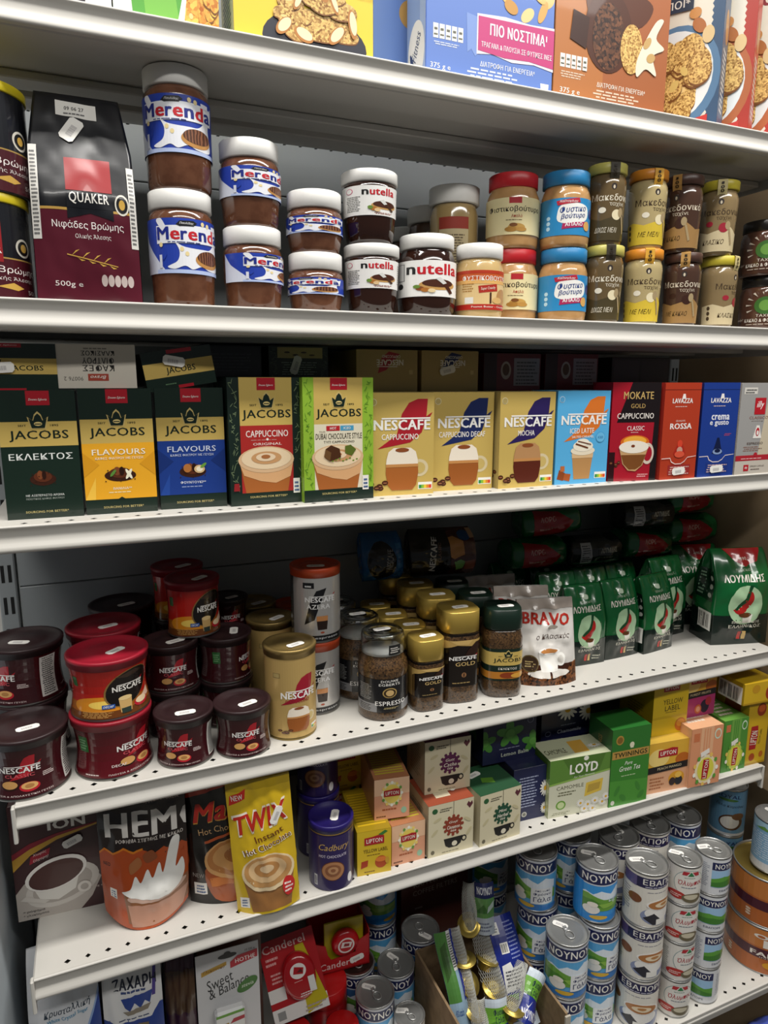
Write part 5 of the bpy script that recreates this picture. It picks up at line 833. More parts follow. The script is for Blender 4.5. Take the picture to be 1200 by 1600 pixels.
carton('peach_mango', 'tea_box', 'tea box', .0842, .0963, .06, 'd2a03c', [*FRU('PEACH MANGO', 'd8a27c'), EL(74, 24, 20, 14, 'd89a2c'), EL(80, 18, 10, 9, '2a2a30'), EL(64, 18, 8, 8, '3a2a2a'), EL(78, 30, 9, 6, 'e8b850'), LN(6, 8, 44, 34, 4, 'a86a44')], left=[R(0, 0, 100, 100, 'b8903a')], top=[R(0, 0, 100, 100, 'c8a444')])
carton('fruit_box', 'tea_box', 'tea box', .078, .092, .05, 'c05a7a', [*FRU('FOREST FRUITS', 'a8306a'), EL(70, 20, 13, 14, '2a1a34'), EL(50, 16, 10, 10, 'c8603a'), EL(50, 16, 6, 6, 'e0a080'), EL(80, 30, 9, 9, 'a82a3a')], left=[R(0, 0, 100, 100, '8a2a54')])
carton('yellow_label', 'tea_box', 'tea box', .076, .1055, .09, 'd0b01e', [R(0, 0, 100, 100, 'd8b820'), R(0, 30, 100, 34, 'c8a81c'), LIPT(50, 84, 46, 18), TX('YELLOW', 56, 60, 56, 9, '3a3410', ''), TX('LABEL', 56, 48, 44, 9, '3a3410', ''), LN(36, 40, 76, 42, 1, '6a5a18'), EL(82, 15, 16, 12, 'c8702a'), EL(82, 18, 12, 7, 'e09a3a'), EL(14, 90, 5, 4, '5a4a10')], left=[R(0, 0, 100, 100, 'a89018'), LN(24, 20, 76, 50, 6, '7a6a10')], rough=.3, coat=.4)
def tall(key, w, h, c, c2, leafc, d=.11):
    carton(key, 'tea_box', 'tea box', w, h, d, c, [R(0, 0, 100, 100, c), R(30, 40, 70, 100, c2), *[R(40 + 8 * i, 52, 44 + 8 * i, 98, c) for i in range(3)], EL(52, 28, 34, 25, leafc), EL(52, 28, 26, 20, 'd8cf4a'), *[EL(52 + 36 * math.cos(i * .57), 28 + 26 * math.sin(i * .57), 5, 4, ('f0ece0', '5a9a3a', 'e8c060')[i % 3], n=8) for i in range(11)], LIPT(52, 28, 22, 34, 84), EL(84, 86, 11, 9, 'cfe0c8'), EL(84, 86, 8, 6.4, c), R(8, 78, 26, 92, 'c8744a'), PG('e8e4da', (34, 50), (60, 56), (58, 64), (32, 58))], left=[R(0, 0, 100, 100, c2), LN(20, 20, 80, 90, 8, c)], top=[R(0, 0, 100, 100, c2), LN(14, 20, 86, 80, 5, 'e8dcc8')])
tall('tea_tall_peach', .07, .114, 'd8946c', 'e0ac84', 'e8d8b0')
tall('tea_tall_green', .058, .1044, '4a8a34', '6aa044', 'b8c850', .1)
carton('tea_tall_yellow', 'tea_box', 'tea box', .052, .133, .09, 'c8a420', [R(0, 0, 100, 100, 'd0aa22'), LIPT(36, 42, 40, 36, 84), TX('YELLOW LABEL', 66, 42, 60, 4, '4a3a10', '', 84), EL(62, 84, 22, 10, '9a3418'), EL(62, 86, 16, 6, 'c85a2a'), EL(34, 12, 14, 6, 'a8481e'), EL(78, 14, 10, 5, 'b8641e'), R(0, 0, 100, 3, 'b08a18')], left=[R(0, 0, 100, 100, 'b89a20'), PG('8a2418', (36, 72), (78, 70), (80, 90), (40, 92)), EL(40, 20, 20, 8, 'a8481e')], rough=.3, coat=.4)
carton('tea_flat_yellow', 'tea_box', 'tea box', .078, .042, .10, 'c8a420', [R(0, 0, 100, 100, 'd0aa22'), EL(36, 70, 12, 20, 'c09020'), EL(80, 44, 14, 34, '9a3418'), R(0, 0, 100, 8, 'b08a18')], left=[R(0, 0, 100, 100, 'b89a20'), BAR(40, 0, 96, 80), BAR(6, 40, 34, 96)], rough=.3, coat=.4)

# ---------------------------------------------------------------- cans of the bottom shelf
STEEL = M('b4b4b2', .3, .75); STEELD = M('a2a2a0', .36, .65); TABM = M('c4c4c2', .3, .7)
def tincan(key, name, R_, H, prims, A=300, base='c8ccd0', stick=True, lid=None, tab=True, rz=.4, cat='can'):
    body = [(R_ * .93, .0022), (R_ * .97, 0), (R_ + .0008, .0004), (R_ + .0011, .0014), (R_ + .0004, .0024), (R_ - .0004, .003), (R_ - .0004, H - .004), (R_ + .0004, H - .0034), (R_ + .0012, H - .0022), (R_ + .0010, H - .0006), (R_ + .0002, H), (R_ - .0012, H - .0004), (R_ - .0018, H - .0042)]
    L = [(R_ - .0016, H - .0042)] + [(R_ * (.9 - .1 * i), H - .0042 + (.0007 if i % 2 else 0)) for i in range(3)] + [(R_ * .66, H - .0045), (.0004, H - .0045)]
    lab = MB(); P = [R(0, 0, 100, 100, base)] + list(prims)
    parts = [lathe_part('can_body', body, STEEL, cap0=True), lathe_part('can_lid', L, lid or STEELD)]
    parts.append(wrap_label(P, .0032, H - .0074, R_, A, .3, .3))
    if tab:
        z = H - .0032; mb = MB(); r1 = R_ * .25; cx, cy = .0, -R_ * .12
        pts = [(cx + r1 * math.cos(a) * .8, cy - r1 * .4 + r1 * math.sin(a), z + .0004) for a in [i * 2 * math.pi / 18 for i in range(18)]]
        mb.tube(pts, .0011, TABM, 6, True); mb.box(cx - r1 * .45, cy + r1 * .45, z - .0006, cx + r1 * .45, cy + r1 * 1.9, z + .0005, TABM, .0003); mb.lathe([(.0032, z + .0003), (.0028, z + .0012), (.0004, z + .0012)], TABM, 14, cx=cx, cy=cy + r1 * 1.2)
        a = rz; mb.v = [(x * math.cos(a) - y * math.sin(a), x * math.sin(a) + y * math.cos(a), zz_) for x, y, zz_ in mb.v]
        parts.append(('pull_tab', mb.build('pull_tab'), 'ring-pull tab', []))
    if stick: parts.append(('price_sticker', sticker_mesh((-.010 if tab else .004, .014, H - .0034), (1, 0, 0), (0, 1, 0), rot=-24 if tab else 10), 'white price sticker', []))
    T(key, name, cat, None, parts)
NV = '1c2350'
def NOY(sky='5aa6d8', low='3a7ac0', w=22, txt=True):
    out = [R(0, 0, 100, 72, sky), R(0, 96, 100, 100, 'c8ccd4'), R(0, 74, 100, 96, NV), R(0, 71.6, 100, 74, 'c8d0dc')]
    for c in (0, 50, 100):
        out += [TX('NOYNOY', c, 85.4, 35, 14.5, 'f0eee8', 'b'), PG('dfe8f0', (c - 21, 50), (c - 14, 58), (c - 8, 54), (c - 2, 62), (c + 6, 55), (c + 12, 66), (c + 21, 58), (c + 21, 44), (c - 21, 44)), PG('6aa03c', (c - 22, 52), (c - 12, 55), (c, 45), (c + 22, 40), (c + 22, 22), (c - 22, 22)), PG('4a8430', (c - 22, 42), (c - 8, 44), (c + 2, 32), (c - 22, 22)), PG('8ab84a', (c - 4, 36), (c + 20, 42), (c + 20, 34), (c, 28)), EL(c - 9, 24, 6.5, 9, 'e4e2dc'), EL(c - 8, 34, 4, 5, 'ece6da')]
        if txt: out += [PG('e6e8ea', (c + 1, 46), (c + 19, 46), (c + 19, 14), (c + 1, 14)), TX('Από νωπό', c + 10, 41.5, 12, 4, '2a3460', ''), TX('Φρέσκο', c + 10, 34, 14, 6, '2a3460', 'b'), TX('Γάλα', c + 10, 23.5, 14, 10, '2a3460', 'b')]
    out += [PG(low, (0, 0), (100, 0), (100, 12), (75, 8), (50, 14), (25, 8), (0, 14)), *[EL(c - 4, 9, 7, 4, 'd8b040') for c in (18, 51, 84)]]
    return out
tincan('milk', 'milk_can', .0352, .104, NOY(), 360)
tincan('milk_light', 'milk_can', .0352, .104, NOY('3a96dc', '2a86d4', 22, False) + [R(20, 0, 34, 74, '2a8ad8'), TX('Light', 60, 44, 12, 14, 'dce8f4', 'i')], 360)
tincan('milk_brown', 'milk_can', .0352, .104, NOY('3a6aa0', '1c2350'), 360, lid=M('6a4a44', .3, .8))
EV = [R(0, 0, 100, 76, 'e0dcd2'), R(0, 96, 100, 100, 'd8d4cc'), R(0, 76, 100, 96, '23204a')]
for c in (0, 50, 100): EV += [TX('ΕΒΑΠΟΡΕ', c + 2, 88, 35, 11, 'f0eee8', 'b'), LN(c - 14, 78, c + 16, 81, 1, 'c8c8d8'), LN(c - 12, 68, c + 14, 70, 1, '6a6a80'), EL(c + 2, 22, 18, 19, '8a94b4'), EL(c + 1, 28, 14, 14, 'eceae6'), EL(c + 2, 44, 14, 11, 'f0eeea'), EL(c + 2, 44, 12.6, 9.4, 'b07440'), EL(c + 2, 44, 7.6, 5.6, 'e8d4b4'), EL(c + 2, 45, 3.4, 2.6, 'b88048'), PG('2a2a34', (c - 14, 18), (c - 6, 28), (c + 2, 10), (c - 6, 5)), R(c - 4, 5, c + 5, 16, 'e8e6e0')]
for c in (25, 75): EV += [R(c - 7, 76, c + 5, 96, '5a5080'), LN(c - 7, 24, c + 1, 70, 9, '8a8a96', 3, .4), EL(c + 4, 52, 5.4, 9, '7a4a2c')]
tincan('evap', 'evaporated_milk_can', .0352, .104, EV, 360, 'e0dcd2')
WC = [R(0, 0, 100, 100, 'dedbd4')]
for c in (0, 50, 100): WC += [EL(c, 58, 15, 38, '8aa0a0'), EL(c, 58, 14.4, 36.6, 'e2dfd8'), PG('2a7a4a', (c - 3, 80), (c, 92), (c + 3, 80)), PG('b02a34', (c - 8, 82), (c - 7, 92), (c - 1, 92), (c - 4, 82)), PG('b02a34', (c + 8, 82), (c + 7, 92), (c + 1, 92), (c + 4, 82)), LN(c - 6, 74, c + 7, 77, 1, '6a8a7a'), TX('Όλυμπος', c + 1, 60, 24, 16, 'a82434', 'bi', 3), LN(c - 8, 46, c + 10, 50, 1, '5a6a7a'), EL(c - 12, 23, 8.6, 11, 'b0302a'), LN(c - 18, 18, c - 7, 28, 2, 'e8c8c0'), EL(c + 3, 19, 10, 13, '6a6048'), EL(c + 2, 22, 7, 7, 'c8c0a8')]
for c in (27, 77): WC += [LN(c - 3, 12, c + 4, 88, 14, '9a9c98', 3, .4)]
tincan('white_can', 'small_milk_can', .0285, .0768, WC, 360, 'dedbd4')
NS = [R(0, 0, 100, 100, 'd8dade')]
for c in (0, 50, 100): NS += [R(c - 16, 70, c + 16, 92, NV), TX('NOYNOY', c, 81, 27, 14, 'f0eee8', 'b'), R(c - 16, 20, c + 16, 69, '9ac0e0'), PG('5a9a38', (c - 16, 44), (c - 4, 52), (c + 8, 44), (c + 16, 48), (c + 16, 22), (c - 16, 22)), PG('3e7a2c', (c - 16, 34), (c, 40), (c + 16, 30), (c + 16, 22), (c - 16, 22)), TX('ΕΒΑΠΟΡΕ', c, 11, 16, 6, '3a4060', 'b')]
NS += [LN(20, 20, 32, 88, 13, '8a90a0', 3, .4), LN(70, 20, 82, 88, 13, '8a90a0', 3, .4)]
tincan('milk_small', 'small_milk_can', .0293, .0756, NS, 360, 'd8dade')
OT = [R(0, 0, 100, 100, 'b4622a'), PG('c47838', (0, 60), (100, 60), (100, 100), (0, 100)), R(0, 34, 100, 56, '4a1626'), TX('FAMILY', 56, 44, 20, 10, 'efe6dc', 'B'), TX('INSTANT', 56, 36.5, 12, 3, 'd8c8bc', ''), EL(55, 20, 3.6, 8, 'd89a24'), EL(61, 20, 3.6, 8, 'e0a834'), EL(67, 19, 3.6, 8, 'd89a24'), PG('e8e2d8', (51, 60), (55, 60), (55, 78), (51, 78)), EL(50, 84, 3, 5, 'e8e2d8'), EL(50, 84, 1.6, 3, 'b4622a'), *[EL(36, y, 1.2, 2.4, 'e0c8b0') for y in (14, 20, 26)], LN(76, 60, 92, 90, 6, 'd8a880')]
tincan('orange_tin', 'orange_tin', .0665, .1, OT, 360, 'b4622a', stick=False, lid=M('a8904a', .35, .8), tab=False, cat='tin')
BC = [R(0, 0, 100, 100, '8ab4d4'), R(0, 0, 100, 16, 'd8dade'), R(0, 84, 100, 100, 'a8cce0'), LN(30, 24, 66, 80, 12, 'd8e4ee', 3, .35), R(54, 34, 64, 76, 'e0dcd4'), EL(59, 54, 4.4, 17, '7a5a34'), EL(59, 52, 3, 10, 'e8e0d4'), EL(56, 8, 5, 5, '3a5a4a'), PG('6a9a4a', (36, 84), (44, 92), (50, 84))]
tincan('blue_can', 'coconut_milk_can', .0362, .105, BC, 360, '8ab4d4')
CC = [R(0, 0, 100, 100, '6a98b8'), TX('ROYAL', 50, 88, 22, 8, '1c2c5a', 'b'), TX('Γάλα Καρύδας', 52, 66, 26, 7, '2a3a4a', 'bi'), EL(54, 30, 11, 18, '5a3a24'), EL(53, 30, 8.6, 14, 'e6e2da'), EL(60, 44, 6, 8, '7a5434'), EL(50, 80, 9, 3, '4a7a3a'), R(0, 0, 100, 5, 'd8dade')]
tincan('coconut', 'coconut_milk_can', .0335, .105, CC, 360, '6a98b8', stick=False)

# ---------------------------------------------------------------- other packs on the bottom shelf
b = Bag(.09, .366, lambda v: 1 - .05 * v ** 3, lambda v: .034 * (1 - max(0, v - .8) / .2) ** .6 + .001, lambda v: .009 * math.sin(math.pi * min(1, v * 1.1)) + .001, 3.2, .004, 101)
SUG = [R(0, 0, 100, 100, 'd4d6da'), PG('24408c', (0, 62), (16, 57), (44, 55), (74, 64), (90, 74), (100, 82), (100, 0), (0, 0)), PG('8aa4d0', (0, 64), (16, 59.5), (44, 57.5), (74, 66), (90, 76), (100, 84), (100, 82), (90, 74), (74, 64), (44, 55), (16, 57), (0, 62)), TX('Κρυσταλλική', 54, 79, 66, 3.4, '2a3a4a', 'bi', 3), TX('White Crystal Sugar', 54, 76, 58, 2, '3a8ab0', 'b', 3), *[EL(50 + 12 * math.cos(i * .7854), 67 + 4 * math.sin(i * .7854), 2.4, .9, '6a7a9a', n=8) for i in range(8)], EL(50, 67, 9, 3.2, 'c8ccd6')]
T('sugar_blue', 'sugar_bag', 'sugar bag', b.mesh(M('d4d6da', .45), SUG, rough=.42, coat=.1, name='sugar_bag'))
b = Bag(.08, .342, lambda v: 1 - .03 * v ** 3, lambda v: .03 * (1 - max(0, v - .86) / .14) ** .6 + .001, lambda v: .007 * math.sin(math.pi * min(1, v * 1.1)) + .001, 3.2, .0036, 111)
SU2 = [R(0, 0, 100, 74, '24408c'), PG('dcdcdc', (0, 72), (20, 69), (80, 69), (100, 76), (100, 100), (0, 100)), TX('ΖΑΧΑΡΗ', 54, 86, 74, 4.6, '1c2238', 'B'), LN(30, 82, 84, 84, 1, '3a4a7a'), PG('24408c', (30, 80), (84, 81), (78, 75), (70, 77), (62, 74), (52, 77), (44, 74), (36, 76)), PG('8a8070', (32, 74), (80, 75), (74, 72.6), (40, 72)), LN(24, 70, 90, 71, 1, '3a4a6a'), R(36, 40, 74, 67, '7a6a4c'), TX('M', 54, 60, 16, 6, '2a2a34', 'i'), PG('4a3a8a', (86, 90), (92, 92), (88, 78), (82, 78))]
T('sugar_white', 'sugar_bag', 'sugar bag', b.mesh(M('24408c', .35, 0, .3), SU2, zones=[(.72, 1.01, M('dcdcdc', .4, 0, .2))], rough=.35, coat=.2, name='sugar_bag'))
b = Bag(.045, .27, lambda v: 1 - .06 * v ** 3, lambda v: .026 * (1 - max(0, v - .8) / .2) ** .6 + .001, lambda v: .01 * math.sin(math.pi * min(1, v * 1.1)) + .001, 3, .005, 121)
T('maroon_bag', 'chocolate_bag', 'bag', b.mesh(M('3a1a2a', .3, 0, .4), [R(0, 70, 100, 92, '4a3420'), PG('4a2238', (10, 40), (90, 46), (80, 60), (20, 58))], rough=.3, coat=.4, name='chocolate_bag'))
# blister card with hang hole
mb = MB(); mb.box(-.0475, 0, 0, .0475, .0015, .275, M('c9c9cb', .35), .0006); mb.asp = .345
mb.prnt([R(0, 0, 100, 100, 'cfcfd0'), EL(50, 95.4, 15, 1.6, '3a3a3a'), EL(50, 96.4, 6, 1.8, '3a3a3a'), TX('10 GR e', 86, 96, 16, 1.4, '5a5a5a', ''), PG('b8923a', (8, 86), (48, 89.6), (48, 92), (8, 89)), TX('Γλυκαντικό', 28, 89, 34, 1.8, '5a2a1a', 'i', 4), PG('b0303a', (54, 87), (98, 90), (98, 95), (66, 94), (54, 91)), TX('HOTHE', 78, 91, 32, 2.6, 'f0e8e4', 'b', 3), TX('Sweet', 36, 80.6, 44, 7, '2a2a2c', 'i', 16), TX('& Balance', 50, 75.6, 66, 6, '2a2a2c', 'i', 14), EL(80, 73.6, 17, 4, '4a7a3a', 8), TX('stevia', 80, 73.6, 20, 2.2, 'e4ecd8', 'i', 8)], lambda u, v, o: ((u - .5) * .095, -o, v * .275), rough=.35)
bl = MB(); bl.box(-.024, -.016, .10, .022, -.0004, .178, M('dedede', .25), .004); bl.asp = .6
bl.prnt([R(4, 0, 96, 92, 'e6e6e2'), PG('6aa03c', (4, 90), (96, 93), (96, 99), (4, 96)), PG('b0303a', (48, 72), (96, 76), (96, 84), (60, 82)), PG('b8923a', (8, 68), (44, 72), (44, 76), (8, 72)), TX('Sweet', 30, 60, 44, 9, '3a3a3c', 'i', 10), TX('& Balance!', 58, 50, 72, 9, '3a3a3c', 'i', 8)], lambda u, v, o: (-.024 + u * .046, -.0162 - o, .10 + v * .078))
T('sweet_card', 'sweetener_blister_card', 'sweetener pack', mb.build('sweetener_blister_card'), [('blister_box', bl.build('blister_box'), 'small white dispenser box', [])])
carton('dark_carton', 'carton_box', 'carton', .1, .292, .03, '5a3a30', [R(0, 0, 100, 100, '5a3a2c'), R(40, 90, 96, 97, '8a2230'), TX('HOTHE', 68, 93.5, 40, 4, 'd8b8b0', 'b'), R(4, 92, 40, 96, '8a7040')])
carton('filter_box', 'coffee_filter_box', 'box', .15, .19, .05, '5a2e24', [R(0, 0, 100, 100, '5e3026'), TX('KAFFEEFILTER', 50, 74, 64, 6, 'a89a90', 'b', 2), TX('COFFEE FILTERS', 50, 64, 66, 6, 'a89a90', 'b', 2), LN(20, 44, 34, 48, 1, 'a89a90')])
# red sweetener display tray with its round pack
RED = 'b0181e'
mb = MB(); RM = M(RED, .4); w, d, h = .1, .07, .07
mb.box(-w/2, 0, 0, w/2, d, .003, RM); mb.box(-w/2, d - .002, 0, w/2, d, h * 1.05, RM); mb.box(-w/2, 0, 0, -w/2 + .0015, d, h, RM); mb.box(w/2 - .0015, 0, 0, w/2, d, h, RM)
P2 = [(-.05, 0), (.05, 0), (.05, .062), (.026, .05), (.024, .03), (-.02, .026), (-.026, .036), (-.03, .056), (-.05, .066)]
for yy, fl in ((0, 0), (.0015, 1)):
    for q in tess(P2): mb.add([(x, yy, z) for x, z in q], [tuple(range(len(q)))[::-1] if fl else tuple(range(len(q)))], RM)
mb.asp = 2.0; mb.prnt([TX('Canderel', 42, 50, 66, 50, 'e8d4d0', 'b')], lambda u, v, o: (-.05 + u * .1, -o - .0002, .002 + v * .026))
dp = MB(); dp.box(-.03, .012, .003, .042, .016, .09, M('b8a818', .4), .001); dp.lathe([(.0235, 0), (.025, .003), (.025, .010), (.021, .014), (.0004, .0145)], M('b4141c', .25, 0, .4), 32)
dp.v = [(x, y, z) for x, y, z in dp.v]
n0 = 24; base = len(dp.v) - 5 * 32
for i in range(base, len(dp.v)): x, y, z = dp.v[i]; dp.v[i] = (x + .006, .011 - z, y + .052)
dp.asp = 1; dp.prnt([EL(50, 50, 30, 30, 'e8dcd8'), EL(50, 50, 24, 24, 'b4141c'), PG('e8dcd8', (30, 44), (66, 40), (72, 60), (36, 66)), PG('8a1a1c', (40, 48), (60, 46), (62, 56), (44, 60))], lambda u, v, o: (-.019 + .05 * u, -.0037 - o, .027 + .05 * v))
T('sweet_display', 'sweetener_display_tray', 'display tray', mb.build('sweetener_display_tray'), [('round_pack', dp.build('round_pack'), 'yellow backed pack with round red dispenser', []), ('price_sticker', sticker_mesh((.026, -.0008, .018), (1, 0, 0), (0, 0, 1), rot=12), 'white price sticker', [])])
mb = MB(); mb.box(-.045, 0, 0, .045, .0015, .125, M('9c161c', .4), .0005); mb.asp = .75
mb.prnt([R(0, 0, 100, 100, 'a4181e'), R(0, 0, 100, 18, 'd8d4d0'), R(0, 26, 30, 42, 'd8d4d0'), PG('b8a818', (60, 0), (100, 10), (78, 84), (62, 84)), TX('Canderel', 44, 90, 78, 10, 'd8b4b0', 'b'), LN(6, 70, 30, 82, 2, 'd89a98'), LN(10, 48, 34, 62, 3, 'd89a98'), R(8, 4, 22, 14, '8a8a88'), LN(56, 3, 96, 12, 2, 'a89890')], lambda u, v, o: ((u - .5) * .09, -o - .0002, v * .125))
bl = MB(); bl.lathe([(.030, 0), (.0315, .003), (.031, .010), (.025, .0145), (.0004, .015)], M('a8141c', .22, 0, .5), 40); bl.v = [(x * .86 + .008, -z, y * 1.15 + .062) for x, y, z in bl.v]; bl.asp = .8
bl.prnt([EL(50, 66, 27, 18, 'e4dcd8'), PG('a8141c', (32, 62), (64, 56), (70, 70), (40, 78)), PG('5a1a1c', (44, 64), (66, 60), (60, 70)), LN(30, 42, 66, 45, 1, 'd8a8a4'), R(76, 10, 98, 46, 'dcdad6'), LN(40, 6, 90, 16, 2, 'e0d0cc')], lambda u, v, o: (-.016 + .048 * u, -.0152 - o, .03 + .064 * v))
T('sweet_pack', 'sweetener_card', 'sweetener pack', mb.build('sweetener_card'), [('round_dispenser', bl.build('round_dispenser'), 'round red dispenser in blister', [])])
T('red_jar', 'sweetener_jar', 'jar', None, [lathe_part('jar_body', [(.03, 0), (.034, .002), (.035, .01), (.035, .06), (.032, .066)], M('8c1218', .3, 0, .3), cap0=True), lathe_part('cap', lid_prof(.0345, .066, .094), M('c41a1c', .35))])
# cardboard tray and the net bags in it
CB = M('8e7658', .8, noise2='7e684c', scale=60); x0, x1, y0, y1, hh = -.078, .098, -.09, .12, .115
mb = MB()
mb.box(x0, y0, 0, x1, y1, .003, CB); mb.box(x1 - .004, y0, .003, x1, y1, hh, CB); mb.box(x0, y0, .003, x0 + .004, y1, hh, CB); mb.box(x0 + .004, y1 - .004, .003, x1 - .004, y1, hh, CB); mb.box(x0 + .004, y0, .003, x1 - .004, y0 + .004, hh * .55, CB)
fl = MB(); fl.box(x1 - .006, y0 - .0035, .004, x1 + .004, y0 - .0002, hh * .97, M('b8b0a2', .8))
T('carton_tray', 'cardboard_tray', 'tray', mb.build('cardboard_tray'), [('folded_flap', fl.build('folded_flap'), 'torn pale cardboard edge', [])])
NETM = M('b8b8b0', .5); CUPG = M('b8a050', .3, .75)
def net(key, w, h, side, card, seed, ncup):
    root_label = None
    cd = MB(); cw = w * .52; cx = w * .24 if side > 0 else -w * .24; NX, NZ = 8, 16
    f = lambda u, v, o: (cx + (u - .5) * cw, -.012 - .010 * math.sin(math.pi * u) - .004 * math.sin(7 * v + seed) - o, h * v)
    V = [f(i / NX, j / NZ, 0) for j in range(NZ + 1) for i in range(NX + 1)] + [tuple(Vector(f(i / NX, j / NZ, 0)) + Vector((0, .0006, 0))) for j in range(NZ + 1) for i in range(NX + 1)]
    K = (NX + 1) * (NZ + 1); F = []
    for j in range(NZ):
        for i in range(NX):
            a = j * (NX + 1) + i; F += [(a, a + 1, a + NX + 2, a + NX + 1), (K + a + NX + 1, K + a + NX + 2, K + a + 1, K + a)]
    cd.add(V, F, M('1c2a80', .3, 0, .3), True); cd.asp = cw / h; cd.prnt(card, f, NX, NZ, .3, .3)
    ribs = MB(); cx2 = -cx; rw = w * .22
    g = lambda u, v: Vector((cx2 * .6 + (u - .5) * 2 * rw * (.75 + .25 * math.sin(math.pi * v)), -.006 - .021 * math.sin(math.pi * u) * (.55 + .45 * math.sin(math.pi * min(1, v * 1.3))), h * v))
    nn = 16
    for k in range(-nn, nn + 1):
        for s in (1, -1):
            pts = []
            for i in range(17):
                v = i / 16; u = (k / nn) * 1.0 + s * v * 1.0 + (0 if s > 0 else 1)
                if 0 <= u <= 1: pts.append(g(u, v))
            if len(pts) > 1: ribs.tube(pts, .00035, NETM, 4)
    cups = []
    rn = random.Random(seed)
    for i in range(ncup):
        mb = MB(); r = .019
        mb.lathe([(.0115, -.016), (.0135, -.0155), (.0158, -.002), (r * 1.08, -.0008), (r * 1.1, 0), (r * 1.04, .0009), (r * .8, .0007), (r * .78, .0014), (r * .5, .0013), (.0004, .0016)], CUPG, 30)
        mb.prnt([EL(50, 50, 26, 26, 'c8b468'), LN(34, 40, 66, 60, 3, '8a7434')], lambda u, v, o: ((u - .5) * .034, (v - .5) * .034, .0016 + o), rough=.3)
        q = Matrix.Rotation(math.radians(58 + rn.uniform(-26, 20)), 4, 'X') @ Matrix.Rotation(rn.uniform(-.6, .6), 4, 'Y')
        c = Vector((cx2 * .62 + rn.uniform(-.004, .004), -.012, h * (.16 + .25 * i)))
        mb.v = [tuple(q @ Vector(p) + c) for p in mb.v]; cups.append(('portion_cup', mb.build('portion_cup'), 'gold-lidded portion cup', []))
    T(key, 'net_bag', 'net bag', None, [('card', cd.build('card'), None, []), ('netting', ribs.build('netting'), None, [])] + cups)
CARD1 = [R(0, 0, 100, 100, '1c2a80'), R(6, 84, 30, 95, 'e4e4e0'), LN(9, 86, 27, 93, 3, '6a6a6a'), BAR(20, 66, 46, 76), LN(48, 60, 92, 96, 10, '8a94c8', 3, .35), PG('e6e6e2', (12, 56), (40, 58), (46, 52), (92, 54), (94, 34), (10, 32)), LN(16, 37, 86, 52, 5, '5a5a60'), TX('ΔΩΡΟ', 56, 34.6, 30, 2.4, '2a2a30', 'b'), R(0, 8, 100, 30, '6aa434'), TX('Φυσικό Γάλα', 46, 24, 40, 6, '1c2a60', 'b', 4), TX('ρόφημα', 56, 17, 36, 4, '1c2a60', 'b', 4), PG('d0dce8', (0, 0), (100, 0), (100, 10), (0, 7)), TX('ΑΠΟ 10% 45', 56, 5, 50, 3, '2a4a9a', 'b')]
CARD2 = [R(0, 0, 100, 100, '8aa4b8'), R(0, 30, 60, 100, '4a7a3a'), PG('3a5a2a', (10, 50), (40, 60), (44, 90), (14, 84)), R(56, 60, 84, 100, 'd4d4d0'), LN(57, 63, 83, 98, 14, '4a4a4a', 3), R(82, 30, 100, 100, '22308a'), TX('45% κακάο', 40, 20, 40, 7, '2a4a8a', 'b')]
CARD3 = [R(0, 0, 100, 100, '1c2a80'), R(0, 52, 100, 84, '6aa434'), PG('4a7a2a', (0, 52), (40, 60), (60, 52)), R(0, 84, 100, 100, 'c8d4de'), TX('Φυσικό', 60, 76, 56, 12, '1c2a40', 'b', 4), TX('Γάλα', 60, 62, 40, 12, '1c2a40', 'b', 4), PG('e8e8ec', (26, 34), (36, 28), (60, 46), (38, 32)), TX('NOYNOY', 54, 18, 84, 18, 'f0f0f0', 'b', 4)]
CARD4 = [R(0, 0, 100, 100, '1c2350'), R(0, 30, 100, 72, '5a8a4a'), PG('3a6a34', (0, 40), (40, 60), (70, 40)), PG('b8c8c0', (60, 40), (96, 52), (96, 66), (64, 54)), R(0, 0, 100, 30, 'a8b0b8'), TX('NOYNOY', 50, 86, 80, 14, 'e8e8e8', 'b'), LN(12, 6, 88, 24, 3, '6a7080')]
net('net_front', .1, .17, 1, CARD1, 3, 3)
net('net_left', .064, .15, -1, CARD2, 5, 3)
net('net_low', .07, .08, 1, CARD3, 7, 1)
net('net_back', .066, .085, 1, CARD4, 9, 1)
b = Bag(.13, .11, lambda v: 1, lambda v: .02 * max(.03, 1 - abs(2 * v - 1) ** 4), lambda v: .014 * max(0, 1 - abs(2 * v - 1) ** 2), 2.6, .004, 131)
T('hanging_bag', 'rusk_bag', 'bag', b.mesh(M('4a5ab0', .25, 0, .4), [PG('c8b98a', (36, 10), (78, 6), (88, 84), (44, 90)), LN(48, 40, 80, 70, 4, '8a7a4a')], rough=.25, coat=.4, name='rusk_bag'))
# white wire basket end under the lowest shelf
# ---------------------------------------------------------------- every thing on the shelves: kind, place (m, height above eye level), turn (deg)
G = ['cereal boxes on the top shelf', 'yellow-lidded canisters', 'chocolate hazelnut spread jars on the jar shelf', 'peanut butter jars on the jar shelf', 'tahini jars on the jar shelf', 'coffee cartons in the front row', 'cartons lying above the coffee rows', 'second row of coffee cartons', 'instant coffee tins on the coffee shelf', 'instant coffee jars on the coffee shelf', 'coffee bags on the coffee shelf', 'green coffee bags', 'bags heaped at the back of the coffee shelf', 'drinking chocolate packs on the tea shelf', 'tea boxes on the tea shelf', 'milk cans on the bottom shelf', 'orange tins', 'sweetener packs', 'net bags in the tray']
def put(key, x, y, z, rot, label, group=None, sc=1): place(key, label, group, x, y, z, rot[0], rot[1], rot[2], sc)
put('cereal_pink', -0.0090, 0.0200, 0.3745, (0, 0, 0.0), 'pink cereal box, only its bottom edge showing at the top corner', G[0])
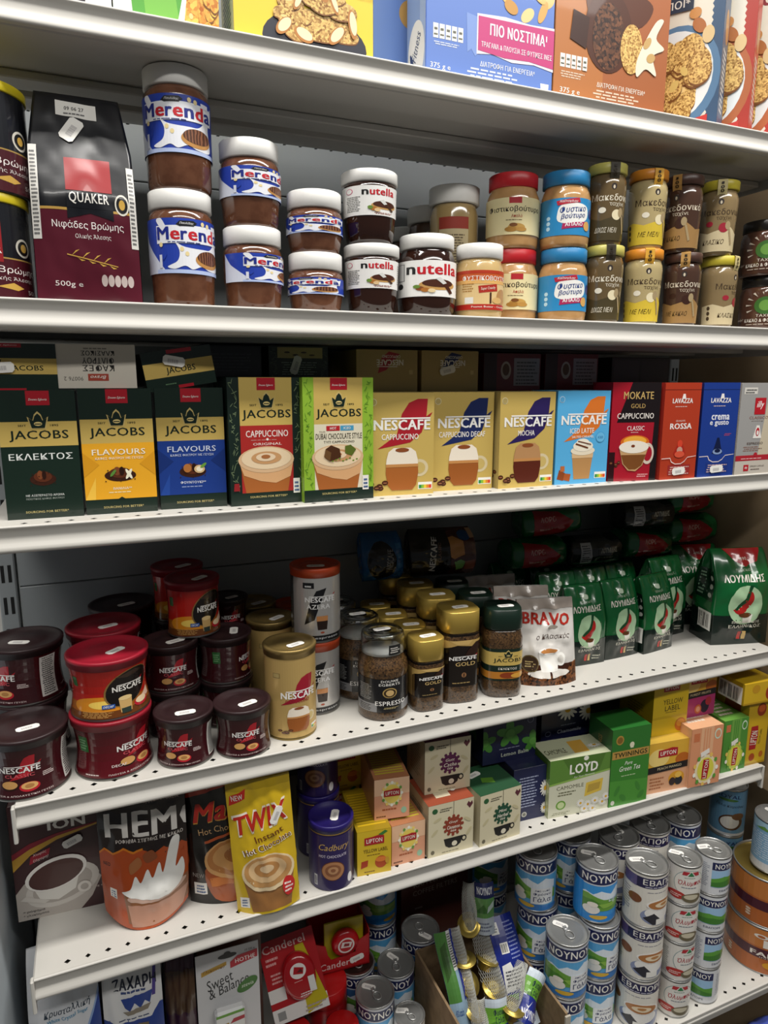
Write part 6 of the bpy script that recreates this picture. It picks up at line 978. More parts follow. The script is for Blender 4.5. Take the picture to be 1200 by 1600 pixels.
put('cereal_flakes', 0.1046, 0.0200, 0.3745, (0, 0, 0.0), 'cereal box with green swoosh and golden corn flakes', G[0])
put('cereal_almond', 0.2592, 0.0200, 0.3745, (0, 0, 0.0), 'yellow cereal box with almond crunch clusters in a bowl', G[0])
put('cereal_blue', 0.4661, 0.0950, 0.3745, (0, 0, 0.0), 'plain blue cereal box mostly hidden between the yellow and the pink-ribbon boxes', G[0])
put('cereal_blue_wheat', 0.5074, 0.0200, 0.3745, (0, 0, 0.0), 'blue cereal box with wheat ears and pink ribbon', G[0])
put('cereal_choc', 0.7007, 0.0200, 0.3745, (0, 0, 0.0), 'orange-brown cereal box with chocolate dipped clusters', G[0])
put('muesli_blue', 0.8530, 0.0900, 0.3745, (0, 0, -55.0), 'muesli box with blue bowl of nut clusters', G[0])
put('muesli_red', 0.9210, 0.0920, 0.3745, (0, 0, -55.0), 'muesli box with red bowl beside the blue bowl box', G[0])
put('muesli_red', 0.9980, 0.1050, 0.3745, (0, 0, -55.0), 'last red muesli box at the right end of the top shelf', G[0])
put('canister', -0.1012, 0.0620, 0.0845, (0, 0, 6.4), 'lower of two dark canisters with yellow lids at the left edge', G[1])
put('canister', -0.0949, 0.0620, 0.1915, (0, 0, 6.0), 'upper of two dark canisters with yellow lids at the left edge', G[1])
put('oat_bag', 0.0078, 0.0140, 0.0845, (0, 0, 0.0), 'black and maroon oat flakes bag standing beside the tall spread jars')
put('merenda_big', 0.1119, 0.0572, 0.0845, (0, 0, 10.0), 'largest blue-labelled spread jar, lower of its stack, beside the oat bag', G[2])
put('merenda_big', 0.1137, 0.0572, 0.2135, (0, 0, -7.5), 'largest blue-labelled spread jar on top of its twin beside the oat bag', G[2])
put('merenda_mid', 0.1960, 0.0563, 0.0845, (0, 0, 32.6), 'medium blue-labelled spread jar at the bottom of its stack, label turned right', G[2])
put('merenda_mid', 0.1954, 0.0563, 0.1810, (0, 0, 15.9), 'medium blue-labelled spread jar on top of another medium one', G[2])
put('merenda_small', 0.2763, 0.0553, 0.0845, (0, 0, -30.3), 'small blue-labelled spread jar, lower of the small pair', G[2])
put('merenda_small', 0.2760, 0.0553, 0.1570, (0, 0, -15.6), 'small blue-labelled spread jar, upper of the small pair', G[2])
put('nutella_cup', 0.3544, 0.0567, 0.0845, (0, 0, -11.7), 'white-labelled glass cup of hazelnut spread, lower of two', G[2])
put('nutella_cup', 0.3515, 0.0567, 0.1725, (0, 0, -4.5), 'white-labelled glass cup of hazelnut spread, upper of two', G[2])
put('nutella_jar', 0.4370, 0.0603, 0.0845, (0, 0, -13.7), 'single wide white-lidded hazelnut spread jar with big red lettering', G[2])
put('clear_jar', 0.5206, 0.1400, 0.0845, (0, 0, -28.1), 'pale jar with plain glass front and white lid in the second row', G[3])
put('pb_white', 0.5162, 0.0535, 0.0845, (0, 0, -16.7), 'peanut butter jar with white lid and orange label', G[3])
put('pb_blue', 0.6600, 0.0553, 0.0845, (0, 0, -28.2), 'blue-lidded peanut butter jar, lower of two', G[3])
put('pb_blue', 0.6588, 0.0553, 0.1885, (0, 0, -28.7), 'blue-lidded peanut butter jar, upper of two', G[3])
put('tahini_dark', 0.7299, 0.0488, 0.0845, (0, 0, -21.2), 'lower olive tahini jar with pale yellow lid beside the blue-lidded jars', G[4])
put('tahini_honey', 0.8061, 0.0488, 0.0845, (0, 0, -25.5), 'lower honey tahini jar with orange lid', G[4])
put('tahini_cacao', 0.8862, 0.0488, 0.0845, (0, 0, -38.7), 'lower cocoa tahini jar with brown lid', G[4])
put('tahini_classic', 0.9654, 0.0488, 0.0845, (0, 0, 12.5), 'lower beige tahini jar with yellow lid turned to its side label', G[4])
put('tahini_dark', 0.7266, 0.0488, 0.1970, (0, 0, -17.1), 'upper olive tahini jar with pale yellow lid beside the blue-lidded jars', G[4])
put('tahini_honey', 0.8055, 0.0488, 0.1970, (0, 0, -12.9), 'upper honey tahini jar with orange lid', G[4])
put('tahini_cacao', 0.8767, 0.0488, 0.1970, (0, 0, -65.6), 'upper cocoa tahini jar with brown lid, turned left', G[4])
put('tahini_classic', 0.9524, 0.0488, 0.1970, (0, 0, -40.8), 'upper beige tahini jar with yellow lid and red fruit label', G[4])
put('cacao_jar', 1.0858, 0.0588, 0.0845, (0, 0, -46.2), 'dark cocoa tahini jar at the right end, lower of two', G[4])
put('cacao_jar', 1.0766, 0.0588, 0.1735, (0, 0, -46.0), 'dark cocoa tahini jar at the right end, upper of two', G[4])
put('brick_green', -0.0581, 0.0399, -0.1560, (0, 0, -1.4), 'dark green ground coffee brick with gold band standing on the middle shelf', G[5])
put('brick_yellow', 0.0249, 0.0395, -0.1560, (0, 0, -1.6), 'green and yellow flavoured coffee brick in the middle shelf front row', G[5])
put('brick_blue', 0.1091, 0.0413, -0.1560, (0, 0, -2.5), 'green and blue flavoured coffee brick in the middle shelf front row', G[5])
put('cap_red', 0.2015, 0.0318, -0.1560, (0, 0, 1.5), 'gold and red cappuccino carton with patterned dark borders in the middle shelf front row', G[5])
put('cap_green', 0.2944, 0.0229, -0.1560, (0, 0, 1.9), 'lime green and gold chocolate cappuccino carton in the middle shelf front row', G[5])
put('nes_capp', 0.3881, 0.0327, -0.1560, (0, 0, -4.0), 'gold carton with red swoosh and layered coffee glass in the middle shelf front row', G[5])
put('nes_decaf', 0.4892, 0.0406, -0.1560, (0, 0, -3.2), 'gold carton with dark blue swoosh and foamy glass in the middle shelf front row', G[5])
put('nes_mocha', 0.5895, 0.0280, -0.1560, (0, 0, 0.3), 'gold carton with purple swoosh and dark chocolate drink in the middle shelf front row', G[5])
put('nes_iced', 0.6893, 0.0265, -0.1560, (0, 0, -1.5), 'light blue carton with orange swoosh and iced latte in the middle shelf front row', G[5])
put('mokate', 0.7819, 0.0179, -0.1560, (0, 0, -9.7), 'red and black cappuccino carton with glass cup in the middle shelf front row', G[5])
put('pods_red', 0.8660, 0.0074, -0.1560, (0, 0, -0.7), 'orange-red coffee capsule carton in the middle shelf front row', G[5])
put('pods_blue', 0.9461, 0.0051, -0.1560, (0, 0, -3.7), 'royal blue coffee capsule carton in the middle shelf front row', G[5])
put('pods_silver', 1.0275, 0.0015, -0.1560, (0, 0, 0.8), 'silver coffee capsule carton with red band in the middle shelf front row', G[5])
put('brick_lying_green', -0.0750, 0.0450, -0.0100, (0, 0, 2.0), 'green coffee brick lying on the gold-band brick, price sticker across its end', G[6])
put('filter_carton', 0.0080, 0.0450, -0.0082, (0, 0, -3.0), 'white carton with upside-down writing lying on the coffee bricks', G[6])
put('brick_lying_small', 0.1035, 0.0460, -0.0075, (0, -9, 4.0), 'tilted green coffee brick leaning on the gold and red carton', G[6])
put('carton_pattern_end', 0.2700, 0.1200, 0.0045, (0, 0, 0.0), 'dark patterned carton lying behind, sticker hanging on its gold-topped end', G[6])
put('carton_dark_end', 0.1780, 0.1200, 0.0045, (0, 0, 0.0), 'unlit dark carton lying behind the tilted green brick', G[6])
put('carton_gold_end_red', 0.4000, 0.1100, -0.0155, (0, 0, 0.0), 'gold carton lying behind the front row with red swoosh upside down', G[6])
put('carton_gold_end_blue', 0.5030, 0.1100, -0.0155, (0, 0, 0.0), 'gold carton lying behind with dark swoosh upside down and a sticker', G[6])
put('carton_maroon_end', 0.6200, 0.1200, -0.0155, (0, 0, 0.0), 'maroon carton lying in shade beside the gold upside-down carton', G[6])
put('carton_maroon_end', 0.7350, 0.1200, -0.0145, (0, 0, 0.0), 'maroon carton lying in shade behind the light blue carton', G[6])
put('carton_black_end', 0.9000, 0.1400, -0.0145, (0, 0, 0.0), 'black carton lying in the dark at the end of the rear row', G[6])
put('cap_red', 0.2000, 0.1200, -0.1560, (0, 0, 0.0), 'second gold and red cappuccino carton, behind the first', G[7])
put('cap_green', 0.2900, 0.1200, -0.1560, (0, 0, 0.0), 'second lime carton, behind the first lime one', G[7])
put('nes_capp', 0.3950, 0.1100, -0.1560, (0, 0, 0.0), 'second gold carton behind the red swoosh one', G[7])
put('nes_decaf', 0.4970, 0.1100, -0.1560, (0, 0, 0.0), 'second gold carton behind the dark blue swoosh one', G[7])
put('nes_capp', 0.6020, 0.1150, -0.1560, (0, 0, 0.0), 'second-row carton behind the purple swoosh one', G[7])
put('nes_iced', 0.7050, 0.1150, -0.1560, (0, 0, 0.0), 'second-row carton behind the iced latte one', G[7])
put('nes_mocha', 0.8200, 0.1150, -0.1560, (0, 0, 0.0), 'second-row carton behind the red and black one', G[7])
put('nes_mocha', 0.9150, 0.1200, -0.1560, (0, 0, 0.0), 'second-row carton behind the orange-red capsule carton', G[7])
put('cl_big', -0.1045, 0.0560, -0.4876, (0, 0, -8.2), 'big dark brown coffee tin nearest the lower left corner of the shelf', G[8])
put('cl_big', -0.1070, 0.1500, -0.4876, (0, 0, 0.0), 'big dark tin hidden under the upper rear dark tin at left', G[8])
put('cl_big', -0.1070, 0.1500, -0.4111, (0, 0, -43.4), 'big dark brown coffee tin stacked behind at the left edge, white side label', G[8])
put('dec_big', -0.0061, 0.0629, -0.4876, (0, 0, 35.2), 'big maroon tin with bright red lid under the red decaf tin', G[8])
put('dec_old', -0.0053, 0.0660, -0.4106, (0, 0, 19.2), 'big bright red tin with black oval, on the maroon tin', G[8])
put('dec_big', -0.0080, 0.1680, -0.4876, (0, 0, 0.0), 'maroon tin in the second row behind the red-lidded stack', G[8])
put('dec_big', -0.0080, 0.1680, -0.4106, (0, 0, 0.0), 'red-lidded tin in the second row, only its lid showing', G[8])
put('cl_small', 0.0815, 0.0433, -0.4876, (0, 0, -22.8), 'small dark brown coffee tin in front, white side label turned right', G[8])
put('cl_small', 0.1570, 0.0374, -0.4876, (0, 0, -3.8), 'small dark brown coffee tin in front beside the tall gold tin', G[8])
put('cl_small', 0.0770, 0.1270, -0.4876, (0, 0, 0.0), 'small dark brown coffee tin under the stacked one in the second row, left', G[8])
put('cl_small', 0.0770, 0.1270, -0.4206, (0, 0, -2.0), 'small dark brown coffee tin in the second row, logo facing front', G[8])
put('cl_small', 0.1520, 0.1270, -0.4876, (0, 0, 0.0), 'small dark brown coffee tin under the stacked one in the second row, right', G[8])
put('cl_small', 0.1520, 0.1270, -0.4206, (0, 0, 55.0), 'small dark brown coffee tin in the second row turned to its green tag', G[8])
put('dec_small', 0.1130, 0.1480, -0.3536, (0, 0, 18.0), 'small bright red decaf tin perched on two dark tins', G[8])
put('cl_small', 0.1010, 0.2260, -0.4876, (0, 0, 0.0), 'small dark brown coffee tin hidden below the rear red tin', G[8])
put('cl_small', 0.1010, 0.2260, -0.4206, (0, 0, 0.0), 'small dark brown coffee tin hidden directly below the rear red tin', G[8])
put('dec_small', 0.1010, 0.2260, -0.3536, (0, 0, 10.0), 'second small red tin behind the perched one, lid showing', G[8])
put('cl_big', 0.0200, 0.2630, -0.4876, (0, 0, 0.0), 'lower tin of the rearmost dark tin stack at left', G[8])
put('cl_big', 0.0200, 0.2630, -0.4111, (0, 0, 0.0), 'upper tin of the rearmost dark tin stack at left', G[8])
put('cl_small', 0.1720, 0.2085, -0.4876, (0, 0, 0.0), 'lowest tin of the dark stack right of the perched red tin', G[8], 0.8)
put('cl_small', 0.1720, 0.2085, -0.4340, (0, 0, 0.0), 'middle tin of the dark stack right of the perched red tin', G[8], 0.8)
put('capt', 0.2295, 0.0579, -0.4876, (0, 0, -2.9), 'tall gold cappuccino tin with red swoosh at the shelf front', G[8])
put('capt', 0.2300, 0.1740, -0.4876, (0, 0, 9.6), 'gold cappuccino tin second in line behind the front one', G[8])
put('capt', 0.2220, 0.2580, -0.4876, (0, 0, 0.0), 'gold cappuccino tin last in line, only its lid showing', G[8])
put('azera', 0.2840, 0.1150, -0.4876, (0, 0, -38.3), 'lower silver tin with orange lid under its twin', G[8])
put('azera', 0.2860, 0.1150, -0.3756, (0, 0, -39.0), 'upper silver tin with orange lid and black swoosh', G[8])
put('azera', 0.2970, 0.2790, -0.4876, (0, 0, 10.0), 'orange-lidded tin against the back panel behind the gold tins', G[8])
put('douwe', 0.3713, 0.0595, -0.4876, (0, 0, -6.2), 'glass espresso jar with clear lid and black label in front', G[9])
put('douwe', 0.3620, 0.1370, -0.4876, (0, 0, -8.0), 'glass espresso jar with clear lid behind the front one', G[9])
put('douwe', 0.3520, 0.2150, -0.4876, (0, 0, 0.0), 'glass espresso jar third in line, in shade', G[9])
put('gold_small', 0.4382, 0.0527, -0.4876, (0, 0, -1.8), 'short gold-capped coffee jar in front', G[9])
put('gold_small', 0.4370, 0.1080, -0.4876, (0, 0, -15.0), 'short gold-capped coffee jar, second in line behind the front one', G[9])
put('gold_small', 0.4310, 0.1650, -0.4876, (0, 0, -15.0), 'short gold-capped coffee jar, third in line behind the front one', G[9])
put('gold_small', 0.4250, 0.2220, -0.4876, (0, 0, -15.0), 'short gold-capped coffee jar, last in line behind the front one', G[9])
put('gold_tall', 0.4983, 0.0629, -0.4876, (0, 0, -7.7), 'tall gold-capped coffee jar in front', G[9])
put('gold_tall', 0.4960, 0.1340, -0.4876, (0, 0, -15.0), 'tall gold-capped coffee jar, second in line behind the front one', G[9])
put('gold_tall', 0.4920, 0.2050, -0.4876, (0, 0, -15.0), 'tall gold-capped coffee jar, third in line behind the front one', G[9])
put('gold_tall', 0.4870, 0.2760, -0.4876, (0, 0, -15.0), 'tall gold-capped coffee jar, last in line behind the front one', G[9])
put('jacobs_jar', 0.5720, 0.0529, -0.4876, (0, 0, -20.2), 'coffee jar with dark green cap and gold-green label in front', G[9])
put('jacobs_jar', 0.5670, 0.1290, -0.4876, (0, 0, -20.0), 'green-capped coffee jar second in line', G[9])
put('jacobs_jar', 0.5630, 0.2040, -0.4876, (0, 0, -20.0), 'green-capped coffee jar third in line, in shade', G[9])
put('coffee_bag_white', 0.6546, 0.0271, -0.4876, (-3, 0, -13.4), 'white and silver coffee bag with coffee cup and beans print', G[10])
put('coffee_bag_white', 0.6520, 0.1020, -0.4876, (0, 0, -18.0), 'silver-topped coffee bag behind the white one', G[10])
put('coffee_bag_white', 0.6450, 0.1790, -0.4876, (0, 0, -8.0), 'silver-topped coffee bag third in line, crumpled top', G[10])
put('green_bag', 0.7630, 0.0705, -0.4876, (0, 0, -3.0), 'small green coffee bag just right of the white bag', G[11])
put('green_bag', 0.8460, 0.0739, -0.4876, (0, 0, 3.0), 'second small green coffee bag from the white bag', G[11])
put('green_bag', 0.9300, 0.0720, -0.4876, (0, 0, 8.0), 'third small green coffee bag from the white bag, left side showing', G[11])
put('green_bag', 1.0050, 0.1220, -0.4876, (0, 0, 4.0), 'small green coffee bag set back beside the big green bags', G[11], 1.09)
put('green_bag_big', 1.0900, 0.0360, -0.4876, (0, 0, -15.0), 'big green coffee bag with red top corner at the right end', G[11])
put('green_bag_big', 1.0980, 0.1520, -0.4876, (0, 0, -16.0), 'big green bag behind the right-end bag, barcode side showing', G[11], 0.9)
put('green_bag', 0.7700, 0.1550, -0.4876, (0, 0, -5.0), 'green coffee bag in the second row behind the first small one', G[11])
put('green_bag', 0.8510, 0.1600, -0.4876, (0, 0, 0.0), 'green coffee bag in the second row behind the second small one', G[11])
put('green_bag', 0.9320, 0.1650, -0.4876, (0, 0, 6.0), 'green coffee bag in the second row behind the third small one', G[11])
put('black_bag', 0.9850, 0.1700, -0.2880, (0, 0, -6.0), 'black coffee bag lying on the green bags, white wordmark on its side', G[12])
put('black_bag', 0.8580, 0.1650, -0.3475, (0, 0, -3.0), 'black coffee bag lying above the first green bags', G[12])
put('green_pillow', 0.7700, 0.1850, -0.2880, (0, -6, -12.0), 'dark green bag lying on the heap at the back left', G[12])
put('green_pillow', 0.9900, 0.1650, -0.3470, (0, 4, 2.0), 'green bag with red corner lying under the black bag', G[12])
put('green_pillow', 1.1030, 0.1650, -0.3265, (0, 0, -3.0), 'green bag with red corner near the side panel', G[12])
put('green_pillow', 1.1000, 0.1700, -0.2660, (0, 0, 2.0), 'topmost green bag with red corner near the side panel', G[12])
put('refill_blue', 0.4400, 0.2050, -0.3405, (0, 0, -4.0), 'blue and black refill coffee bag on the tall jars', G[12])
put('refill_brown', 0.5490, 0.1950, -0.3405, (0, 0, -8.0), 'brown refill coffee bag with sideways white lettering', G[12])
put('cocoa_box', -0.0868, 0.1084, -0.7230, (0, 0, -3.5), 'dark brown cocoa box with white cup, set back at the left end')
put('cocoa_pouch', 0.0160, 0.0280, -0.7225, (0, 0, -9.0), 'brown and orange cocoa drink pouch with milk splash', G[13])
put('black_pouch', 0.1230, 0.0360, -0.7230, (0, -1.5, -12.0), 'black hot chocolate pouch with red band and red lettering', G[13])
put('yellow_pouch', 0.1760, -0.0060, -0.7230, (0, -3, -9.0), 'yellow hot chocolate pouch with large red lettering', G[13])
put('cadbury', 0.2782, 0.0337, -0.7230, (0, 0, -13.6), 'round purple hot chocolate tin in front of the tea boxes', G[13])
put('cadbury', 0.2820, 0.1080, -0.7230, (0, 0, 0.0), 'purple tin hidden under another behind the front one', G[13])
put('cadbury', 0.2820, 0.1080, -0.6203, (0, 0, -25.0), 'purple hot chocolate tin stacked behind the front one', G[13], 0.955)
put('tea_yellow', 0.3385, 0.0134, -0.7230, (0, 0, -7.4), 'small yellow tea box beside the purple tin', G[14])
put('tea_peach', 0.3957, 0.0164, -0.7230, (0, 0, -2.0), 'small peach-coloured tea box on the shelf beside the yellow one', G[14])
put('tea_peach', 0.3740, 0.0300, -0.6512, (0, 0, -9.0), 'peach-coloured tea box stacked on the two small boxes, sachets showing', G[14])
put('tea_yellow', 0.3350, 0.1350, -0.7230, (0, 0, 0.0), 'yellow tea box in the second row', G[14])
put('tea_peach', 0.4000, 0.1350, -0.7230, (0, 0, 0.0), 'peach tea box in the second row, on the shelf', G[14])
put('tea_yellow', 0.3380, 0.1320, -0.6512, (0, 0, 0.0), 'yellow tea box stacked in the second row', G[14])
put('tea_peach', 0.4000, 0.1400, -0.6512, (0, 0, -5.0), 'peach tea box stacked behind the upper peach one', G[14])
put('herb_orange', 0.4655, 0.0107, -0.7230, (0, 0, -1.7), 'cream herbal tea box with orange-red top', G[14])
put('herb_purple', 0.4727, 0.0384, -0.6345, (0, 0, -4.3), 'cream herbal tea box with purple print, stacked on the orange-topped one', G[14])
put('herb_green', 0.5518, 0.0061, -0.7230, (0, 0, 2.7), 'cream herbal tea box with green top', G[14])
put('camomile_text', 0.6250, 0.0340, -0.7230, (0, 0, -3.0), 'navy herbal tea box on the shelf showing its text side', G[14])
put('balm_box', 0.6040, 0.0660, -0.6275, (0, 0, -3.0), 'navy tea box with green leaves stacked above the cream green-topped box', G[14])
put('camomile_navy', 0.7380, 0.0950, -0.7230, (0, 0, 0.0), 'navy tea box hidden behind the camomile box with oval', G[14])
put('camomile_navy', 0.7400, 0.0950, -0.6275, (0, 0, -3.0), 'navy tea box with white daisies, stacked behind the green and white box', G[14])
put('loyd', 0.7140, 0.0161, -0.7230, (0, 0, -6.2), 'green and white camomile tea box with white block lettering', G[14])
put('twinings', 0.8096, 0.0056, -0.7230, (0, 0, -4.6), 'tall green tea box with gold band', G[14])
put('peach_mango', 0.9001, 0.0087, -0.7230, (0, 0, -5.7), 'yellow and peach tea box with black stripe, under the tall yellow one', G[14])
put('yellow_label', 0.9180, 0.0300, -0.6267, (0, 0, -4.0), 'upright bright yellow tea box stacked beside the tall green box', G[14])
put('tea_tall_peach', 0.9767, -0.0032, -0.7230, (0, 0, -4.5), 'upright peach tea box with sideways lettering', G[14])
put('fruit_box', 0.9900, 0.0350, -0.6090, (0, 0, -3.0), 'pink and orange fruit tea box with black stripe, on the peach box', G[14])
put('tea_tall_green', 1.0660, 0.0111, -0.7230, (0, 0, -2.8), 'upright green tea box with sideways lettering', G[14])
put('tea_tall_green', 1.0600, 0.1150, -0.7230, (0, 0, 0.0), 'green tea box in the second row', G[14])
put('tea_tall_green', 1.0680, 0.1200, -0.6186, (0, 0, 0.0), 'plain green tea box stacked in shade beside the pink one', G[14], 0.94)
put('tea_tall_yellow', 1.1235, 0.0120, -0.7230, (0, 0, -2.0), 'tall yellow tea box at the right end of the tea shelf', G[14])
put('tea_flat_yellow', 1.1080, 0.0020, -0.5900, (0, 0, -4.0), 'yellow tea box with barcode lying on the tall yellow one', G[14])
put('evap', 0.8290, -0.0310, -1.1270, (0, 0, -36.0), 'bottom evaporated milk can of the front stack with coffee cup label', G[15])
put('evap', 0.8290, -0.0310, -1.0230, (0, 0, -11.0), 'middle evaporated milk can of the front stack', G[15])
put('evap', 0.8290, -0.0310, -0.9190, (0, 0, 4.0), 'top evaporated milk can of the front stack, violet side label', G[15])
put('white_can', 0.9040, -0.0420, -1.1270, (0, 0, -23.0), 'lowest small white can with red oval in the four-can stack', G[15])
put('white_can', 0.9040, -0.0420, -1.0502, (0, 0, -3.0), 'second small white can from the bottom of its stack', G[15])
put('white_can', 0.9040, -0.0420, -0.9734, (0, 0, -20.0), 'third small white can from the bottom of its stack', G[15])
put('white_can', 0.9040, -0.0420, -0.8966, (0, 0, -23.0), 'topmost small white can with red oval', G[15])
put('milk_small', 0.9750, -0.0400, -1.1270, (0, 0, -66.0), 'lowest can of the right-hand small milk stack, white panel below', G[15])
put('milk_small', 0.9750, -0.0400, -1.0514, (0, 0, 9.0), 'second can of the right-hand small milk stack, side text showing', G[15])
put('milk_small', 0.9750, -0.0400, -0.9758, (0, 0, -30.0), 'third can of the right-hand small milk stack, landscape showing', G[15])
put('milk_small', 0.9750, -0.0400, -0.9002, (0, 0, 9.0), 'top can of the right-hand small milk stack', G[15])
put('milk', 0.7580, 0.0000, -1.1270, (0, 0, -44.0), 'milk can with navy band at the foot of the three-can stack', G[15])
put('milk', 0.7580, 0.0000, -1.0230, (0, 0, -17.0), 'milk can with navy band in the middle of the three-can stack', G[15])
put('milk_light', 0.7570, 0.0120, -0.9190, (0, 0, -17.0), 'bright blue milk can on top of the three-can stack', G[15])
put('milk', 0.6835, -0.0100, -1.1270, (0, 0, -44.0), 'milk can with navy band under the lone front can', G[15])
put('milk', 0.6835, -0.0100, -1.0230, (0, 0, -28.0), 'milk can with navy band in front of the stacks, beside the carton tray', G[15])
put('milk', 0.6820, 0.0740, -1.1270, (0, 0, -50.0), 'milk can with navy band, lowest of the stack behind the lone front can', G[15])
put('milk', 0.6820, 0.0740, -1.0230, (0, 0, -50.0), 'milk can with navy band, middle of the stack behind the lone front can', G[15])
put('milk', 0.6750, 0.0740, -0.9190, (0, 0, -51.0), 'milk can with navy band, top of the stack behind the lone front can', G[15])
put('evap', 0.8350, 0.0460, -1.1270, (0, 0, -70.0), 'lowest evaporated milk can behind the front coffee-cup stack', G[15])
put('evap', 0.8350, 0.0460, -1.0230, (0, 0, -70.0), 'middle evaporated milk can behind the front coffee-cup stack', G[15])
put('evap', 0.8350, 0.0460, -0.9190, (0, 0, -70.0), 'top evaporated milk can behind the front coffee-cup stack', G[15])
put('evap', 0.9120, 0.0500, -1.1270, (0, 0, -45.0), 'lowest white can with grey lid behind the small white stack', G[15])
put('evap', 0.9120, 0.0500, -1.0230, (0, 0, -45.0), 'middle white can with grey lid behind the small white stack', G[15])
put('evap', 0.9120, 0.0500, -0.9190, (0, 0, -45.0), 'top white can with grey lid behind the small white stack', G[15])
put('milk', 0.9870, 0.0480, -1.1270, (0, 0, -62.0), 'lowest milk can with grey lid behind the right small stack', G[15])
put('milk', 0.9870, 0.0480, -1.0230, (0, 0, -62.0), 'middle milk can with grey lid behind the right small stack', G[15])
put('milk', 0.9870, 0.0480, -0.9190, (0, 0, -62.0), 'top milk can with grey lid behind the right small stack', G[15])
put('milk', 0.6900, 0.2500, -1.1270, (0, 0, -10.0), 'shaded milk can behind the carton tray, lowest', G[15])
put('milk', 0.7600, 0.0880, -1.1270, (0, 0, -60.0), 'shaded milk can behind the bright blue one, lowest', G[15])
put('milk', 0.6900, 0.2500, -1.0230, (0, 0, -10.0), 'shaded milk can behind the carton tray, middle', G[15])
put('milk', 0.7600, 0.0880, -1.0230, (0, 0, -60.0), 'shaded milk can behind the bright blue one, middle', G[15])
put('milk', 0.6900, 0.2500, -0.9190, (0, 0, -10.0), 'shaded milk can behind the carton tray, top', G[15])
put('milk', 0.7600, 0.0880, -0.9190, (0, 0, -60.0), 'shaded milk can behind the bright blue one, top', G[15])
put('milk', 0.3760, 0.1060, -1.1270, (0, 0, -14.0), 'milk can beside the red sweetener packs, sticker on its ring-pull lid', G[15], 0.93)
put('milk_brown', 0.3680, 0.1790, -1.1270, (0, 0, -10.0), 'milk can with brownish lid behind the front left can', G[15], 0.93)
put('milk', 0.4330, 0.1470, -1.1270, (0, 0, -38.0), 'milk can between the front left can and the net bags', G[15], 0.93)
put('white_can', 0.4240, 0.0680, -1.1270, (0, 0, 0.0), 'low small can almost cut off beside the net bags', G[15], 0.9)
put('milk', 0.4450, 0.2620, -1.1270, (0, 0, -20.0), 'lowest shaded milk can behind the sweetener display', G[15])
put('milk_light', 0.4450, 0.2620, -1.0230, (0, 0, 150.0), 'bright blue can in the shade behind the sweetener display', G[15])
put('milk_light', 0.5050, 0.1950, -1.1270, (0, 0, 150.0), 'blue can leaning back above the brownish-lidded can', G[15])
put('orange_tin', 1.1644, -0.0156, -1.1270, (0, 0, -54.9), 'lower large orange tin with maroon band', G[16])
put('orange_tin', 1.1664, -0.0156, -1.0270, (0, 0, -30.0), 'upper large orange tin with maroon band', G[16])
put('blue_can', 1.1600, -0.0200, -0.9270, (0, 0, -60.0), 'light blue can on top of the orange tins')
put('coconut', 1.1600, 0.0880, -0.9170, (0, 0, -50.0), 'light blue coconut can in the shade behind the orange tins')
put('coconut', 1.1600, 0.0880, -1.1270, (0, 0, -50.0), 'coconut can hidden under the shaded light blue one')
put('sweet_display', 0.3380, 0.1650, -1.0270, (0, 0, -4.0), 'red display tray holding a round sweetener pack', G[17])
put('sweet_pack', 0.2430, 0.0850, -1.0050, (-22, -10, -6.0), 'red sweetener card with round blister leaning on red caps', G[17])
put('red_jar', 0.2220, 0.0880, -1.1270, (0, 0, 0.0), 'red plastic jar below the leaning sweetener card', G[17])
put('red_jar', 0.3100, 0.0880, -1.1270, (0, 0, 0.0), 'small red-capped jar cut off at the picture bottom', G[17], 0.8)
put('red_jar', 0.3050, 0.1600, -1.1270, (0, 0, 0.0), 'dark red jar in shade under the display tray', G[17], 1.05)
put('sweet_card', 0.1300, 0.1000, -1.1270, (0, 0, -2.0), 'grey and white blister card with handwritten lettering and hang hole')
put('dark_carton', 0.1380, 0.1300, -1.1270, (0, 0, 0.0), 'brown carton with red logo behind the grey blister card')
put('sugar_blue', -0.0940, 0.0550, -1.1270, (0, 0, 0.0), 'white and blue sugar bag under the left end of the tea shelf')
put('sugar_white', -0.0080, 0.0600, -1.1270, (0, 0, -4.0), 'white-topped blue sugar bag with gold square')
put('maroon_bag', 0.0560, 0.0900, -1.1270, (0, 0, -10.0), 'dark maroon bag in the shade between sugar and blister card')
put('filter_box', 0.5700, 0.2620, -1.1270, (0, 0, 0.0), 'brown coffee filter box in the shade behind the net bags')
put('carton_tray', 0.5460, 0.0200, -1.1270, (0, 0, 0.0), 'open cardboard tray holding net bags')
put('hanging_bag', 1.1300, -0.1150, -1.3300, (0, 0, 0.0), 'blue and beige bag just below the bottom shelf edge')
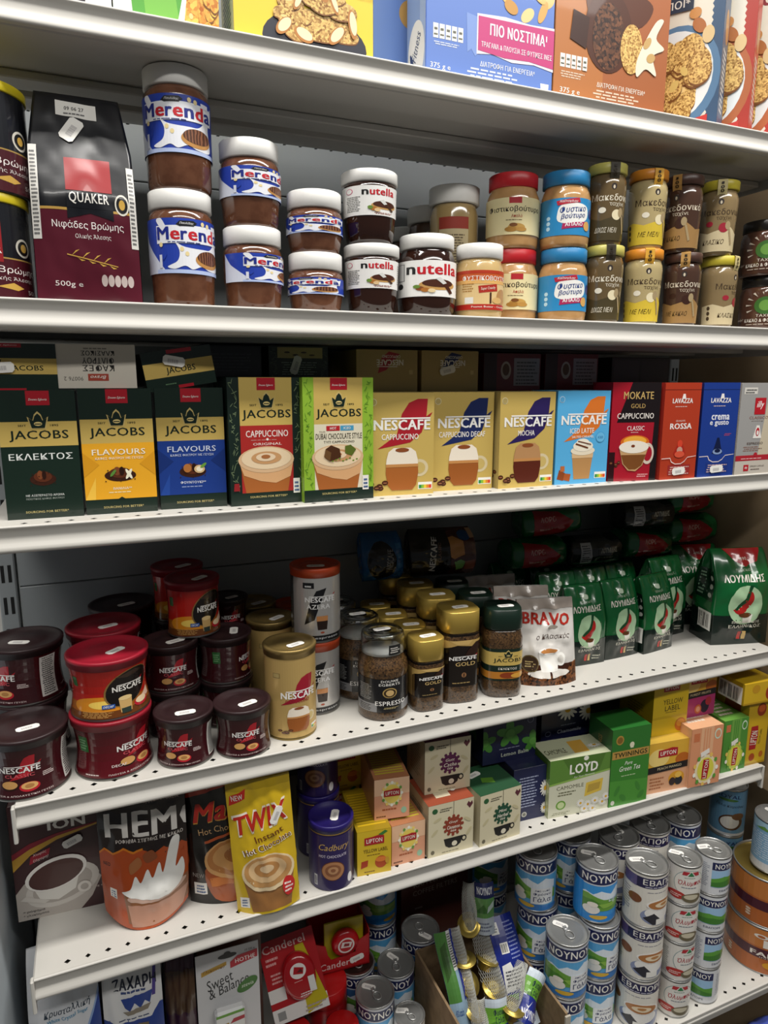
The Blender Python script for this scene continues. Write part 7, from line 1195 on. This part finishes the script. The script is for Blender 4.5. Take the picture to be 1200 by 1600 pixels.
put('net_front', 0.5845, -0.0020, -1.0900, (-38, 0, -1.0), 'net bag with navy card and gold cups lying in the middle of the tray', G[18])
put('net_left', 0.5135, 0.0200, -1.0750, (-34, 0, 0.0), 'net bag with barcode tag and gold cups on the left of the tray', G[18])
put('net_back', 0.5650, 0.0950, -0.9650, (-18, 0, -20.0), 'net bag card with landscape at the back of the tray', G[18])
put('net_low', 0.5120, -0.0450, -1.0600, (-30, 0, -14.0), 'net bag with green and navy card at the front edge of the tray', G[18])
put('net_low', 0.5560, -0.0350, -1.0200, (-50, 40, -24.0), 'net bag tipped sideways at the front right of the tray', G[18])
put('green_pillow', 0.7420, 0.1800, -0.3475, (0, 0, -4.0), 'dark green bag lying under the leftmost bag of the heap', G[12])
put('green_bag', 0.7280, 0.2500, -0.4876, (0, 0, 0.0), 'rearmost green coffee bag behind the silver-topped bags', G[11])
put('green_bag', 0.8060, 0.2380, -0.4876, (0, 0, 0.0), 'rearmost green coffee bag behind the first small one', G[11])
put('green_bag', 0.8850, 0.2380, -0.4876, (0, 0, 0.0), 'rearmost green coffee bag behind the second small one', G[11])
put('green_bag', 0.9650, 0.2380, -0.4876, (0, 0, 0.0), 'rearmost green coffee bag behind the third small one', G[11])
put('coconut', 1.1600, 0.0880, -1.0220, (0, 0, -40.0), 'coconut can directly beneath the shaded light blue one', G[16])
put('pb_red', 0.5933, 0.0908, 0.0845, (0, 0, -20.3), 'red-lidded peanut butter jar, lower of two', G[3])
put('pb_red', 0.5916, 0.0908, 0.1880, (0, 0, -26.6), 'red-lidded peanut butter jar, upper of two', G[3])
put('cl_small', 0.1720, 0.2085, -0.3804, (0, 0, 0.0), 'topmost tin of the dark stack right of the perched red tin', G[8], 0.8)
put('clear_jar_dark', 0.5155, 0.2125, 0.0845, (0, 0, -26.2), 'dark jar with white lid in the shade behind the wide hazelnut spread jar', G[3])
put('clear_jar_dark', 0.5063, 0.2840, 0.0845, (0, 0, -24.5), 'rearmost dark jar with white lid, half hidden behind the upper hazelnut cup', G[3], 0.9)
